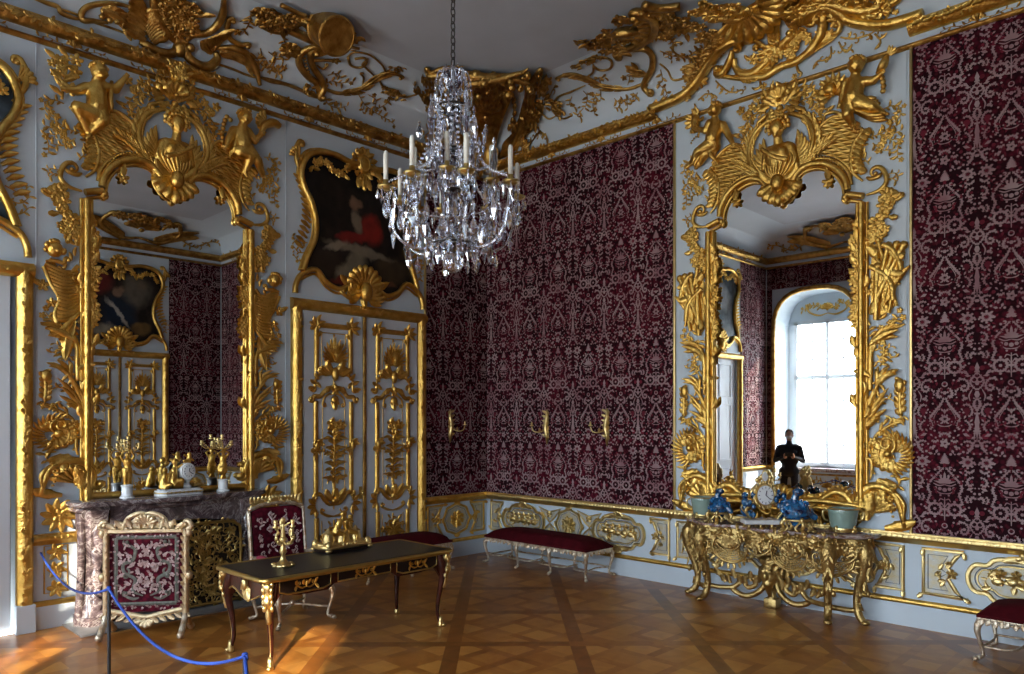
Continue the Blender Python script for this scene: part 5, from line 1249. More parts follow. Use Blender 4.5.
# narrow panels beside the fireplace, with rosettes above
for u in (5.765, 3.56):
    g = M(); rr = random.Random(3); 
    rib(g, [(u - .10, .33), (u - .10, .78), (u + .10, .78), (u + .10, .33)], .008, 0, closed=True, sm=False)
    for v in (.72, .55, .37):
        for i in range(6): leaf(g, (u, v), i * 1.05, .09, .025, .5, .025, .01, 2, .02)
        flower(g, (u, v), .04, .02)
    struct(g.obj('trim_%d' % T, gold, xf=xf_L), 'narrow gilded panel beside the fireplace'); T += 1
    g = M(); c = (u - .02 if u > 5 else u, 1.07)
    for i in range(10): leaf(g, c, i * .628, .17, .038, .5, .04, .01, 2, .03)
    flower(g, c, .07, .03, 6)
    struct(g.obj('trim_%d' % T, gold, xf=xf_L), 'gilded rosette beside the mantelpiece'); T += 1
# panel grooves beside the mirror panels
# ================================================================== gilded stucco in the cove
def Q(side, ox, oy, s):
    def g(*P): return [(*qC(side, ox + p[0] / s, oy + p[1] / s), *p[2:]) for p in P]
    return g
K = 5.614; L1 = Q('L', 0, 0, K); L2 = Q('L', 140, 0, K); L3 = Q('L', 260, 0, 5.1875); R5 = Q('R', 520, 0, 5.1875); R6 = Q('R', 660, 0, 5.1875); R7 = Q('R', 800, 0, 6.4)
cvR, cvL = cove_xf(xf_R), cove_xf(xf_L)
def cluster(m, pts, n, rad, L, w=.02, rr=None, fl=.35):
    P = catmull(pts, 5)
    for i in range(n):
        p = P[rr.randrange(len(P))]; q = (p[0] + rr.gauss(0, rad), p[1] + rr.gauss(0, rad))
        if rr.random() < fl: flower(m, q, L * .6, w + rr.uniform(0, .04), a0=rr.random() * 3)
        else: leaf(m, q, rr.uniform(0, 6.28), L * rr.uniform(.7, 1.2), L * .28, rr.uniform(-1, 1), L * .3, w + rr.uniform(0, .04), 2, L * .25)
def vine_work(side, g3, rr):
    """the traced scrolls and sprigs left of the corner (also used for the right wall with its own tracing)"""
    m = M()
    scroll(m, g3((330, 460), (410, 483), (500, 465), (560, 430), (600, 400), (640, 375), (690, 372), (740, 392)), .026, (.03, .6, 1), (.03, .7, 1), .01)
    palm(m, g3((420, 483), (520, 460), (600, 400), (680, 372)), .11, .01, .02, 12, 0, .7, .22, .6)
    scroll(m, g3((600, 400), (550, 350), (530, 330), (560, 300)), .016, None, None, .01); rib(m, g3((455, 290), (470, 335), (520, 345), (550, 320), (540, 295), (490, 300)), .018, .01); rib(m, g3((455, 290), (490, 265), (570, 280), (630, 330), (650, 370)), .014, .01)
    scroll(m, g3((530, 440), (535, 400), (520, 380)), .014, None, (.02, .6, 1), .01)
    scroll(m, g3((610, 400), (640, 450), (700, 465), (750, 500), (830, 480)), .018, None, None, .01); cluster(m, g3((640, 460), (760, 500)), 18, .04, .08, rr=rr)
    for P in (g3((510, 490), (540, 540), (590, 580), (660, 620), (700, 650)), g3((600, 570), (650, 540), (680, 510)), g3((330, 440), (370, 420), (420, 430), (480, 420)), g3((340, 500), (350, 540), (400, 560), (450, 550)), g3((540, 540), (530, 580)), g3((560, 490), (600, 520), (590, 570)), g3((350, 390), (400, 380), (415, 400)), g3((640, 380), (690, 350), (730, 350))):
        vine(m, P, .006, .075, .04, .005, rnd=rr, fl=.12, curls=.15)
    for P in (g3((490, 270), (500, 245)), g3((690, 372), (740, 350))): vine(m, P, .006, .06, .03, .005, rnd=rr)
    return m
rr = random.Random(77)
GV = ('gilded vine stucco', 'stucco')
tag(vine_work('L', L3, rr).obj('vine_stucco', gold_old, xf=cvL), 'gilded vine scrollwork on the cove left of the chandelier', 'stucco ornament')
# musical trophy scroll on the left cove
m = M()
scroll(m, L3((330, 225), (260, 235), (205, 270), (200, 330), (240, 390), (285, 430), (300, 500)), .045, None, None, .02); scroll(m, L3((255, 260), (265, 330), (305, 400), (322, 455), (300, 505)), .042, (.05, .6, 1), (.03, .6, -1), .03)
beads(m, L3((225, 290), (245, 370), (290, 430)), .02, .05, .05)
palm(m, L3((260, 280), (300, 255), (350, 240)), .16, .015, .03, 6, 0, .8, .25, .6)
rib(m, L3((270, 300), (330, 298), (375, 298)), .025, .04); flower(m, L3((390, 298))[0], .06, .04); scroll(m, L3((290, 330), (320, 350), (345, 330)), .016, None, (.02, .6, -1), .03)
scroll(m, L3((0, 405), (50, 425), (120, 435), (200, 465), (245, 490), (290, 505)), .022, None, (.02, .6, -1), .02); cluster(m, L3((230, 440), (260, 500)), 12, .03, .08, rr=rr)
tag(m.obj('scroll_stucco', gold_old, xf=cvL), 'large gilded double scroll on the cove above the double door', 'stucco ornament')
m = M(); poly(m, L3((310, 195), (430, 215), (450, 240), (350, 235)), .0, .07); rib(m, L3((140, 130, 1), (220, 165, 1.1), (300, 205, 1)), .045, .02, flat=1.2)
cluster(m, L3((360, 190), (430, 150), (500, 170)), 26, .045, .12, .04, rr); 
for a, b_ in (((430, 190), (520, 180)), ((400, 200), (515, 228)), ((420, 160), (480, 140)), ((400, 110), (430, 90))): rib(m, L3(a, b_), .02, .05, k=3)
o = tag(m.obj('trophy_stucco', gold_old, xf=cvL), 'gilded trophy of a drum and instruments high on the left cove', 'stucco ornament')
m = M(); P = L3((330, 125))[0]; lathe(m, [(.20, 0), (.215, .02), (.215, .05), (.20, .06), (.20, .30), (.215, .31), (.215, .34), (.195, .35), (.19, .34), (.0, .335)], (0, 0, 0), 24)
d_ = M(); A = m.arr(); c_ = cvL(np.array([[P[0], P[1], 0.0]]))[0]
ca, sa = cos(.9), sin(.9)
A2 = np.stack([A[:, 0] * ca + A[:, 2] * sa, A[:, 1], -A[:, 0] * sa + A[:, 2] * ca], 1)
d_.add(A2 * [1, 1, -1] + c_ + [.0, 0, -.02], m.f); d_.obj('drum', gold_old, o, auto=40)
m = M(); cluster(m, L3((20, 30), (60, 90), (130, 60), (180, 90)), 60, .06, .14, .03, rr); rib(m, L3((0, 110), (60, 140), (140, 150)), .05, .02); rib(m, L3((110, 0), (190, 40), (240, 60)), .03, .04)
for i in range(7): leaf(m, L3((205, 90))[0], -1.6 + i * .5, .2, .03, .3, .03, .04, 2, .05)
flower(m, L3((150, 245))[0], .13, .02, 9); vine(m, L3((115, 180), (130, 220), (150, 250)), .008, .07, .04, .01, rnd=rr)
for P in (L3((0, 250), (20, 330), (50, 360)), L3((80, 290), (120, 300), (110, 340), (85, 370), (110, 385)), L3((0, 300), (40, 350))): vine(m, P, .006, .07, .04, .005, rnd=rr, curls=.2)
tag(m.obj('foliage_stucco', gold_old, xf=cvL), 'gilded bundle of foliage at the top of the left cove', 'stucco ornament')
# central cartouche of the left cove with winged scrolls
m = M()
scroll(m, L2((215, 250), (165, 205), (120, 140), (90, 80), (72, 0), (70, -60)), .05, None, None, .03); scroll(m, L2((250, 230), (290, 190), (370, 175), (430, 120), (462, 50), (470, -40)), .045, None, None, .03)
scroll(m, L2((215, 330), (210, 280), (200, 240)), .06, None, None, .04); scroll(m, L2((240, 270), (265, 330), (330, 375), (390, 375), (425, 330), (415, 290)), .055, (.04, .6, 1), None, .02)
for sg, g_ in ((1, L2),): 
    for i in range(9): q = g_((395 + i * 3, 300 - i * 4))[0]; e_ = g_((330 + i * 19, 240 - i * 12))[0]; leaf(m, q, heading(q, e_), math.hypot(e_[0] - q[0], e_[1] - q[1]) * 1.2, .055, .4, .04, .03, 2, .05)
scroll(m, L2((430, 270), (500, 265), (570, 285), (620, 345), (648, 410), (668, 485)), .045, None, None, .02); palm(m, L2((440, 290), (520, 300), (590, 330), (630, 390)), .12, .02, .03, 12, 0, .9, .25, .5)
scroll(m, L2((200, 240), (180, 300), (110, 300), (30, 260), (-10, 240)), .05, None, None, .02); 
for i in range(10): q = L2((60 - i * 6, 250 - i * 14))[0]; e_ = L2((70 - i * 10, 170 - i * 28))[0]; leaf(m, q, heading(q, e_) + .6, .26, .06, .5, .05, .03, 2, .05)
for i in range(7): q = L2((20, 230 - 32 * i))[0]; leaf(m, q, 0.4 + .05 * i, .2, .06, -.6, .05, .04, 2, .03)
scroll(m, L2((500, 95), (485, 150), (500, 210), (560, 245), (600, 240)), .032, (.03, .7, 1), (.025, .7, 1), .02)
scroll(m, L1((600, 130), (520, 120), (455, 115), (460, 60), (520, 25), (640, 15), (760, 45)), .03, None, None, .02); palm(m, L1((560, 60), (620, 70), (690, 120), (730, 190)), .12, .03, .03, 9, 0, .8, .3, .5)
beads(m, L1((565, 95), (620, 120), (680, 130), (730, 190)), .035, .07, .05)
scroll(m, L1((180, -10), (250, 15), (320, 40), (340, 75), (400, 100), (450, 110)), .024, None, None, .01); rib(m, L1((330, 50), (420, 80), (520, 125), (640, 165), (740, 205)), .012, .01)
rib(m, L2((430, 360), (520, 390), (620, 430), (700, 440), (790, 460)), .014, .01)
cluster(m, L2((130, 20), (190, 60), (240, 20), (260, 110)), 70, .06, .14, .03, rr, .5); cluster(m, L2((170, 130), (220, 190)), 30, .05, .10, .03, rr)
for P in (L2((640, 310), (680, 360), (720, 390)), L2((560, 120), (620, 90), (600, 150), (570, 190)), L2((640, 40), (690, 60), (740, 50)), L2((720, 290), (760, 330), (740, 390), (780, 420)), L2((690, 100), (740, 150), (790, 160))): vine(m, P, .007, .08, .04, .005, rnd=rr, curls=.25)
tag(m.obj('cartouche_stucco', gold_old, xf=cvL), 'gilded winged cartouche on the cove above the fireplace mirror', 'stucco ornament')
m = M(); cluster(m, L2((180, 400), (205, 440)), 26, .035, .09, .10, rr, .4); ell(m, (*L2((195, 420))[0], .08), (.10, .12, .07)); o = tag(m.obj('rosette_stucco', gold, xf=cvL), 'gilded flower boss on the cornice above the fireplace mirror', 'stucco ornament')
# right wall vines (mirrored design, own tracing)
m = M()
scroll(m, R5((650, 430), (560, 460), (450, 450), (400, 430), (340, 400), (290, 380), (240, 380), (190, 400)), .026, (.03, .6, -1), (.025, .7, 1), .01); palm(m, R5((540, 458), (430, 445), (340, 400), (240, 380)), .11, .01, .02, 12, 0, .7, .22, .6)
scroll(m, R5((340, 400), (380, 370), (380, 330)), .016, None, None, .01); rib(m, R5((380, 340), (420, 360), (470, 350), (475, 310), (430, 290), (390, 290)), .018, .01); rib(m, R5((270, 350), (330, 310), (400, 280)), .014, .01)
scroll(m, R5((340, 440), (260, 475), (200, 500), (170, 560), (190, 600)), .018, None, None, .01); cluster(m, R5((290, 340), (350, 300), (410, 280)), 20, .03, .08, rr=rr); cluster(m, R5((180, 520), (210, 590)), 20, .04, .09, rr=rr)
scroll(m, R5((190, 600), (230, 615), (270, 600)), .014, None, (.02, .6, 1), .01); scroll(m, R5((190, 600), (150, 615), (110, 580)), .014, None, (.02, .6, -1), .01)
for P in (R5((330, 470), (350, 500), (340, 560)), R5((400, 480), (380, 540), (390, 600)), R5((420, 470), (420, 520)), R5((490, 510), (520, 530), (600, 500)), R5((490, 560), (520, 560)), R5((560, 440), (570, 400), (550, 390)), R5((420, 430), (410, 400), (450, 400)), R5((730, 360), (740, 420), (720, 430), (760, 480)), R5((270, 500), (260, 540), (300, 560)), R5((330, 560), (300, 600), (320, 610)), R5((550, 490), (560, 560)), R5((610, 480), (600, 520))):
    vine(m, P, .006, .075, .04, .005, rnd=rr, fl=.12, curls=.15)
tag(m.obj('vine_stucco', gold_old, xf=cvR), 'gilded vine scrollwork on the cove above the bench', 'stucco ornament')
m = M()      # dragon on a C scroll
scroll(m, R5((590, 245), (650, 240), (690, 280), (690, 350), (660, 410), (650, 450), (680, 490)), .042, (.03, .6, -1), (.03, .7, 1), .02); palm(m, R5((660, 380), (620, 370), (590, 340)), .13, .015, .03, 6, 0, .7, .25, .6)
scroll(m, R5((600, 40), (660, 50), (700, 90), (690, 150), (640, 190), (570, 230), (520, 240)), .065, (.05, .6, 1), None, .03)
for i in range(12): t = i / 11; q = catmull(R5((650, 50), (700, 100), (680, 160), (600, 215)), 6)[int(t * 17)]; leaf(m, tuple(q), 2.6 - t * 1.4, .20, .05, .5, .05, .05, 2, .04)
rib(m, R5((480, 180, .8), (500, 140, 1), (560, 130, 1.2), (620, 130, .8)), .045, .05, flat=1.2); cluster(m, R5((430, 140), (500, 170), (560, 160)), 30, .05, .12, .04, rr)
rib(m, R5((510, 110), (515, 70), (500, 55)), .02, .05); flower(m, R5((520, 70))[0], .10, .05, 8); rib(m, R5((570, 120), (610, 80)), .01, .06); cluster(m, R5((370, 220), (430, 210), (500, 250)), 34, .05, .11, .03, rr); vine(m, R5((370, 230), (320, 200), (280, 215)), .01, .08, .035, .02, rnd=rr)
ell(m, (*R5((510, 270))[0], .06), (.05, .09, .05)); 
tag(m.obj('dragon_stucco', gold_old, xf=cvR), 'gilded dragon perched on a C-scroll on the right cove', 'stucco ornament')
m = M(); cluster(m, R5((700, 30), (760, 60), (810, 110), (780, 140), (730, 150)), 50, .06, .12, .03, rr); cluster(m, R6((10, 60), (60, 100), (110, 90), (150, 130)), 40, .06, .11, .03, rr); rib(m, R5((640, 0), (720, 20), (830, 10)), .05, .03)
scroll(m, R6((150, 295), (110, 290), (70, 260), (75, 220), (110, 215)), .014, None, (.02, .6, -1), .01); vine(m, R6((140, 300), (180, 270), (220, 250)), .012, .09, .04, .01, rnd=rr); vine(m, R6((0, 260), (60, 285), (150, 300)), .008, .07, .04, .01, rnd=rr)
vine(m, R6((70, 215), (50, 190)), .008, .07, .03, .01, rnd=rr); vine(m, R6((120, 345), (200, 315)), .008, .09, .05, .01, rnd=rr); vine(m, R5((780, 200), (800, 240), (770, 290), (790, 310)), .006, .06, .04, .01, rnd=rr)
rib(m, R6((0, 330), (40, 365), (70, 415), (150, 400)), .014, .0); vine(m, R6((20, 440), (40, 500)), .006, .07, .04, .005, rnd=rr)
tag(m.obj('foliage_stucco', gold_old, xf=cvR), 'gilded flower bunches between dragon and shell on the right cove', 'stucco ornament')
# S-curved end of the cornice, flower bank and trellis shells over the console mirror
m = M()
P = R6((-30, 574), (50, 545), (140, 500), (195, 445), (250, 355), (300, 275), (350, 225), (400, 200), (425, 240)); rib(m, P, .062, .03, flat=1.2, n=8, taper=(1, .8)); beads(m, P[1:], .03, .09, .10); scroll(m, P[-3:], .03, None, (.04, .8, -1), .05)
for i in range(16): q = catmull(P, 4)[i * 2]; leaf(m, tuple(q[:2]), heading(P[3], P[5]) + rr.uniform(-.3, .3), .14, .03, .3, .03, .09)
P = R7((50, 135), (55, 90), (100, 50), (180, 30), (260, 75), (320, 130), (440, 165), (560, 175), (700, 140), (800, 105)); rib(m, P, .060, .03, flat=1.2, n=8); beads(m, P, .028, .09, .10); scroll(m, P[:3][::-1], .03, None, (.05, .8, 1), .05)
tag(m.obj('cornice_scroll', gold, xf=cvR), 'gilded cornice breaking into two upswept scrolls over the console mirror', 'stucco ornament')
m = M(); cluster(m, R6((170, 440), (220, 360), (250, 290), (290, 210), (260, 170)), 110, .055, .11, .03, rr, .35); cluster(m, R6((150, 400), (180, 420)), 14, .04, .09, .02, rr)
tag(m.obj('flower_stucco', gold_old, xf=cvR), 'gilded bank of flowers along the left upswept scroll', 'stucco ornament')
m = M(); poly(m, R6((335, 110), (420, 60), (500, 60), (580, 100), (545, 140), (525, 190), (450, 215), (420, 195), (350, 170)), 0, .05); rib(m, R6((335, 110), (350, 170), (450, 218), (525, 192), (550, 135), (585, 98)), .022, .03)
m2 = M(); poly(m2, R6((615, 60), (700, -30), (830, -30), (835, 100), (780, 105), (690, 135), (650, 90)), 0, .05); rib(m2, R6((600, 95), (650, 90), (690, 138), (780, 105), (835, 100)), .022, .03)
sh = M(); shell(sh, R6((430, 30))[0], .42, -2.8, .4, 11, .12, .03, .2); scroll(sh, R6((190, 20), (270, 60), (330, 60), (400, 75), (470, 50)), .05, None, None, .06); scroll(sh, R6((590, 110), (570, 60), (600, 20), (560, -30)), .035, None, None, .04); rib(sh, R6((490, 30), (510, 60), (560, 95), (600, 90)), .025, .03); vine(sh, R6((540, 20), (570, 60), (590, 40)), .008, .08, .03, .01, rnd=rr)
rib(sh, R6((500, -20), (600, -10), (720, -40)), .05, .05); cluster(sh, R6((200, 10), (300, 20), (400, 10), (480, 10)), 50, .05, .14, .06, rr, .2)
o = tag(m.obj('shell_stucco', gold_tro, xf=cvR, smooth=False), 'gilded trellis and shell over the left half of the console mirror', 'stucco ornament'); sh.obj('shell', gold, o, cvR, auto=70)
o = tag(m2.obj('trellis_stucco', gold_tro, xf=cvR, smooth=False), 'gilded trellis panel high over the middle of the console mirror', 'stucco ornament')
m = M()      # serpentine scroll in the frieze
scroll(m, R6((380, 255), (375, 310), (345, 370), (320, 390)), .05, None, (.05, .6, -1), .03); scroll(m, R6((395, 300), (400, 350), (430, 385), (490, 388), (540, 350), (600, 290), (650, 230), (700, 175)), .05, None, (.025, .7, 1), .03)
palm(m, R6((420, 390), (470, 400), (530, 370), (590, 300)), .12, .02, .05, 10, 0, .9, .3, .5)
scroll(m, R6((330, 400), (420, 410), (520, 405), (560, 400), (640, 352), (720, 325), (790, 260), (830, 230)), .045, None, None, .03); scroll(m, R7((0, 390), (60, 350), (110, 290), (150, 210), (160, 110)), .055, None, (.04, .6, 1), .03)
scroll(m, R6((580, 330), (560, 270), (540, 240), (505, 235)), .026, None, (.03, .8, 1), .03); scroll(m, R6((520, 410), (525, 450), (500, 465), (480, 458)), .016, None, None, .01); scroll(m, R6((710, 330), (720, 370), (740, 385)), .016, None, None, .01)
palm(m, R6((600, 300), (600, 240), (595, 160), (600, 110)), .10, .014, .03, 9, 0, .8, .3, .5); palm(m, R6((650, 250), (690, 220), (720, 160)), .12, .02, .04, 7, 0, .7, .3, .5); cluster(m, R6((590, 240), (620, 290), (660, 250)), 24, .05, .12, .04, rr, .1)
cluster(m, R6((470, 320), (500, 300), (530, 330)), 12, .03, .08, .02, rr); cluster(m, R6((680, 260), (710, 280)), 10, .03, .09, .02, rr); cluster(m, R6((750, 180), (800, 190)), 10, .03, .09, .02, rr)
scroll(m, R7((200, 220), (250, 210), (270, 160)), .03, None, (.03, .7, 1), .03); palm(m, R7((60, 350), (130, 290), (210, 230)), .10, .02, .04, 8, 0, .8, .3, .5)
for P in (R6((290, 420), (330, 460), (370, 480), (430, 470)), R6((200, 520), (240, 490), (290, 500), (270, 515)), R6((300, 350), (320, 340)), R7((260, 240), (330, 250), (390, 240), (450, 220), (480, 200)), R7((250, 270), (280, 320), (340, 320)), R7((200, 300), (200, 350), (170, 380), (100, 400)), R7((480, 220), (510, 250), (520, 280)), R6((180, 540), (190, 560))): vine(m, P, .010, .07, .045, .005, rnd=rr, fl=0, curls=.7)
tag(m.obj('serpent_stucco', gold, xf=cvR), 'gilded serpentine scroll in the frieze above the console mirror', 'stucco ornament')
m = M(); rib(m, R7((60, 100), (130, 20), (230, 20), (330, 60), (450, 70), (540, 40)), .06, .06); cluster(m, R7((0, 40), (80, 30), (200, -10), (300, 30), (400, 60), (470, 40), (540, 80)), 90, .07, .14, .05, rr, .25); palm(m, R7((260, 60), (330, 100), (430, 120), (500, 110)), .14, .03, .04, 9, 0, .8, .3, .5); scroll(m, R7((540, 50), (600, 20), (660, -20)), .04, None, None, .03); vine(m, R7((560, 60), (600, 90), (580, 80)), .008, .07, .03, .01, rnd=rr)
tag(m.obj('acanthus_stucco', gold, xf=cvR), 'gilded acanthus mass over the right half of the console mirror', 'stucco ornament')
# corner cartouche
def xf_corner(p):
    w, z, th = cove_pt(p[:, 1]); a = p[:, 0]; up = np.abs(a); sg = np.where(a >= 0, 1, 0)
    soft = .10 * np.exp(-(a / .12) ** 2) * 0
    wo = w + p[:, 2] * np.cos(th) + soft; zo = z - p[:, 2] * np.sin(th); k = p[:, 2] * .35
    x = np.where(sg == 1, wo + up + k * 0, wo); y = np.where(sg == 1, -wo, -(wo + up))
    return np.stack([x, y, zo], 1)
m = M()
bodyP = [(-.12, -.10), (-.16, .15), (-.30, .40), (-.42, .62), (-.34, .78), (0, .84), (.34, .78), (.42, .62), (.30, .40), (.16, .15), (.12, -.10)]
poly(m, bodyP, .0, .10, 3)
for s in (1, -1):
    scroll(m, [(s * .10, -.12), (s * .16, .15), (s * .30, .40), (s * .46, .64), (s * .42, .82)], .05, (.05, .6, s), (.06, .7, s), .06)
    scroll(m, [(s * .12, .02), (s * .35, .02), (s * .6, .12), (s * .78, .34), (s * .80, .60), (s * .95, .78)], .05, None, (.05, .7, -s), .03); palm(m, [(s * .3, .03), (s * .62, .14), (s * .80, .40), (s * .86, .68)], .2, .03, .03, 12, 0, .7, .25, .6)
    beads(m, [(s * .34, .78), (s * .52, .60), (s * .56, .38), (s * .42, .20)], .045, .08, .06)
    cluster(m, [(s * .7, .1), (s * .95, .3), (s * 1.05, .6)], 40, .09, .13, .03, rr)
    vine(m, [(s * .5, .0), (s * .8, .0), (s * 1.05, .1), (s * 1.2, .05)], .010, .08, .05, .01, rnd=rr, curls=.4); vine(m, [(s * .9, .3), (s * 1.15, .35), (s * 1.3, .5)], .010, .08, .05, .01, rnd=rr, curls=.4)
shell(m, (0, .5), .32, .2, PI - .2, 9, .10, .08, .2)
for i in range(9): leaf(m, (0, .1), PI / 2 + (i - 4) * .22, .30, .05, 0, .05, .09, 2, .03)
for s in (1, -1): scroll(m, [(0, -.02), (s * .12, -.06), (s * .22, .02)], .03, None, (.04, .8, s), .09)
cluster(m, [(-.3, .84), (0, .9), (.3, .84)], 60, .08, .14, .10, rr, .4)
m.v = [q * [1, 1.5, 1] + [0, .04, 0] for q in m.v]
o = tag(m.obj('corner_stucco', gold_old, xf=xf_corner, recalc=False), 'large gilded vase-shaped cartouche in the ceiling corner behind the chandelier', 'stucco ornament')
m = M()      # the perched bird with flowers above it, leaning out on the ceiling
b0 = np.array([1.38, -1.38, ZC - .09]); 
def cpt(a, d, h): return tuple(b0 + np.array([.707 * a + .707 * d, .707 * a - .707 * d, h]))
for P, r in (([cpt(-.7, .1, -.02), cpt(-.35, .12, .0), cpt(0, .10, -.04), cpt(.35, .05, -.02), cpt(.6, .0, -.08)], .07), ([cpt(-.5, .0, -.1), cpt(-.2, .1, -.12), cpt(.2, .1, -.05), cpt(.5, .15, .02)], .055), ([cpt(-.7, .1, 0), cpt(-.5, .2, .03), cpt(-.25, .22, .04)], .03), ([cpt(.45, .1, 0), cpt(.55, .22, .03)], .02)):
    Cc = catmull(P, 6); n_ = len(Cc); sweep(m, Cc, [r * (.35 + .65 * sin(PI * (i + .5) / n_)) for i in range(n_)], 8)
for i in range(50):
    q = cpt(rr.uniform(-.55, .6), rr.uniform(-.1, .16), rr.uniform(-.22, .02)); ell(m, q, rr.uniform(.03, .06), 6, 4)
m.obj('perched_bird', gold_old, o)
# simpler echo of the stucco on the far sides of the room, seen in the mirrors
for nm, xf, LL, lab in (('O', cove_xf(xf_O), RY, 'gilded stucco band on the cove opposite the fireplace'), ('W', cove_xf(xf_W), RX, 'gilded stucco band on the cove over the windows')):
    m = M(); c = 4.65
    for q in (c, c + 2.8, c - 2.8):
        for s in (1, -1):
            scroll(m, [(q, .1), (q + s * .4, .05), (q + s * .8, .3), (q + s * .7, .7)], .05, None, (.08, .8, s), .03); palm(m, [(q + s * .3, .05), (q + s * .8, .3), (q + s * 1.1, .4)], .22, .03, .03, 10, 0, .8, .3, .6)
            vine(m, [(q + s * .9, .2), (q + s * 1.2, .1), (q + s * 1.6, .3), (q + s * 2.0, .2)], .015, .12, .06, .01, rnd=rr, curls=.4)
        shell(m, (q, .3), .38, .2, PI - .2, 9, .1, .03, .2); cluster(m, [(q - .5, .7), (q, .8), (q + .5, .7)], 50, .1, .16, .04, rr)
    tag(m.obj('cove_stucco', gold_old, xf=xf), lab, 'stucco ornament')
# ================================================================== fireplace
FU = 4.72
def at_w(g, P): return P
root = thing('fireplace', 'violet-grey marble fireplace with carved jambs and shaped mantel shelf', 'fireplace', (0, -FU, 0))
m = M()      # shelf, serpentine front: local x = out, y = along (negative u)
out = [(-.98, 0), (-.98, .26), (-.93, .34), (-.80, .36), (-.55, .37), (-.35, .42), (0, .45), (.35, .42), (.55, .37), (.80, .36), (.93, .34), (.98, .26), (.98, 0)]
def slab(m, out, z0, z1, k=3, inset=.0):
    P = catmull([o for o in out], k); P = P[:, :2]; n = len(P); tri = geometry.tessellate_polygon([[Vector((p[0], p[1], 0)) for p in P]])
    c = P.mean(0); zs = [z0, z0 + (z1 - z0) * .25, z0 + (z1 - z0) * .75, z1]; ins = [.02, 0, 0, .015]; V = []
    for z, i_ in zip(zs, ins):
        for p in P: d = (p - c) / max(np.linalg.norm(p - c), 1e-6); q = p - d * i_; V.append((q[1], -q[0], z))
    fs = [(r * n + i, r * n + (i + 1) % n, (r + 1) * n + (i + 1) % n, (r + 1) * n + i) for r in range(3) for i in range(n)]
    fs += [tuple(3 * n + i for i in t) for t in tri] + [tuple(i for i in t[::-1]) for t in tri]; m.add(V, fs); return m
slab(m, out, 1.155, 1.205); m.obj('mantel_shelf', marble_v, root, auto=50)
m = M(); slab(m, [(a * .97, b_ * .86) for a, b_ in out], 1.10, 1.155); 
# frieze with an arched opening edge
n_ = 24; V = []
for i in range(n_ + 1):
    u = -.66 + 1.32 * i / n_; vb = .86 + .10 * abs(cos(u / .62 * PI / 2)) ** .6 if abs(u) < .62 else .86
    for x, z in ((.30 + .04 * cos(u * 2), 1.10), (.30 + .04 * cos(u * 2), vb), (.10, vb)): V.append((x, -u, z))
m.add(V, [(i * 3 + j, i * 3 + j + 1, (i + 1) * 3 + j + 1, (i + 1) * 3 + j) for i in range(n_) for j in range(2)])
m.obj('frieze', marble_v, root, auto=50)
for s in (1, -1):
    m = M(); u0, u1 = sorted((s * .62, s * .86))
    # scrolled jamb: profile varies with height
    Z = [0, .10, .10, .22, .40, .65, .85, 1.0, 1.12]; X = [.36, .36, .33, .27, .24, .25, .29, .33, .35]; W_ = [.15, .15, .13, .115, .10, .10, .11, .125, .13]
    c = s * .76; V = []
    for z, x, w_ in zip(Z, X, W_): V += [(0, -(c - w_), z), (x * .8, -(c - w_), z), (x, -(c - w_ * .6), z), (x, -(c + w_ * .6), z), (x * .8, -(c + w_), z), (0, -(c + w_), z)]
    fs = [(i * 6 + j, i * 6 + j + 1, i * 6 + 7 + j, i * 6 + 6 + j) for i in range(len(Z) - 1) for j in range(5)]; m.add(V, fs)
    sweep(m, [(.20, -s * .90, .0), (.20, -s * .89, .4), (.22, -s * .885, .8), (.25, -s * .90, 1.1)], [.05, .035, .035, .05], 8)
    m.obj('jamb', marble_v, root, auto=50)
    m = M()
    for z0, L in ((1.02, .3), (.80, .26), (.58, .24), (.36, .2)):
        lm = M(); leaf(lm, (0, 0), -PI / 2, L, .06, 0, .035, 0, 3, .05); a = lm.arr(); m.add(np.stack([a[:, 2] + .26 + .05 * (z0 > .9), -c - a[:, 0], a[:, 1] + z0], 1), lm.f)
    m.obj('carved_drop', marble_v, root)
m = M(); box(m, .0, .02, -.62, .62, 0, .95); box(m, .0, .28, .60, .63, 0, .95); box(m, .0, .28, -.63, -.60, 0, .95); m.obj('firebox', mat('soot', (.02, .017, .016), .9, 0, .3, 20), root, smooth=False)
m = M(); box(m, 0, .62, -1.0, 1.0, .0, .018, .004); struct(m.obj('trim_%d' % T, mat('hearth_stone', (.22, .21, .21), .35, 0, 0, 1, .3, 5))).location = (0, -FU, 0); T += 1
# pierced fire guard
def openwork(m, x0, x1, z0, z1, rr, n=60, arch=.1):
    for i in range(n):
        q = (rr.uniform(x0 + .05, x1 - .05), rr.uniform(z0 + .05, z1 - .05)); a = rr.uniform(0, 6.28); s = rr.choice((-1, 1)); R0 = rr.uniform(.03, .06)
        P = [q] + curl(q, a, R0, 1.1, s, 12); rib(m, P, .007, 0, sm=False, n=5); leaf(m, P[3], a + s * .9, .06, .018, .5, .012, .004)
    return m
gu = thing('fire_guard', 'dark gilded openwork fire guard in the hearth right of the fire screen', 'fire guard', (.36, -4.42, .018))
m = M(); P = [(-.34, 0), (-.34, .74), (-.30, .84), (-.20, .88), (.20, .88), (.30, .84), (.34, .74), (.34, 0)]; rib(m, P, .016, 0, k=3); rib(m, [(-.34, .03), (.34, .03)], .016)
m.obj('guard_frame', brass, gu, lxf_L); m = M(); openwork(m, -.34, .34, .02, .88, random.Random(4), 150); m.obj('openwork', brass, gu, lxf_L)
m = M(); poly(m, [(-.33, .02), (-.33, .74), (-.20, .87), (.20, .87), (.33, .74), (.33, .02)], -.012, -.008); m.obj('mesh_backing', iron, gu, lxf_L, smooth=False)

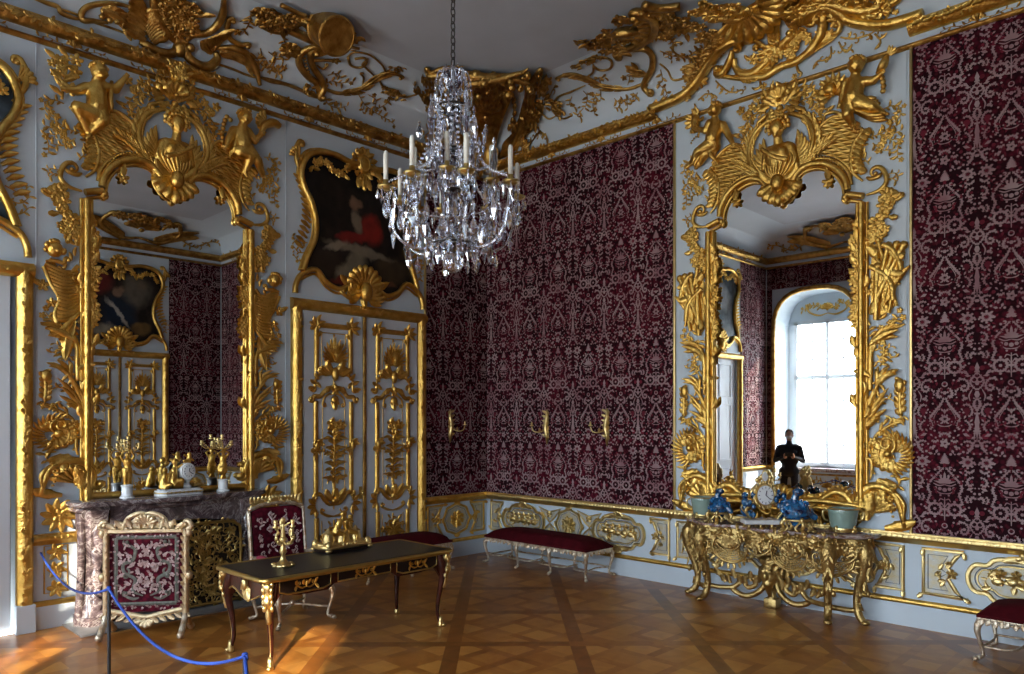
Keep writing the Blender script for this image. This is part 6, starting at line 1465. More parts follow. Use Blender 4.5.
# ---- fire screen, angled to the room: local x across, y depth (front -y), z up
def lx(p): return np.stack([p[:, 0], -p[:, 2], p[:, 1]], 1)     # (u,v,w) -> object-local, front faces -y
a0, b0_ = qF(105, 637), qF(187, 634)
ang = math.atan2(b0_[1] - a0[1], b0_[0] - a0[0]); cx_, cy_ = (a0[0] + b0_[0]) / 2, (a0[1] + b0_[1]) / 2
sc_ = thing('fire_screen', 'carved white-gold fire screen with a crimson and silver embroidered panel', 'fire screen', (cx_, cy_, 0), ang)
SW = math.hypot(b0_[0] - a0[0], b0_[1] - a0[1]) / 2 + .02
m = M()
for s in (1, -1):
    rib(m, [(s * (SW - .03), .16), (s * (SW - .03), .40), (s * (SW - .03), .96)], .030, -.02, flat=1.2, n=8); 
    for v in (.55, .95): ell(m, (s * (SW + .0), v, .01), (.035, .045, .03)); 
    for v in np.arange(.22, .96, .07): leaf(m, (s * (SW - .03), v), PI / 2 + .3 * s, .08, .02, .4, .015, .02)
    scroll(m, [(s * (SW - .06), .96), (s * (SW + .02), 1.00), (s * (SW + .0), 1.05)], .025, None, (.025, .7, s), .0)
rib(m, [(-SW + .03, .97), (0, .97), (SW - .03, .97)], .026, -.01, flat=1.2); rib(m, [(-SW + .03, .24), (-.15, .20), (0, .17), (.15, .20), (SW - .03, .24)], .026, -.01)
for s in (1, -1):
    scroll(m, [(s * .30, .99), (s * .24, 1.04), (s * .17, 1.02)], .018, None, (.02, .7, -s), 0); scroll(m, [(s * .20, 1.00), (s * .15, 1.09), (s * .06, 1.13), (0, 1.13)], .022, (.025, .6, -s), None, 0)
    for k in range(4): leaf(m, (s * (.05 + .07 * k), .99), PI / 2 - s * (.3 + .3 * k), .11, .03, s * .4, .02, .01)
    for k in range(5): leaf(m, (s * (.04 + .07 * k), .17 + .012 * k), -PI / 2 + s * .9, .09, .025, s * .4, .02, .01)
m.merge(M()); poly(m, [(-.26, .97), (-.22, 1.03), (-.14, 1.05), (-.09, 1.10), (0, 1.125), (.09, 1.10), (.14, 1.05), (.22, 1.03), (.26, .97)], -.02, .0); shell(m, (0, 1.02), .10, .2, PI - .2, 7, .03, .01); shell(m, (0, .16), .08, PI + .2, 2 * PI - .2, 5, .03, .01)
m.obj('frame', mat('pale_giltwood', (0.74, 0.58, 0.34), 0.42, 0.8, 0.5, 70, 0.35, 16.0, col2=(0.55, 0.42, 0.28)), sc_, lx, auto=60)
m = M(); poly(m, [(-SW + .05, .22), (SW - .05, .22), (SW - .05, .97), (-SW + .05, .97)], -.015, -.005)
bz = mat('silver_braid', (.17, .17, .14), .55, .3, .3, 150, .4, 40); m.cur = 1
pw, pz0, pz1 = SW - .115, .295, .905
for P in ([(-pw, pz0), (pw, pz0)], [(-pw, pz1), (pw, pz1)], [(-pw, pz0), (-pw, pz1)], [(pw, pz0), (pw, pz1)]): rib(m, P, .026, -.012, sm=False, flat=.3, n=4)
for P in ([(-pw - .02, pz0 - .02), (pw + .02, pz0 - .02)], [(-pw - .02, pz1 + .02), (pw + .02, pz1 + .02)], [(-pw - .02, pz0), (-pw - .02, pz1)], [(pw + .02, pz0), (pw + .02, pz1)]): rib(m, P, .012, -.010, sm=False, flat=.3, n=4)
for s in (1, -1):
    scroll(m, [(s * .19, .84), (s * .10, .80), (s * .12, .70), (s * .20, .66), (s * .19, .58), (s * .10, .52), (s * .12, .42), (s * .06, .38), (0, .36)], .020, (.03, .8, s), None, -.010, flat=.3)
    scroll(m, [(s * .04, .36), (s * .12, .34), (s * .20, .38)], .018, None, (.02, .7, s), -.010, flat=.3); scroll(m, [(s * .20, .64), (s * .15, .60), (s * .17, .54)], .016, None, (.02, .7, s), -.010, flat=.3)
em = mat('embroidery', (.50, .36, .34), .7); m.cur = 2; rr = random.Random(12)
for s in (1, -1):
    for p in ((.05, .74), (.16, .74), (.08, .60), (.16, .48), (.05, .50), (.17, .84), (.22, .56), (.22, .44), (.05, .43), (.23, .75), (.09, .84), (.12, .66), (.10, .46), (.06, .66), (.04, .56), (.15, .40), (.22, .68), (.03, .82)): 
        for i in range(5): leaf(m, (s * p[0] + rr.uniform(-.02, .02), p[1] + rr.uniform(-.02, .02)), rr.uniform(0, 6.3), .045, .010, .8, .004, -.009)
        flower(m, (s * p[0], p[1]), .02, -.006)
    for k in range(14): z = .24 + k * .053; leaf(m, (s * (SW - .085), z), rr.uniform(0, 6), .03, .010, .3, .003, -.008)
    for k in range(8): leaf(m, (s * (.02 + k * .03), .935), rr.uniform(0, 6), .03, .01, .3, .003, -.008); leaf(m, (s * (.02 + k * .03), .262), rr.uniform(0, 6), .03, .01, .3, .003, -.008)
for v in (.66, .48, .78): 
    for i in range(6): leaf(m, (0, v), i * 1.05, .04, .012, .3, .004, -.008)
m.obj('panel', [dam_bg, bz, em], sc_, lx, smooth=False, label='crimson panel embroidered in silver with a grey braid border')
for s in (1, -1):
    m = M()
    for q in (1, -1): sweep(m, catmull([(s * (SW - .03), 0, .20), (s * (SW - .03), -q * .05, .13), (s * (SW - .03), -q * .10, .09), (s * (SW - .03), -q * .14, .045), (s * (SW - .03), -q * .17, .035)], 4), [.03] * 16 + [.035], 8)
    for q in (1, -1): ell(m, (s * (SW - .03), -q * .165, .036), (.036, .036, .036))
    m.obj('leg', silver_gilt, sc_)

# ================================================================== writing desk
DX, DY = 2.32, -4.065
dk = thing('writing_desk', 'long dark writing desk with black leather top and gilt bronze mounts', 'desk', (DX, DY, 0))
LX, LY = .41, .975      # half depth (x), half length (y)
def rrect(hx, hy, r=.05, n=4, bow=.0):
    P = []
    for cx, cy, a0_ in ((hx - r, hy - r, 0), (-hx + r, hy - r, PI / 2), (-hx + r, -hy + r, PI), (hx - r, -hy + r, 1.5 * PI)):
        for i in range(n + 1): a = a0_ + PI / 2 * i / n; P.append((cx + r * cos(a), cy + r * sin(a)))
    return P
P = rrect(LX, LY); m = M(); poly(m, P, .715, .742); bt = m.obj('table_top', ebony, dk, smooth=False)
m = M(); sweep(m, [(p[0], p[1], .728) for p in rrect(LX + .004, LY + .004)], .021, 8, closed=True, up=(0, 0, 1), sy=1.0); m.obj('brass_rim', brass, bt)
m = M(); poly(m, rrect(LX - .035, LY - .035, .03), .742, .7445); m.obj('leather_top', leather, bt, smooth=False)
fx, fy = .345, .885     # apron half sizes
def apron_curve(t, L):   # lower edge height along the long side
    a = abs(t) ; return .60 - .0 if a < .30 else (.575 - .02 * sin((a - .30) / .58 * PI) if a < .86 else .575 - (a - .86) * 1.2)
m = M()
for s in (1, -1):
    n_ = 60; V = []
    for i in range(n_ + 1):
        y = -fy + 2 * fy * i / n_; a = abs(y); zb = .605 if a < .30 else (.605 - .045 * min(1, (a - .30) / .06) if a < .62 else .56 + .03 * min(1, (a - .62) / .2) if a < .80 else .59 - (a - .80) * 1.4)
        for x in (s * (fx + .01), s * (fx - .02)): V += [(x, y, zb), (x, y, .716)]
    m.add(V, [(4 * i, 4 * i + 4, 4 * i + 5, 4 * i + 1) for i in range(n_)] + [(4 * i + 2, 4 * i + 3, 4 * i + 7, 4 * i + 6) for i in range(n_)] + [(4 * i, 4 * i + 2, 4 * i + 6, 4 * i + 4) for i in range(n_)])
m.obj('apron', wood_dk, dk, auto=40)
for s in (1, -1):     # short sides
    m = M(); V = []; n_ = 24
    for i in range(n_ + 1):
        x = -fx + 2 * fx * i / n_; zb = .555 - .045 * cos(x / fx * PI) * (1 if abs(x) < fx * .6 else .8) - .05 * max(0, abs(x) / fx - .75) * 4
        for y in (s * (fy + .02), s * (fy - .01)): V += [(x, y, zb), (x, y, .716)]
    m.add(V, [(4 * i, 4 * i + 4, 4 * i + 5, 4 * i + 1) for i in range(n_)] + [(4 * i, 4 * i + 2, 4 * i + 6, 4 * i + 4) for i in range(n_)])
    e = m.obj('side_panel', wood_dk, dk, auto=40)
    g = M(); E_ = []
    for i in range(n_ + 1): x = -fx + 2 * fx * i / n_; E_.append((x, s * (fy + .022), .555 - .045 * cos(x / fx * PI) * (1 if abs(x) < fx * .6 else .8) - .05 * max(0, abs(x) / fx - .75) * 4))
    sweep(g, E_, .008, 6); f_ = lambda a: np.stack([a[:, 0], s * (fy + .02 + a[:, 2]), a[:, 1]], 1)
    k = M(); 
    for i in range(5): leaf(k, (0, .70 - i * .02), -PI / 2 + (i - 2) * .25, .13, .035, 0, .03, .005, 3, .01)
    ell(k, (0, .64, .02), (.035, .06, .03)); scroll(k, [(.0, .52), (-.05, .55), (-.05, .60)], .012, None, (.015, .6, -1)); scroll(k, [(.0, .52), (.05, .55), (.05, .60)], .012, None, (.015, .6, 1))
    g.add(f_(k.arr()), k.f); rr_ = M(); rib(rr_, [(-.30, .70), (.30, .70)], .005); g.add(f_(rr_.arr()), rr_.f); g.obj('bronze_mount', gold_pale, e, auto=60)
for s in (1, -1):     # drawers, three on each long side (dummy on the back)
    for c, hw, z0, z1 in ((-.58, .235, .590, .70), (0, .275, .618, .70), (.58, .235, .590, .70)):
        fd = (lambda a, s=s: np.stack([s * (fx + .01 + a[:, 2]), a[:, 0], a[:, 1]], 1))
        m = M(); poly(m, [(c - hw, z0), (c + hw, z0), (c + hw, z1), (c - hw, z1)], 0, .012); dr = m.obj('drawer', ebony, dk, fd, smooth=False)
        g = M(); b = .02; lowi = z0 - .012
        if c == 0: Pm = [(c - hw, z0), (c - hw, z1), (c + hw, z1), (c + hw, z0)]
        else:
            q = 1 if c > 0 else -1; Pm = [(c - hw, z1), (c + hw, z1), (c + hw, z0 + (.03 if q < 0 else 0)), (c + q * -hw * .75 if q < 0 else c + hw * .6, z0), (c - hw * .6, z0), (c - hw, z0 + (.03 if q > 0 else 0))]
            Pm = [(c - hw, z1), (c + hw, z1), (c + hw, z0 + .02), (c + hw * .7, z0 - .004), (c - hw * .7, z0 - .004), (c - hw, z0 + .02)]
        rib(g, Pm, .0075, .012, closed=True, k=2, sm=False); g.obj('bronze_border', brass, dr, fd)
        g = M(); zc = (z0 + z1) / 2
        for q in (1, -1):
            scroll(g, [(c, zc - .02), (c + q * .04, zc - .025), (c + q * .08, zc), (c + q * .07, zc + .02)], .008, None, (.012, .6, q), .018); leaf(g, (c + q * .08, zc), PI / 2 - q * .5, .05, .016, q * .4, .012, .02); leaf(g, (c + q * .085, zc - .005), -PI / 2 + q * .6, .045, .014, 0, .012, .02)
            leaf(g, (c + q * .02, zc), PI / 2 - q * .4, .045, .014, q * .4, .012, .02)
        ell(g, (c, zc + .01, .025), (.014, .028, .014)); g.obj('handle', gold, dr, fd)
for sx in (1, -1):
    for sy in (1, -1):
        m = M(); L_ = catmull([(sx * (fx - .015), sy * (fy - .015), .70, .052), (sx * (fx + .01), sy * (fy + .01), .58, .050), (sx * (fx + .015), sy * (fy + .015), .48, .036), (sx * (fx - .01), sy * (fy - .01), .30, .024), (sx * (fx - .02), sy * (fy - .02), .14, .018), (sx * (fx + .0), sy * (fy + .0), .03, .018)], 5)
        sweep(m, L_[:, :3], L_[:, 3], 8); lg = m.obj('leg', wood_dk, dk)
        g = M(); d = np.array([sx * .7, sy * .7, 0])
        O_ = catmull([tuple(np.array([sx * (fx - .0), sy * (fy - .0), z]) + d * r_) for z, r_ in ((.70, .05), (.62, .07), (.54, .06), (.46, .045), (.38, .03))], 4)
        sweep(g, O_, [.028 + .012 * sin(i * 1.1) * (i < 12) + .006 * (8 - i) / 8 for i in range(len(O_))], 8)
        for z, r_ in ((.69, .06), (.65, .075), (.60, .075), (.55, .065), (.50, .05)):
            for k in (-1, 1): ell(g, tuple(np.array([sx * fx - k * sx * sy * .022, sy * fy + k * .022, z]) + d * r_), (.018, .018, .028), 6, 4)
        O2 = [tuple(p) for p in (L_[10:, :3] + d * (L_[10:, 3:4] * .9))]; sweep(g, O2, .006, 5)
        g.obj('leg_mount', gold_pale, lg)
        g = M(); lathe(g, [(.018, .10), (.022, .06), (.026, .03), (.030, .012), (.026, 0)], (sx * fx, sy * fy, 0), 10); ell(g, (sx * (fx + .02), sy * (fy + .02), .018), (.022, .022, .018)); g.obj('foot', gold_pale, lg)

# ---- things on the desk
def at(px, Z): a = (px - 512) / FPX; return (CX + Z * (F[0] + a * R[0]), CY + Z * (F[1] + a * R[1]))
p = qF(283, 566, .745); ZD = .7455
cb = thing('candelabrum', 'small gilded branched candelabrum on the desk near its left end', 'candelabrum', (p[0], p[1], ZD), .7)
m = M(); lathe(m, [(.075, .0), (.075, .012), (.05, .022), (.035, .03), (.02, .05), (.016, .08), (.028, .10), (.018, .13), (.014, .17), (.03, .19), (.016, .21)], n=12)
for i in range(6): a = i * PI / 3; ell(m, (.07 * cos(a), .07 * sin(a), .012), (.02, .02, .012), 6, 4)
m.obj('base', gold_pale, cb); cb.scale = (1.2, 1.2, 1.2)
for k, (a, h, r) in enumerate(((0, .30, .07), (2.1, .28, .07), (4.2, .30, .065), (5.6, .25, .12))):
    m = M(); C_ = catmull([(0, 0, .17), (r * .6 * cos(a), r * .6 * sin(a), .16), (r * cos(a), r * sin(a), .20), (r * .7 * cos(a), r * .7 * sin(a), .25), (r * cos(a), r * sin(a), h - .03)], 5); sweep(m, C_, .007, 6)
    lathe(m, [(.006, -.03), (.024, -.015), (.010, -.008), (.014, .01), (.016, .03), (.012, .032)], (r * cos(a), r * sin(a), h), 10)
    for j in range(4): ell(m, tuple(C_[4 + j * 3] + np.array([.008, 0, .006])), (.012, .012, .014), 6, 4)
    m.obj('branch', gold_pale, cb)
m = M(); cap(m, (0, 0, .20), (0, .0, .29), .018, .012); ell(m, (0, 0, .325), (.02, .02, .024)); cap(m, (0, 0, .28), (.05, 0, .31), .008, .006); cap(m, (0, 0, .28), (-.04, .02, .26), .008, .006); fuse(m, 'figure', gold_pale, cb, None, .004, 1)
p = qF(342, 549, .745)
ik = thing('inkstand', 'gilded figural inkstand with putti on a black plinth, middle of the desk', 'inkstand', (p[0], p[1], ZD), PI / 2 + .05)
m = M(); slabp = rrect(.23, .12, .05); poly(m, [(q[0], q[1]) for q in slabp], .0, .035); m.obj('plinth', ebony, ik, smooth=False); ik.scale = (1.12, 1.1, 1.3)
m = M(); sweep(m, [(q[0] * 1.02, q[1] * 1.02, .035) for q in slabp], .014, 6, closed=True); poly(m, [(q[0] * .95, q[1] * .95) for q in slabp], .035, .06)
for sx in (1, -1):
    for sy in (1, -1): ell(m, (sx * .21, sy * .11, .016), (.032, .03, .016)); ell(m, (sx * .20, sy * .10, .05), (.035, .03, .035))
rr = random.Random(3)
for i in range(34): a = i * .185; ell(m, (.215 * cos(a), .115 * sin(a), .05), (.02, .016, .016), 6, 4)
m.obj('gilded_tray', gold_pale, ik, auto=60)
m = M()
for sx in (1, -1): lathe(m, [(.05, 0), (.052, .03), (.04, .05), (.045, .07), (.02, .085), (.012, .10), (.0, .11)], (sx * .14, 0, .06), 14); 
lathe(m, [(.07, 0), (.06, .03), (.05, .06), (.055, .075), (.03, .08)], (0, 0, .06), 14); m.obj('inkwells', gold_pale, ik, auto=60)
for (bx, tx, h, lab) in ((.06, -.04, .30, 1), (-.07, .06, .22, 0)):
    m = M(); cap(m, (bx, 0, .13), (tx * .3 + bx * .7, -.01, .20), .032, .03); cap(m, (tx * .3 + bx * .7, -.01, .20), (tx * .5 + bx * .5, -.02, .235), .02, .016); ell(m, (tx * .5 + bx * .5, -.02, .262), (.024, .024, .028)); 
    cap(m, (tx * .3 + bx * .7, -.02, .22), (tx, -.03, h), .012, .009); cap(m, (tx * .3 + bx * .7, .02, .22), (bx + .07, .02, .19), .012, .009)
    cap(m, (bx, -.02, .13), (bx + .06, -.05, .11), .022, .016); cap(m, (bx + .06, -.05, .11), (bx + .05, -.06, .06), .016, .010); cap(m, (bx, .02, .13), (bx - .05, .04, .10), .022, .016); cap(m, (bx - .05, .04, .10), (bx - .10, .04, .08), .016, .010)
    fuse(m, 'putto', gold, ik, None, .0055, 1)

# ================================================================== seat furniture
def cab_leg(m, x, y, h, dx, dy, r=.022):
    C_ = catmull([(x, y, h, r * 1.5), (x + dx * .025, y + dy * .025, h * .75, r * 1.15), (x + dx * .005, y + dy * .005, h * .42, r * .75), (x - dx * .01, y - dy * .01, h * .15, r * .65), (x + dx * .02, y + dy * .02, .03, r * .9)], 4)
    sweep(m, C_[:, :3], C_[:, 3], 8); ell(m, (x + dx * .035, y + dy * .035, .022), (r * 1.1, r * 1.1, .022)); ell(m, (x + dx * .03, y + dy * .03, h * .85), (r * .8, r * .8, .03)); return m
def bench(L, D, nleg, loc, rz, label):
    t = thing('upholstered_bench', label, 'bench', loc, rz, 'red velvet benches along the walls')
    n1, n2 = 24, 10; V = []
    m = M(); hx, hy = L / 2, D / 2
    for i in range(n1 + 1):
        for j in range(n2 + 1):
            a, b_ = -1 + 2 * i / n1, -1 + 2 * j / n2; k = (1 - abs(a) ** 5) * (1 - abs(b_) ** 3.2); V.append((hx * a * (1.0 + .012 * k), hy * b_, .380 + .125 * max(0, k) ** .5))
    m.add(V, [(i * (n2 + 1) + j, (i + 1) * (n2 + 1) + j, (i + 1) * (n2 + 1) + j + 1, i * (n2 + 1) + j + 1) for i in range(n1) for j in range(n2)])
    box(m, -hx, hx, -hy, hy, .365, .388); m.obj('cushion', velvet, t, auto=80)
    m = M(); box(m, -hx + .005, hx - .005, -hy + .005, hy - .005, .345, .368, .006); f = M(); rr = random.Random(int(L * 10))
    u = -hx + .05
    while u < hx - .04:
        leaf(f, (u, .36), -PI / 2 + rr.uniform(-.6, .6), .055, .022, rr.uniform(-1, 1), .012, .0); ell(f, (u + .02, .335, .004), (.014, .012, .01), 6, 4); u += .045
    for sy in (1, -1): a = f.arr(); m.add(np.stack([a[:, 0], sy * (hy - .004 + a[:, 2]), a[:, 1]], 1), f.f)
    f = M(); u = -hy + .05
    while u < hy - .04: leaf(f, (u, .36), -PI / 2 + rr.uniform(-.6, .6), .055, .022, rr.uniform(-1, 1), .012, .0); u += .045
    for sx in (1, -1): a = f.arr(); m.add(np.stack([sx * (hx - .004 + a[:, 2]), a[:, 0], a[:, 1]], 1), f.f)
    m.obj('carved_rail', silver_gilt, t, auto=60)
    xs = np.linspace(-hx + .03, hx - .03, nleg)
    for sy in (1, -1):
        for i, x in enumerate(xs): m = M(); cab_leg(m, x, sy * (hy - .035), .35, (-1 if i == 0 else 1 if i == nleg - 1 else 0), sy); m.obj('leg', silver_gilt, t)
    for i in range(nleg - 1):
        xm = (xs[i] + xs[i + 1]) / 2
        for sy in (1, -1): m = M(); sweep(m, catmull([(xs[i], sy * (hy - .045), .12), (xm - .08, sy * (hy - .06), .125), (xm, sy * .06, .15), (xm + .08, sy * (hy - .06), .125), (xs[i + 1], sy * (hy - .045), .12)], 5), .010, 6); m.obj('stretcher', silver_gilt, t)
    for x in (xs[0], xs[-1]): m = M(); sweep(m, catmull([(x, -hy + .05, .12), (x * .96, 0, .13), (x, hy - .05, .12)], 5), .010, 6); m.obj('stretcher', silver_gilt, t)
    return t
bench(1.80, .56, 4, (1.55, -.40, 0), 0, 'long crimson velvet bench with eight pale legs against the damask')
bench(1.80, .56, 4, (7.53, -.49, 0), 0, 'crimson velvet bench cut by the right edge of the photo')
bench(1.35, .50, 3, (.42, -1.95, 0), PI / 2, 'crimson velvet bench before the double door, behind the desk')
# armchair behind the desk, facing +x
ch = thing('armchair', 'high-backed armchair with crimson floral upholstery between desk and fireplace', 'armchair', (1.42, -4.05, 0), PI / 2)
# local: front = -y ; x across
m = M(); n1 = 12; V = []
for i in range(n1 + 1):
    for j in range(n1 + 1):
        a, b_ = -1 + 2 * i / n1, -1 + 2 * j / n1; k = max(0, (1 - abs(a) ** 4) * (1 - abs(b_) ** 4)); V.append(((.31 - .03 * b_) * a, .27 * b_, .38 + .07 * k ** .5))
m.add(V, [(i * (n1 + 1) + j, (i + 1) * (n1 + 1) + j, (i + 1) * (n1 + 1) + j + 1, i * (n1 + 1) + j + 1) for i in range(n1) for j in range(n1)]); m.obj('seat', dam_bg, ch)
bf = lambda a: np.stack([a[:, 0], .27 - a[:, 2] + (a[:, 1] - .4) * .12, a[:, 1]], 1)
m = M(); poly(m, [(-.27, .52), (.27, .52), (.275, 1.06), (.20, 1.10), (-.20, 1.10), (-.275, 1.06)], 0, .05); m.cur = 1; rr = random.Random(9)
for s in (1, -1):
    for p_ in ((.08, 1.0), (.19, .95), (.10, .86), (.20, .78), (.07, .70), (.18, .62), (.05, .92)):
        scroll(m, [(s * p_[0], p_[1]), (s * (p_[0] + .02), p_[1] + .03), (s * p_[0], p_[1] + .05)], .006, (.014, .7, 1), (.014, .7, -1), .05, flat=.4)
        for i in range(6): leaf(m, (s * p_[0] + rr.uniform(-.04, .04), p_[1] + rr.uniform(-.04, .04)), rr.uniform(0, 6.3), .04, .011, .8, .005, .05)
m.obj('backrest', [dam_bg, em], ch, bf, smooth=False)
m = M()
for s in (1, -1): rib(m, [(s * .30, .40), (s * .30, .8), (s * .30, 1.08)], .022, .01, flat=1.3)
rib(m, [(-.30, 1.09), (-.15, 1.13), (0, 1.14), (.15, 1.13), (.30, 1.09)], .024, .01, flat=1.3); rib(m, [(-.30, .50), (.30, .50)], .02, .01)
m.obj('back_frame', silver_gilt, ch, bf)
m = M(); shell(m, (0, 1.12), .10, .2, PI - .2, 7, .04, .02)
for s in (1, -1):
    scroll(m, [(0, 1.13), (s * .10, 1.19), (s * .2, 1.16), (s * .27, 1.12)], .016, None, (.02, .6, -s), .02)
    for k in range(6): leaf(m, (s * (.05 + .04 * k), 1.13), PI / 2 - s * .4, .09, .022, s * .4, .02, .02)
m.obj('crest', gold_pale, ch, bf)
m = M(); box(m, -.30, .30, -.27, .27, .34, .39, .01); 
for i in range(10): ell(m, (-.25 + i * .055, -.27, .35), (.022, .012, .018), 6, 4)
m.obj('seat_rail', silver_gilt, ch, auto=60)
for s in (1, -1):
    m = M(); sweep(m, catmull([(s * .29, .26, .62), (s * .33, .05, .64), (s * .34, -.15, .62), (s * .33, -.19, .58)], 5), .018, 8); sweep(m, catmull([(s * .33, -.16, .61), (s * .35, -.08, .50), (s * .30, -.12, .38)], 5), .016, 8); m.obj('armrest', silver_gilt, ch)
    m = M(); ell(m, (s * .335, -.02, .655), (.035, .10, .028), 10, 6); m.obj('arm_pad', mat('rose_velvet', (.30, .03, .06), .8), ch)
    for y, dy in ((-.24, -1), (.24, 1)): m = M(); cab_leg(m, s * .27, y, .35, s, dy, .024); m.obj('leg', silver_gilt, ch)
m = M(); sweep(m, catmull([(-.26, -.23, .13), (0, 0, .16), (.26, .23, .13)], 5), .012); sweep(m, catmull([(.26, -.23, .13), (0, 0, .16), (-.26, .23, .13)], 5), .012); ell(m, (0, 0, .17), .03); m.obj('stretcher', silver_gilt, ch)

# ================================================================== console table
ct = thing('console_table', 'gilded carved console table with a brown marble top under the right mirror', 'console table', (4.62, 0, 0))
f_ = lambda a: np.stack([a[:, 0], -a[:, 1], a[:, 2]], 1)
def ctop(k=1.0): return [(-1.04 * k, 0), (-1.06 * k, .20 * k), (-.98 * k, .36 * k), (-.86 * k, .42 * k), (-.74 * k, .52 * k), (-.60 * k, .60 * k), (-.40 * k, .56 * k), (-.22 * k, .54 * k), (0, .60 * k), (.22 * k, .54 * k), (.40 * k, .56 * k), (.60 * k, .60 * k), (.74 * k, .52 * k), (.86 * k, .42 * k), (.98 * k, .36 * k), (1.06 * k, .20 * k), (1.04 * k, 0)]
def slab2(m, out, zs, ins, k=3):
    P = catmull(out, k); n = len(P); tri = geometry.tessellate_polygon([[Vector((p[0], p[1], 0)) for p in P]]); V = []
    for z, i_ in zip(zs, ins):
        for p in P: V.append((p[0] * (1 - i_), p[1] * (1 - i_), z))
    r_ = len(zs) - 1; m.add(V, [(r * n + i, r * n + (i + 1) % n, (r + 1) * n + (i + 1) % n, (r + 1) * n + i) for r in range(r_) for i in range(n)] + [tuple(r_ * n + i for i in t) for t in tri] + [tuple(t[::-1]) for t in tri])
m = M(); slab2(m, ctop(), [.835, .845, .862, .875], [.03, .005, .0, .012]); m.obj('marble_top', marble_t, ct, f_, auto=50)
AP = catmull(ctop(.96)[1:-1], 6); al = np.concatenate([[0], np.cumsum(np.linalg.norm(np.diff(AP, axis=0), axis=1))]); AL = al[-1]
def xap(p):
    p = p.copy(); p[:, 0] = np.clip(p[:, 0], .04, AL - .04)          # (s along front, v height, w out) -> local
    s = p[:, 0]; x = np.interp(s, al, AP[:, 0]); y = np.interp(s, al, AP[:, 1]); tx = np.gradient(AP[:, 0], al); ty = np.gradient(AP[:, 1], al); nx = -np.interp(s, al, ty); ny = np.interp(s, al, tx); L = np.hypot(nx, ny); 
    return np.stack([x + nx / L * p[:, 2], -(y + ny / L * p[:, 2]), p[:, 1]], 1)
m = M(); n_ = 90; V = []
for i in range(n_ + 1):
    s = AL * i / n_; t = (s / AL - .5) * 2; vb = .76 - .05 * abs(sin(t * PI * 2.0)) - .10 * math.exp(-((abs(t) - .30) / .10) ** 2)
    V += [(s, .837, .0), (s, .80, .02), (s, vb, .0), (s, vb + .01, -.03), (s, .83, -.03)]
m.add(V, [(5 * i + j, 5 * i + j + 1, 5 * i + 6 + j, 5 * i + 5 + j) for i in range(n_) for j in range(4)])
rr = random.Random(19)
for i in range(120): leaf(m, (rr.uniform(.03, AL - .03), rr.uniform(.72, .82)), rr.uniform(0, 6.3), .085, .026, rr.uniform(-1, 1), .025, .01, 2, .02)
for i in range(26): flower(m, (rr.uniform(.05, AL - .05), rr.uniform(.73, .81)), .04, .02)
for t in (-.30, .30, -.72, .72, 0):
    s = AL * (t + 1) / 2; shell(m, (s, .64), .13, .25, PI - .25, 7, .03, .01, .3)
    for q in (1, -1): scroll(m, [(s, .60), (s + q * .08, .62), (s + q * .14, .70), (s + q * .10, .76)], .014, None, (.025, .7, q), .0)
m.obj('pierced_apron', gold_dull, ct, xap, auto=70, recalc=False)
# pierced baskets (spiral grids) hanging between the legs
for q, c in ((1, .34), (-1, .34), (1, .80), (-1, .80)):
    m = M(); s0 = AL / 2 + q * c * .98
    for k in range(5): r = .06 + .028 * k; rib(m, [(s0 + r * cos(a), .62 + r * .75 * sin(a)) for a in np.linspace(PI * 1.05, PI * 1.95, 8)], .007, -.01)
    for a in np.linspace(PI * 1.08, PI * 1.92, 9): rib(m, [(s0 + .06 * cos(a), .62 + .045 * sin(a)), (s0 + .18 * cos(a), .62 + .135 * sin(a))], .006, -.01, k=2)
    rib(m, [(s0, .62)] + curl((s0, .62), 0, .045, 1.2, 1, 14), .010, .0, sm=False); ell(m, (s0, .635, .01), (.025, .025, .02))
    scroll(m, [(s0 - .2, .66), (s0 - .16, .54), (s0, .47), (s0 + .16, .54), (s0 + .2, .66)], .014, (.03, .7, -1), (.03, .7, 1), -.01)
    for i in range(12): a = PI * 1.0 + PI * i / 11; leaf(m, (s0 + .19 * cos(a), .62 + .15 * sin(a)), a, .07, .02, .4, .015, -.01)
    m.obj('basket_scroll', gold_dull, ct, xap, auto=70, recalc=False)
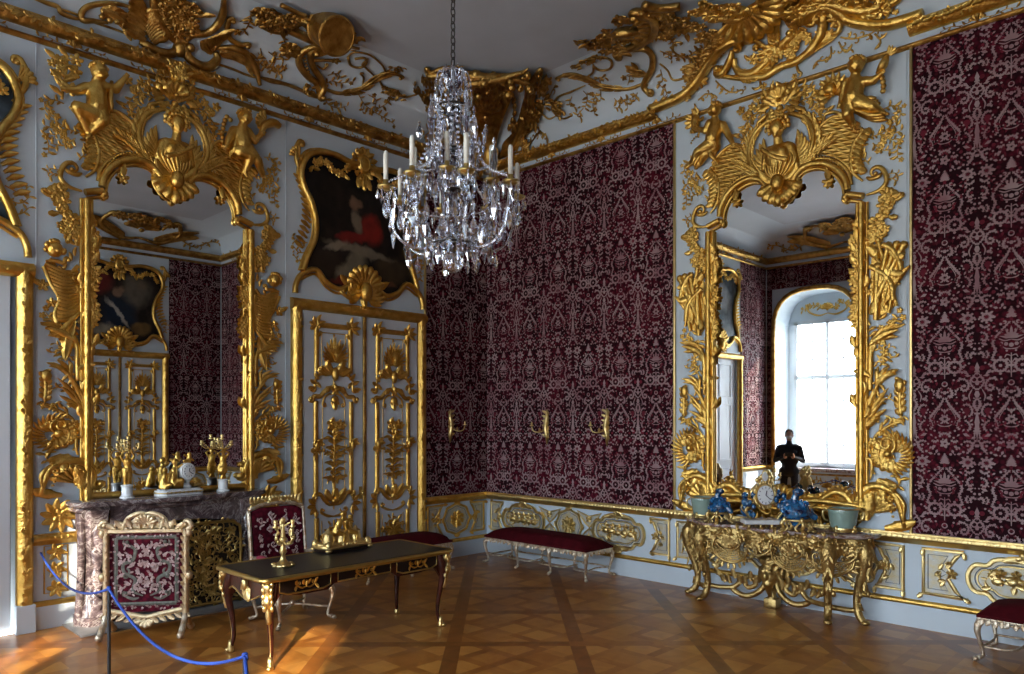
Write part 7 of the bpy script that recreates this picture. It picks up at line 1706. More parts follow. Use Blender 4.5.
def ctleg(name, x, y, xo, yo):
    m = M(); C_ = catmull([(x, -y, .80, .072), (x + xo * .05, -y - yo * .05, .68, .078), (x + xo * .03, -y - yo * .03, .54, .058), (x - xo * .03, -y + yo * .03, .36, .044), (x - xo * .06, -y + yo * .06, .20, .036), (x - xo * .03, -y + yo * .03, .08, .038), (x + xo * .03, -y - yo * .03, .03, .030)], 5)
    sweep(m, C_[:, :3], C_[:, 3], 10); ell(m, (x + xo * .05, -y - yo * .05, .026), (.045, .045, .026)); 
    for z, r in ((.72, .035), (.66, .04), (.60, .03)): ell(m, (x + xo * .09, -y - yo * .09, z), (r, r, r * 1.3), 8, 5)
    rr = random.Random(int(x * 100) + 500); d = np.array([xo, -yo, 0.]); d /= np.linalg.norm(d); e = np.array([-d[1], d[0], 0])
    for z, L, sp_ in ((.76, .18, 0), (.70, .16, .5), (.70, .16, -.5), (.58, .2, .3), (.58, .2, -.3), (.42, .16, .2), (.42, .16, -.2), (.2, .12, .3), (.2, .12, -.3)):
        lm = M(); leaf(lm, (0, 0), -PI / 2 + sp_, L * .62, .022, 0, .025, 0, 3, .02); a = lm.arr(); j = np.argmin(abs(C_[:, 2] - z)); b_ = C_[j]
        m.add(np.array([b_[0], b_[1], z]) + a[:, 0:1] * e + a[:, 2:3] * d + d * b_[3] * .9 + a[:, 1:2] * np.array([0, 0, 1.]), lm.f)
    for s_ in (1, -1):
        for z in (.72, .3): q = np.array([x, -y, z]) + e * s_ * .05 + d * .03; ell(m, q, (.025, .025, .035), 6, 4)
    return m.obj('leg', gold_dull, ct, auto=75)
for s in (1, -1): ctleg('leg', s * .68, .47, s * .35, .9); ctleg('leg', s * .93, .28, s * .9, .4)
# stretcher scrolls rising to the central mask on its plinth
for s in (1, -1):
    m = M(); C_ = catmull([(s * .66, -.40, .16), (s * .52, -.34, .15), (s * .40, -.30, .17), (s * .30, -.28, .27), (s * .20, -.28, .30), (s * .17, -.28, .22), (s * .25, -.28, .18), (s * .30, -.28, .23)], 6); sweep(m, C_, .026, 8)
    C_ = catmull([(s * .45, -.30, .16), (s * .36, -.29, .10), (s * .24, -.29, .09), (s * .12, -.28, .16), (s * .06, -.26, .26), (s * .05, -.25, .36)], 6); sweep(m, C_, .030, 8); sweep(m, catmull([(s * .91, -.24, .13), (s * .80, -.28, .12), (s * .66, -.36, .14)], 5), .026, 8)
    lm = M()
    for i in range(8): leaf(lm, (s * (.14 + .06 * i), .22 + .04 * sin(i * 2)), PI / 2 - s * (.2 + .1 * i), .12, .035, s * .8, .03, .0, 3, .03)
    a = lm.arr(); m.add(np.stack([a[:, 0], -.30 - a[:, 2], a[:, 1]], 1), lm.f); m.obj('stretcher', gold_dull, ct)
m = M(); box(m, -.07, .07, -.30, -.16, 0, .10, .02); lathe(m, [(.055, .10), (.04, .14), (.05, .2)], (0, -.23, 0), 10)
m.obj('plinth', gold_dull, ct, auto=50)
m = M(); ell(m, (0, -.30, .37), (.10, .09, .14), 12, 8); ell(m, (0, -.39, .35), (.025, .035, .045)); 
for s in (1, -1): ell(m, (s * .04, -.375, .40), (.025, .016, .016)); cap(m, (s * .06, -.26, .47), (s * .17, -.26, .56), .05, .03); cap(m, (s * .08, -.30, .40), (s * .13, -.27, .26), .04, .02); cap(m, (s * .06, -.25, .28), (s * .09, -.25, .20), .03, .015)
cap(m, (0, -.33, .27), (0, -.29, .13), .06, .02); ell(m, (0, -.28, .50), (.12, .10, .06)); fuse(m, 'bearded_mask', gold_dull, ct, None, .008, 2)

# ================================================================== things on the console
ZT = .876
def on_console(px, py, z=ZT): return qF(px, py, z)
gd = gold_pale
def tripod(m, r, h, n=4, a0=.3):
    sweep(m, [(r * .9 * cos(a), r * .9 * sin(a), h) for a in np.linspace(0, 2 * PI, 16, endpoint=False)], .012, 6, closed=True)
    for i in range(n):
        a = a0 + i * 2 * PI / n; C_ = catmull([(r * .9 * cos(a), r * .9 * sin(a), h), (r * 1.15 * cos(a), r * 1.15 * sin(a), h * .7), (r * .9 * cos(a), r * .9 * sin(a), h * .35), (r * 1.25 * cos(a), r * 1.25 * sin(a), .015)], 4); sweep(m, C_, .019, 6); ell(m, tuple(C_[-1]), (.028, .028, .018), 6, 4); ell(m, tuple(C_[0]), (.025, .025, .03), 6, 4)
        for s in (1, -1): C_ = catmull([(r * .9 * cos(a), r * .9 * sin(a), h), (r * cos(a + s * .5), r * sin(a + s * .5), h * .5), (r * 1.1 * cos(a + s * .35), r * 1.1 * sin(a + s * .35), h * .25)], 4); sweep(m, C_, .009, 6)
    return m
blue_l = mat('turquoise_porcelain', (0.02, 0.22, 0.50), 0.12, 0, var=.8, vscale=30, col2=(.01, .05, .22), coat=1.0)
def blue_piece(loc, sc, label, rz=0):
    t = thing('porcelain_vase', label, 'vase', loc, rz, 'mounted blue porcelain')
    m = M(); tripod(m, .10 * sc, .10 * sc); m.obj('gilded_mount', gd, t)
    m = M(); ell(m, (0, 0, .155 * sc), (.10 * sc, .085 * sc, .085 * sc), 14, 9); ell(m, (-.04 * sc, 0, .20 * sc), (.06 * sc, .05 * sc, .05 * sc)); cap(m, (-.02 * sc, 0, .20 * sc), (-.01 * sc, 0, .27 * sc), .035 * sc, .028 * sc); ell(m, (0.01 * sc, 0, .30 * sc), (.045 * sc, .03 * sc, .03 * sc))
    cap(m, (.06 * sc, 0, .17 * sc), (.12 * sc, 0, .12 * sc), .04 * sc, .025 * sc); cap(m, (.0, 0, .13 * sc), (.0, 0, .09 * sc), .05 * sc, .05 * sc)
    b_ = fuse(m, 'body', blue_p, t, None, .005, 1); m = M(); rr = random.Random(int(sc * 10))
    for i in range(26): a, e = rr.uniform(0, 6.28), rr.uniform(-.3, 1.3); leafp = (.10 * sc * cos(a) * cos(e), .085 * sc * sin(a) * cos(e), (.155 + .085 * sin(e)) * sc); ell(m, leafp, (.016 * sc, .016 * sc, .016 * sc), 6, 4)
    m.obj('applied_flowers', blue_l, b_); return t
p = on_console(719, 523); blue_piece((p[0], p[1], ZT), 1.15, 'blue porcelain bird on a gilded tripod at the left end of the console')
p = on_console(797, 533); blue_piece((p[0], p[1], ZT), 1.35, 'larger blue porcelain bird on a gilded tripod right of the clock', .5)
p = on_console(764, 528)
ck = thing('mantel_clock', 'round-faced gilded clock with blue porcelain flowers, centre of the console', 'clock', (p[0], p[1] , ZT), .75); ck.scale = (1.1, 1.1, 1.32)
m = M(); box(m, -.20, .20, -.09, .09, .035, .07, .012); m.obj('base', marble_w, ck, smooth=False)
m = M()
for x in (-.16, -.05, .05, .16):
    for y in (-.07, .07): lathe(m, [(.016, .0), (.02, .01), (.010, .02), (.014, .035)], (x, y, 0), 8)
for s in (1, -1): sweep(m, catmull([(s * .12, 0, .07), (s * .17, 0, .14), (s * .10, 0, .20), (s * .12, 0, .28), (s * .06, 0, .34)], 5), .014, 6); sweep(m, catmull([(s * .15, 0, .10), (s * .21, 0, .16), (s * .17, 0, .22)], 5), .008, 6)
rr = random.Random(2)
for i in range(40): a = rr.uniform(0, 6.3); ell(m, (.098 * cos(a), -.02, .26 + .098 * sin(a)), (.017, .02, .017), 6, 4)
for i in range(22): ell(m, (rr.uniform(-.07, .07), rr.uniform(-.03, .03), rr.uniform(.36, .44)), (.022, .02, .022), 6, 4)
lathe(m, [(.0, 0), (.086, 0), (.09, .02), (.086, .035), (.0, .035)], (0, 0, 0), 20); A = m.v[-1]; m.v[-1] = np.stack([A[:, 0], -A[:, 2] - .01, A[:, 1] + .26], 1)
m.obj('gilded_case', gd, ck, auto=60)
def dial(parent, r, c, ax=(1, 0)):
    m = M(); lathe(m, [(0, 0), (r, 0), (r * .98, .006), (0, .009)], n=28); A = m.v[0]; m.v[0] = np.stack([A[:, 0] + c[0], -A[:, 2] + c[1], A[:, 1] + c[2]], 1); d = m.obj('dial', porc, parent, auto=40)
    m = M(); bl = MATS.get('clock_black') or mat('clock_black', (.02, .02, .06), .4)
    for i in range(12): a = i * PI / 6; box(m, -.0025, .0025, -.0005, 0, r * .70, r * .92); A = m.v[-1]; m.v[-1] = np.stack([A[:, 0] * cos(a) + A[:, 2] * sin(a) + c[0], A[:, 1] + c[1] - .0095, -A[:, 0] * sin(a) + A[:, 2] * cos(a) + c[2]], 1)
    for a, L, w_ in ((.25, .5, .004), (2.2, .72, .003)): box(m, -w_, w_, -.001, 0, 0, r * L); A = m.v[-1]; m.v[-1] = np.stack([A[:, 0] * cos(a) + A[:, 2] * sin(a) + c[0], A[:, 1] + c[1] - .011, -A[:, 0] * sin(a) + A[:, 2] * cos(a) + c[2]], 1)
    m.obj('hands', bl, d, smooth=False)
dial(ck, .075, (0, -.046, .26))
m = M(); lathe(m, [(0, 0), (.028, 0), (.028, .006), (0, .008)], n=16); A = m.v[0]; m.v[0] = np.stack([A[:, 0], -A[:, 2] - .03, A[:, 1] * 1.3 + .405], 1); m.obj('medallion', chalk, ck, auto=40)
m = M(); rr = random.Random(5)
for s in (1, -1):
    for i in range(18): ell(m, (s * rr.uniform(.10, .19), rr.uniform(-.07, .05), rr.uniform(.07, .20) + (.08 if rr.random() < .4 else 0)), rr.uniform(.018, .034), 7, 5)
m.obj('porcelain_flowers', blue_p, ck)
def cachepot(px, py, label, sc=1.0):
    p = on_console(px, py); t = thing('cachepot', label, 'pot', (p[0], p[1], ZT), .6, 'celadon pots')
    m = M(); lathe(m, [(.115 * sc, .045), (.118 * sc, .06), (.13 * sc, .12), (.142 * sc, .20 * 1.0), (.15 * sc, .235), (.145 * sc, .24), (.135 * sc, .22), (.12 * sc, .08), (0, .07)], n=28); m.obj('pot', celadon, t, auto=60)
    m = M(); lathe(m, [(.125 * sc, .05), (.128 * sc, .035), (.115 * sc, .02), (.12 * sc, .01), (.10 * sc, .01)], n=28); sweep(m, [(.150 * sc * cos(a), .150 * sc * sin(a), .238) for a in np.linspace(0, 2 * PI, 24, endpoint=False)], .008, 6, closed=True)
    for i in range(4): a = .8 + i * PI / 2; ell(m, (.115 * sc * cos(a), .115 * sc * sin(a), .02), (.035, .035, .02)); ell(m, (.118 * sc * cos(a), .118 * sc * sin(a), .045), (.02, .02, .03))
    for a in (0, PI): sweep(m, catmull([(.15 * sc * cos(a), 0, .22), (.19 * sc * cos(a), 0, .20), (.18 * sc * cos(a), 0, .13), (.14 * sc * cos(a), 0, .11)], 5), .010, 6)
    m.obj('gilded_mount', gd, t, auto=50)
p = cachepot(843, 532, 'round celadon pot with gilded mounts at the right end of the console')
p = cachepot(703, 518, 'celadon pot partly hidden behind the left blue bird', .92)

# ================================================================== things on the mantelpiece
ZM = 1.206
def on_mantel(px, w): q = qL(px, 490, w); return (w, -q[0])
def figure_candelabrum(px, py, label, mir):
    p = on_mantel(px, .16); t = thing('figural_candelabrum', label, 'candelabrum', (p[0], p[1], ZM), PI / 2, 'candelabra on the mantelpiece'); t.scale = (1.15, 1.15, 1.1)
    m = M(); lathe(m, [(.060, 0), (.060, .015), (.050, .02), (.045, .03), (.045, .10), (.050, .105), (.052, .12), (.040, .125)], n=18); m.obj('marble_plinth', porc, t, auto=40)
    m = M()
    for s in (1, -1): cap(m, (s * .014, 0, .13), (s * .016 * mir, -.005, .20), .018, .022); cap(m, (s * .016 * mir, -.005, .20), (s * .012, 0, .26), .024, .030)
    cap(m, (0, 0, .25), (.004 * mir, 0, .29), .034, .028); cap(m, (.004 * mir, 0, .29), (0, 0, .335), .030, .034); cap(m, (0, 0, .35), (0, 0, .37), .011, .011); ell(m, (0, -.003, .392), (.020, .021, .025), 10, 7)
    for s in (1, -1): cap(m, (s * .03, 0, .335), (s * .055, -.01, .38), .011, .009); cap(m, (s * .055, -.01, .38), (s * .03 * mir, -.015, .43), .009, .007)
    ell(m, (.03 * mir, .01, .22), (.02, .02, .06)); fuse(m, 'figure', gold, t, None, .0045, 1)
    for k, (a, r, h) in enumerate(((PI / 2, .09, .50), (PI * .0, .09, .47), (PI * 1.0, .09, .47), (0, .0, .53))):
        m = M(); x, y = r * cos(a) + .01 * mir, r * sin(a)
        if r: sweep(m, catmull([(0, 0, .43), (x * .5, y * .5, .42), (x, y, .45), (x * .9, y * .9, h - .02), (x, y, h)], 5), .006, 6)
        else: sweep(m, [(0, 0, .42), (.01 * mir, 0, .5)], .006, 6)
        lathe(m, [(.005, -.02), (.024, -.005), (.010, .0), (.014, .02), (.015, .035)], (x, y, h), 8)
        for j in range(3): ell(m, (x * (.4 + .2 * j), y * (.4 + .2 * j), .435 + .02 * j), (.012, .012, .012), 6, 4)
        m.obj('branch', gold_pale, t)
figure_candelabrum(127, 496, 'gilded figure candelabrum on a white plinth at the left end of the mantelpiece', 1)
figure_candelabrum(223, 488, 'gilded figure candelabrum on a white plinth at the right end of the mantelpiece', -1)
p = on_mantel(179, .18)
ck = thing('figural_clock', 'gilded clock with seated figures round a white drum on the mantelpiece', 'clock', (p[0], p[1], ZM), PI / 2 + .1); ck.scale = (1.12, 1.12, 1.25)
m = M(); poly(m, rrect(.22, .095, .08, 6), 0, .045); 
for s in (1, -1): poly(m, [(q[0] + s * .0, q[1]) for q in rrect(.20, .08, .07, 6)], .045, .055)
m.obj('marble_base', porc, ck, smooth=False)
m = M(); sweep(m, [(q[0] * 1.01, q[1] * 1.01, .025) for q in rrect(.22, .095, .08, 6)], .006, 6, closed=True); 
for i in range(9): ell(m, (-.16 + .04 * i, -.097, .025), (.012, .006, .010), 6, 4)
m.obj('gilded_garland', gold_pale, ck)
m = M(); lathe(m, [(.05, .055), (.05, .07), (.035, .08), (.03, .10), (.045, .12), (.06, .13)], (.07, 0, 0), 16); lathe(m, [(.0, -.045), (.068, -.045), (.072, -.03), (.072, .03), (.068, .045), (0, .045)], (0, 0, 0), 24); A = m.v[-1]; m.v[-1] = np.stack([A[:, 0] + .07, A[:, 2], A[:, 1] + .195], 1); m.obj('white_drum', porc, ck, auto=50)
dial(ck, .055, (.07, -.046, .195))
def sitter(pts, name='figure'):
    m = M()
    for a, b_, r0, r1 in pts: cap(m, a, b_, r0, r1)
    return fuse(m, name, gold, ck, None, .0055, 1)
sitter([((-.06, 0, .10), (-.05, 0, .20), .045, .032), ((-.05, 0, .20), (-.04, 0, .25), .02, .016), ((-.04, 0, .275), (-.04, 0, .28), .028, .028), ((-.05, -.02, .10), (.0, -.05, .12), .03, .025), ((.0, -.05, .12), (.0, -.05, .06), .022, .015), ((-.05, .02, .21), (.02, -.02, .25), .014, .011), ((-.08, 0, .20), (-.11, -.03, .15), .014, .011), ((-.05, -.03, .08), (-.02, -.04, .07), .04, .03)])
sitter([((-.15, 0, .09), (-.14, 0, .16), .04, .028), ((-.14, 0, .16), (-.135, 0, .19), .016, .014), ((-.135, 0, .205), (-.135, 0, .21), .024, .024), ((-.15, -.02, .08), (-.11, -.06, .09), .026, .02), ((-.14, 0, .16), (-.08, -.02, .19), .011, .009), ((-.16, 0, .07), (-.14, -.03, .06), .035, .03)])
sitter([((.09, 0, .27), (.10, 0, .31), .026, .022), ((.10, 0, .33), (.10, 0, .335), .02, .02), ((.08, -.01, .27), (.04, -.02, .28), .018, .014), ((.10, .0, .31), (.14, -.01, .28), .01, .008), ((.10, 0, .31), (.05, 0, .33), .01, .008)], 'putto')

# ================================================================== wall sconces, rope barrier
def sconce(side, px, py, label, arm):
    q = {'R': qR, 'L': qL}[side](px, py, .04); xf = {'R': lxf_R, 'L': lxf_L}[side]
    t = thing('wall_sconce', label, 'sconce', {'R': (q[0], 0, q[1]), 'L': (0, -q[0], q[1])}[side], 0, 'gilded sconces on the damask')
    m = M(); rib(m, [(0, -.24, .3), (.01, -.12, 1), (-.01, 0, 1.2), (.01, .12, 1), (0, .24, .4)], .028, .015, flat=1.2)
    for i in range(12): leaf(m, (0, -.18 + .033 * i), (PI / 2 + (.8 if i % 2 else -.8)), .08, .022, .5, .02, .025)
    ell(m, (0, .02, .045), (.03, .045, .03)); m.obj('backplate', gold_pale, t, xf)
    for s in ((arm,) if side == 'L' else (-1,)):
        m = M(); C_ = catmull([(0, -.02, .03), (s * .06, -.07, .10), (s * .13, -.06, .15), (s * .17, .0, .15)], 6); sweep(m, C_, .009, 6); ell(m, (s * .17, .02, .15), (.03, .012, .03)); ell(m, (s * .17, .045, .15), (.014, .03, .014)); leaf(m, (s * .08, -.06), .8, .06, .02, .4, .01, .10)
        m.obj('candle_arm', gold_pale, t, xf)
sconce('L', 451, 426, 'gilded sconce on the left damask strip near the double door', -1)
sconce('R', 546, 427, 'gilded sconce on the right wall nearer the corner', 1)
sconce('R', 606, 427, 'gilded sconce on the right wall nearer the console mirror', 1)
PH = .88
def post(px, py, label):
    Z = FPX * (CH - PH) / (py - HY); p = at(px, Z); t = thing('barrier_post', label, 'barrier post', (p[0], p[1], 0), 0, 'posts of the rope barrier')
    m = M(); lathe(m, [(.011, .01), (.011, PH - .02), (.009, PH)], n=10); m.obj('pole', steel, t, auto=40); m = M(); lathe(m, [(.12, 0), (.12, .008), (.03, .016), (.014, .03)], n=24); m.obj('foot_plate', steel, t, auto=40)
    m = M(); ell(m, (0, 0, PH + .002), (.016, .016, .012)); sweep(m, [(.012 * cos(a) + .014, 0, PH - .01 + .012 * sin(a)) for a in np.linspace(0, 2 * PI, 8, endpoint=False)], .004, 5, closed=True); m.obj('cap', rope_m, t); return (p[0], p[1], PH - .005)
A1 = post(109, 588, 'slim dark barrier post in front of the fire screen'); A2 = post(245, 655, 'slim dark barrier post beside the near leg of the desk')
q = qL(41, 553, .06); A0 = (.05, -q[0], q[1])
def hang(a, b, sag, n=16): a, b = np.array(a), np.array(b); return [tuple(a * (1 - t) + b * t - np.array([0, 0, sag * 4 * t * (1 - t)])) for t in np.linspace(0, 1, n)]
q3 = (A2[0] + .72, A2[1] - .30); t3 = dup(bpy.data.objects['barrier_post.001'], (q3[0], q3[1], 0), 0, 'slim dark barrier post at the free end of the blue rope')
m = M(); sweep(m, hang(A0, A1, .16), .009, 6); sweep(m, hang(A1, A2, .20, 24), .009, 6); A3 = (A2[0] + .72, A2[1] - .30, PH - .005); sweep(m, hang(A2, A3, .10), .009, 6)
tag(m.obj('barrier_rope', rope_m), 'blue rope slung between the barrier posts', 'rope')
# ================================================================== crystal chandelier
cpx, cZ = 453, 4.86; cp = at(cpx, cZ); cpos = (cp[0], cp[1])
PXM = FPX / cZ
def zc_(py): return CH + (HY - py) / PXM
chn = thing('chandelier', 'large crystal chandelier with white candles hanging from the ceiling', 'chandelier', (cpos[0], cpos[1], 0))
m = M(); z = zc_(62); k = 0
while z < ZC - .03:
    a = k % 2 * PI / 2; pts = [(.016 * cos(t) * cos(a), .016 * cos(t) * sin(a), z + .030 * sin(t)) for t in np.linspace(0, 2 * PI, 10, endpoint=False)]; sweep(m, pts, .0045, 5, closed=True); z += .046; k += 1
lathe(m, [(.03, ZC - .05), (.06, ZC - .02), (.07, ZC)], n=16); m.obj('chain', iron, chn)
Z0, Z1 = zc_(262), zc_(68)       # ball, crown
m = M(); H_ = Z1 - Z0
prof = [(0.02, 0), (.05, .06), (.02, .10), (.035, .16), (.06, .20), (.03, .26), (.02, .30), (.035, .34), (.045, .40), (.02, .46), (.03, .50), (.05, .55), (.035, .60), (.02, .66), (.03, .70), (.045, .78), (.02, .82), (.03, .88), (.06, .93), (.07, .97), (.03, 1.0)]
lathe(m, [(r, Z0 + .03 + t * (H_ - .03)) for r, t in prof], n=10); m.obj('glass_stem', crystal_m, chn, smooth=False)
m = M(); ell(m, (0, 0, Z0 - .0), .072, 16, 11); m.obj('crystal_ball', crystal_m, chn)
m = M()
for z, r in ((zc_(108), .10), (zc_(245), .14), (zc_(190), .05), (zc_(150), .07)): sweep(m, [(r * cos(a), r * sin(a), z) for a in np.linspace(0, 2 * PI, 20, endpoint=False)], .006, 6, closed=True); lathe(m, [(.02, z - .015), (r * .5, z - .01), (.02, z + .015)], n=10)
m.obj('metal_rings', iron, chn)
def arms():
    L = []
    for i in range(8): a = i * PI / 4 + .25; L.append((a, .43, zc_(193), 0))
    for i in range(4): a = i * PI / 2 + .7; L.append((a, .25, zc_(182), 1))
    return L
drop_m = []; rr = random.Random(14)
def pendant(m, p, h, w, kind=0):
    """faceted hanging drop with a small bead above"""
    x, y, z = p; n = 6; a0 = rr.random() * 3; ell(m, (x, y, z), w * .35, 6, 4)
    prof = {0: ((.0, 0), (.45, -.18), (1, -.62), (.55, -.88), (0, -1)), 1: ((.1, 0), (.8, -.25), (.5, -.6), (.15, -.95), (0, -1)), 2: ((0, 0), (1, -.5), (0, -1))}[kind]
    V = []; zt = z - w * .3
    for r, t in prof:
        for j in range(n): a = a0 + 2 * PI * j / n; fl_ = .55; X = r * w * cos(a); Y = r * w * sin(a) * fl_; V.append((x + X * cos(a0) - Y * sin(a0), y + X * sin(a0) + Y * cos(a0), zt + t * h))
    N = len(prof); m.add(V, [(i * n + j, i * n + (j + 1) % n, (i + 1) * n + (j + 1) % n, (i + 1) * n + j) for i in range(N - 1) for j in range(n)])
for a, r, z, tier in arms():
    zh = zc_(235) if tier == 0 else zc_(225)
    m = M(); C_ = catmull([(.05 * cos(a), .05 * sin(a), zh), (r * .45 * cos(a), r * .45 * sin(a), zh - .10), (r * .85 * cos(a), r * .85 * sin(a), zh - .02), (r * cos(a), r * sin(a), z + .0)], 6)
    sweep(m, C_, .009, 6); pan_ = M(); lathe(pan_, [(.008, -.02), (.05, -.002), (.055, .012), (.015, .012), (.018, .04), (.016, .05)], (r * cos(a), r * sin(a), z), 10); arm = m.obj('arm', crystal_m, chn); pan_.obj('drip_pan', brass, arm)
    m = M(); lathe(m, [(.016, .04), (.0165, .21), (.012, .228), (.002, .235)], (r * cos(a), r * sin(a), z), 10); m.obj('candle', candle_m, arm)
    d = M(); x, y = r * cos(a), r * sin(a)
    for j in range(6): b_ = j * PI / 3 + a; pendant(d, (x + .052 * cos(b_), y + .052 * sin(b_), z - .005), .07 + .02 * (j % 2), .016, j % 3)
    pendant(d, (x, y, z - .03), .16, .030, 0)
    for t in (5, 9, 13): q = C_[t]; pendant(d, (q[0], q[1], q[2] - .01), .10 + .03 * rr.random(), .026, t % 3)
    for s in (1, -1):
        zz = z - .02
        for k in range(3): zz -= .045; ell(d, (x + s * .02 * sin(a), y, zz), (.012, .012, .014), 6, 4)
    d.obj('crystal_drops', crystal_m, arm, smooth=False)
    # garland of beads to the upper crown
    g = M(); top = (.09 * cos(a), .09 * sin(a), zc_(100)); G_ = catmull([top, (r * .5 * cos(a), r * .5 * sin(a), zc_(165)), (x, y, z + (.10 if tier else .03))], 12)
    for i in range(0, len(G_)): ell(g, tuple(G_[i]), .011, 6, 4)
    g.obj('bead_garland', crystal_m, arm)
# upright spires with drops, as in the photo's three tall glass obelisks
for i in range(8):
    a = i * PI / 4 + .6; r = .16 if i % 2 else .27; zt = zc_(100) if i % 2 else zc_(140); zb = zc_(205)
    m = M(); x, y = r * cos(a), r * sin(a); n = 6; V = []
    for rad, z in ((.004, zt), (.012, zt - .03), (.006, zt - .05), (.020, zt - .09), (.026, zt - .16), (.014, zt - .30), (.008, zt - .34)):
        for j in range(n): b_ = 2 * PI * j / n; V.append((x + rad * cos(b_), y + rad * sin(b_), z))
    m.add(V, [(q * n + j, q * n + (j + 1) % n, (q + 1) * n + (j + 1) % n, (q + 1) * n + j) for q in range(6) for j in range(n)])
    sweep(m, catmull([(x, y, zt - .34), (x * .8, y * .8, zb - .04), (.04 * cos(a), .04 * sin(a), zb - .08)], 5), .006, 5)
    for k in range(5): b_ = k * 1.256; pendant(m, (x + .03 * cos(b_), y + .03 * sin(b_), zt - .34), .09, .017, k % 3)
    m.obj('glass_spire', crystal_m, chn, smooth=False)
# rings of large drops: each drop an object sharing one of three cut shapes
NDROP = [0]; DPROTO = []; REST = M()
for kk in range(3): m = M(); pendant(m, (0, 0, 0), .12, .03, kk); DPROTO.append(m.mesh('crystal_drop', crystal_m, smooth=False))
def ring_drops(name, z, r, n, h, w, jit=.02):
    rest = M()
    for i in range(n):
        a = 2 * PI * i / n + rr.uniform(-.1, .1); q = r + rr.uniform(-jit, jit); zz = z + rr.uniform(-jit, jit); H2 = h * rr.uniform(.8, 1.2); W2 = w * rr.uniform(.8, 1.15)
        if NDROP[0] < 100:
            NDROP[0] += 1; p_ = DPROTO[rr.randrange(3)]; o = bpy.data.objects.new('crystal_drop', p_); COL.objects.link(o); o.parent = chn
            o.location = (q * cos(a), q * sin(a), zz); o.rotation_euler = (0, 0, rr.random() * 6); o.scale = (W2 / .03, W2 / .03, H2 / .12)
        else: pendant(rest, (q * cos(a), q * sin(a), zz), H2, W2, rr.randrange(3))
    if rest.n: REST.merge(rest)
ring_drops('drop_ring', zc_(238), .14, 14, .13, .030, .03); ring_drops('drop_ring', zc_(222), .28, 20, .13, .032, .04); ring_drops('drop_ring', zc_(212), .36, 22, .12, .028, .04)
ring_drops('drop_ring', zc_(108), .10, 12, .09, .022, .02); ring_drops('drop_ring', zc_(78), .09, 10, .08, .02, .01); ring_drops('drop_ring', zc_(150), .13, 12, .10, .022, .03); ring_drops('drop_ring', zc_(178), .20, 18, .11, .025, .05); ring_drops('drop_ring', zc_(200), .42, 20, .12, .028, .03); ring_drops('drop_ring', zc_(128), .18, 12, .12, .026, .05)
REST.obj('crystal_drop', crystal_m, chn, smooth=False)['kind'] = 'stuff'
m = M()
for i in range(9):
    a = i * 2 * PI / 9; C_ = catmull([(.03 * cos(a), .03 * sin(a), zc_(80)), (.08 * cos(a), .08 * sin(a), zc_(72)), (.11 * cos(a), .11 * sin(a), zc_(82)), (.12 * cos(a), .12 * sin(a), zc_(92))], 5); sweep(m, C_, .008, 6); pendant(m, tuple(C_[-1]), .10, .02, i % 3)
for i in range(7): a = i * .9; C_ = [(.02 * cos(a), .02 * sin(a), zc_(80)), (.05 * cos(a), .05 * sin(a), zc_(66))]; sweep(m, C_, [.008, .003], 5)
m.obj('glass_crown', crystal_m, chn, smooth=False)
# ================================================================== the visitor seen in the console mirror
pr = qR(790, 470); t_ = 15.6; r_ = ray(790, 470); px_, py_ = CX + r_[0] * t_, -(CY + r_[1] * t_)
pe = thing('person', 'bearded person in dark navy clothes and face mask holding a phone by the window', 'person', (px_, py_, 0), 0)
fa = math.atan2(0 - py_, 4.6 - px_) + PI / 2; pe.rotation_euler = (0, 0, fa)      # faces the mirror (-y is front)
m = M(); H = 1.78
for s in (1, -1): cap(m, (s * .10, 0, .90), (s * .11, 0, .50), .088, .062); cap(m, (s * .11, 0, .50), (s * .12, .02, .10), .06, .042); cap(m, (s * .12, .03, .045), (s * .14, -.14, .04), .045, .038)
cap(m, (-.08, 0, .92), (.08, 0, .92), .12, .12); cap(m, (0, 0, .95), (0, 0, 1.18), .15, .15); cap(m, (-.06, 0, 1.18), (.06, 0, 1.18), .14, .14); cap(m, (-.14, 0, 1.40), (.14, 0, 1.40), .085, .085); cap(m, (-.06, 0, 1.30), (.06, 0, 1.30), .13, .13); cap(m, (0, .01, 1.45), (0, 0, 1.53), .06, .055)
for s in (1, -1): cap(m, (s * .20, 0, 1.40), (s * .27, -.02, 1.14), .062, .05); cap(m, (s * .27, -.02, 1.14), (s * .10, -.24, 1.22), .048, .034)
fuse(m, 'clothing', cloth_dark, pe, None, .015, 2)
m = M(); ell(m, (0, 0, 1.665), (.075, .09, .115), 12, 9); cap(m, (0, .01, 1.50), (0, 0, 1.60), .052, .05); ell(m, (0, -.095, 1.655), (.013, .016, .022)); 
for s in (1, -1): ell(m, (s * .078, .005, 1.655), (.012, .02, .03)); ell(m, (s * .03, -.082, 1.685), (.014, .008, .008))
hd = fuse(m, 'head', skin, pe, None, .008, 1)
m = M(); ell(m, (0, .02, 1.70), (.085, .092, .095), 12, 8); m.obj('hair', hair_m, hd); m = M(); ell(m, (0, -.055, 1.625), (.060, .048, .042), 10, 7); m.obj('face_mask', mask_m, hd)
for s in (1, -1):
    m = M(); ell(m, (s * .075, -.265, 1.235), (.038, .028, .045), 8, 6)
    for i in range(4): cap(m, (s * .075 + (i - 1.5) * .019, -.27, 1.265), (s * .06 + (i - 1.5) * .017, -.30, 1.30 - .006 * abs(i - 1.5)), .0095, .008); cap(m, (s * .06 + (i - 1.5) * .017, -.30, 1.30), (s * .045 + (i - 1.5) * .015, -.315, 1.285), .008, .007)
    cap(m, (s * .05, -.265, 1.235), (s * .02, -.30, 1.265), .011, .009); fuse(m, 'hand', skin, pe, None, .0055, 1)
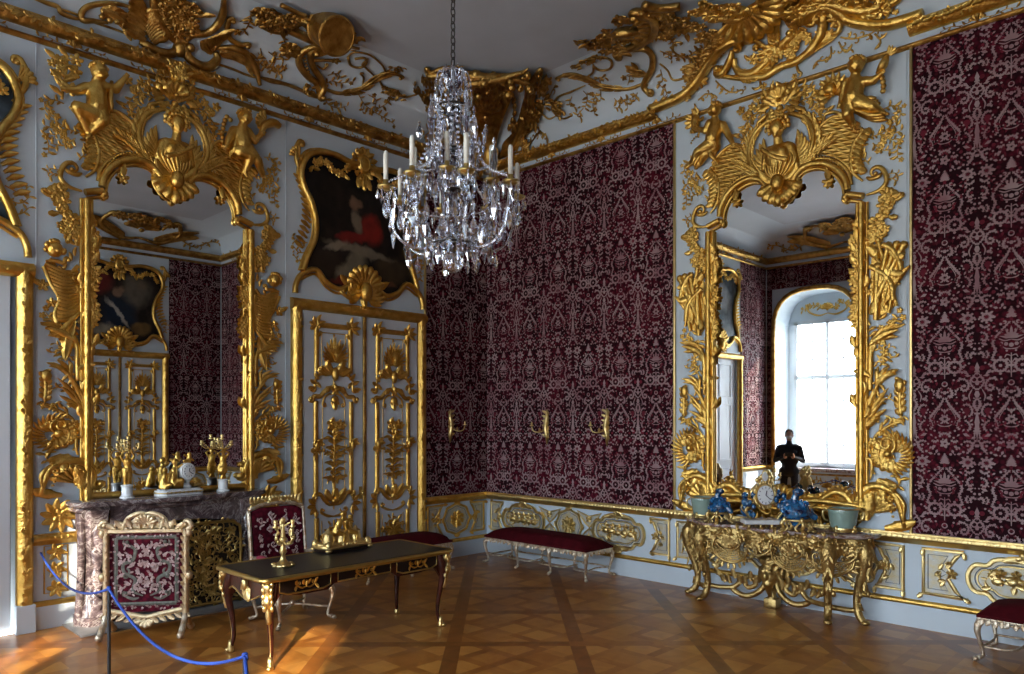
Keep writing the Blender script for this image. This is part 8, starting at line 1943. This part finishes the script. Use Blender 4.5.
m = M(); box(m, -.075, .075, -.335, -.325, 1.24, 1.32, .004); tag(m.obj('phone', iron), 'dark phone held in front of the chest', 'phone'); o = bpy.data.objects['phone']; o.location = pe.location; o.rotation_euler = pe.rotation_euler
# ================================================================== light
w = bpy.data.worlds.new('world'); SC.world = w; w.use_nodes = True; n = w.node_tree.nodes; l = w.node_tree.links
bg = n['Background']; tc = n.new('ShaderNodeTexCoord'); sp = n.new('ShaderNodeSeparateXYZ'); l.new(tc.outputs['Generated'], sp.inputs[0])
rp = n.new('ShaderNodeValToRGB'); l.new(sp.outputs['Z'], rp.inputs['Fac'])
rp.color_ramp.elements[0].color = (0.50, 0.50, 0.48, 1); rp.color_ramp.elements[0].position = 0.0
rp.color_ramp.elements[1].color = (0.80, 0.90, 1.0, 1); rp.color_ramp.elements[1].position = 0.15
l.new(rp.outputs[0], bg.inputs['Color']); bg.inputs['Strength'].default_value = 15.0
for k, c in enumerate(WC):
    ld = bpy.data.lights.new('window_portal', 'AREA'); ld.shape = 'RECTANGLE'; ld.size = 1.6; ld.size_y = 3.9; ld.cycles.is_portal = True
    o = bpy.data.objects.new('window_portal', ld); COL.objects.link(o); o.location = (c, -RY - 0.80, 2.4); o.rotation_euler = (PI / 2, 0, 0)
sd = bpy.data.lights.new('sun', 'SUN'); sd.energy = 10; sd.angle = 0.02; sd.color = (1.0, 0.86, 0.66)
so = bpy.data.objects.new('sun', sd); COL.objects.link(so)
so.rotation_euler = Vector((-1.05, 1.0, -0.70)).to_track_quat('-Z', 'Y').to_euler()
SC.view_settings.view_transform = 'Standard'; SC.view_settings.look = 'None'; SC.view_settings.gamma = 1.0; SC.view_settings.use_curve_mapping = False
SC.view_settings.exposure = 0.56
SC.cycles.max_bounces = 10; SC.cycles.diffuse_bounces = 5; SC.cycles.glossy_bounces = 6; SC.cycles.transmission_bounces = 10; SC.cycles.transparent_max_bounces = 12
SC.cycles.caustics_reflective = False; SC.cycles.caustics_refractive = False
SC.cycles.use_denoising = True; SC.cycles.sample_clamp_indirect = 8.0
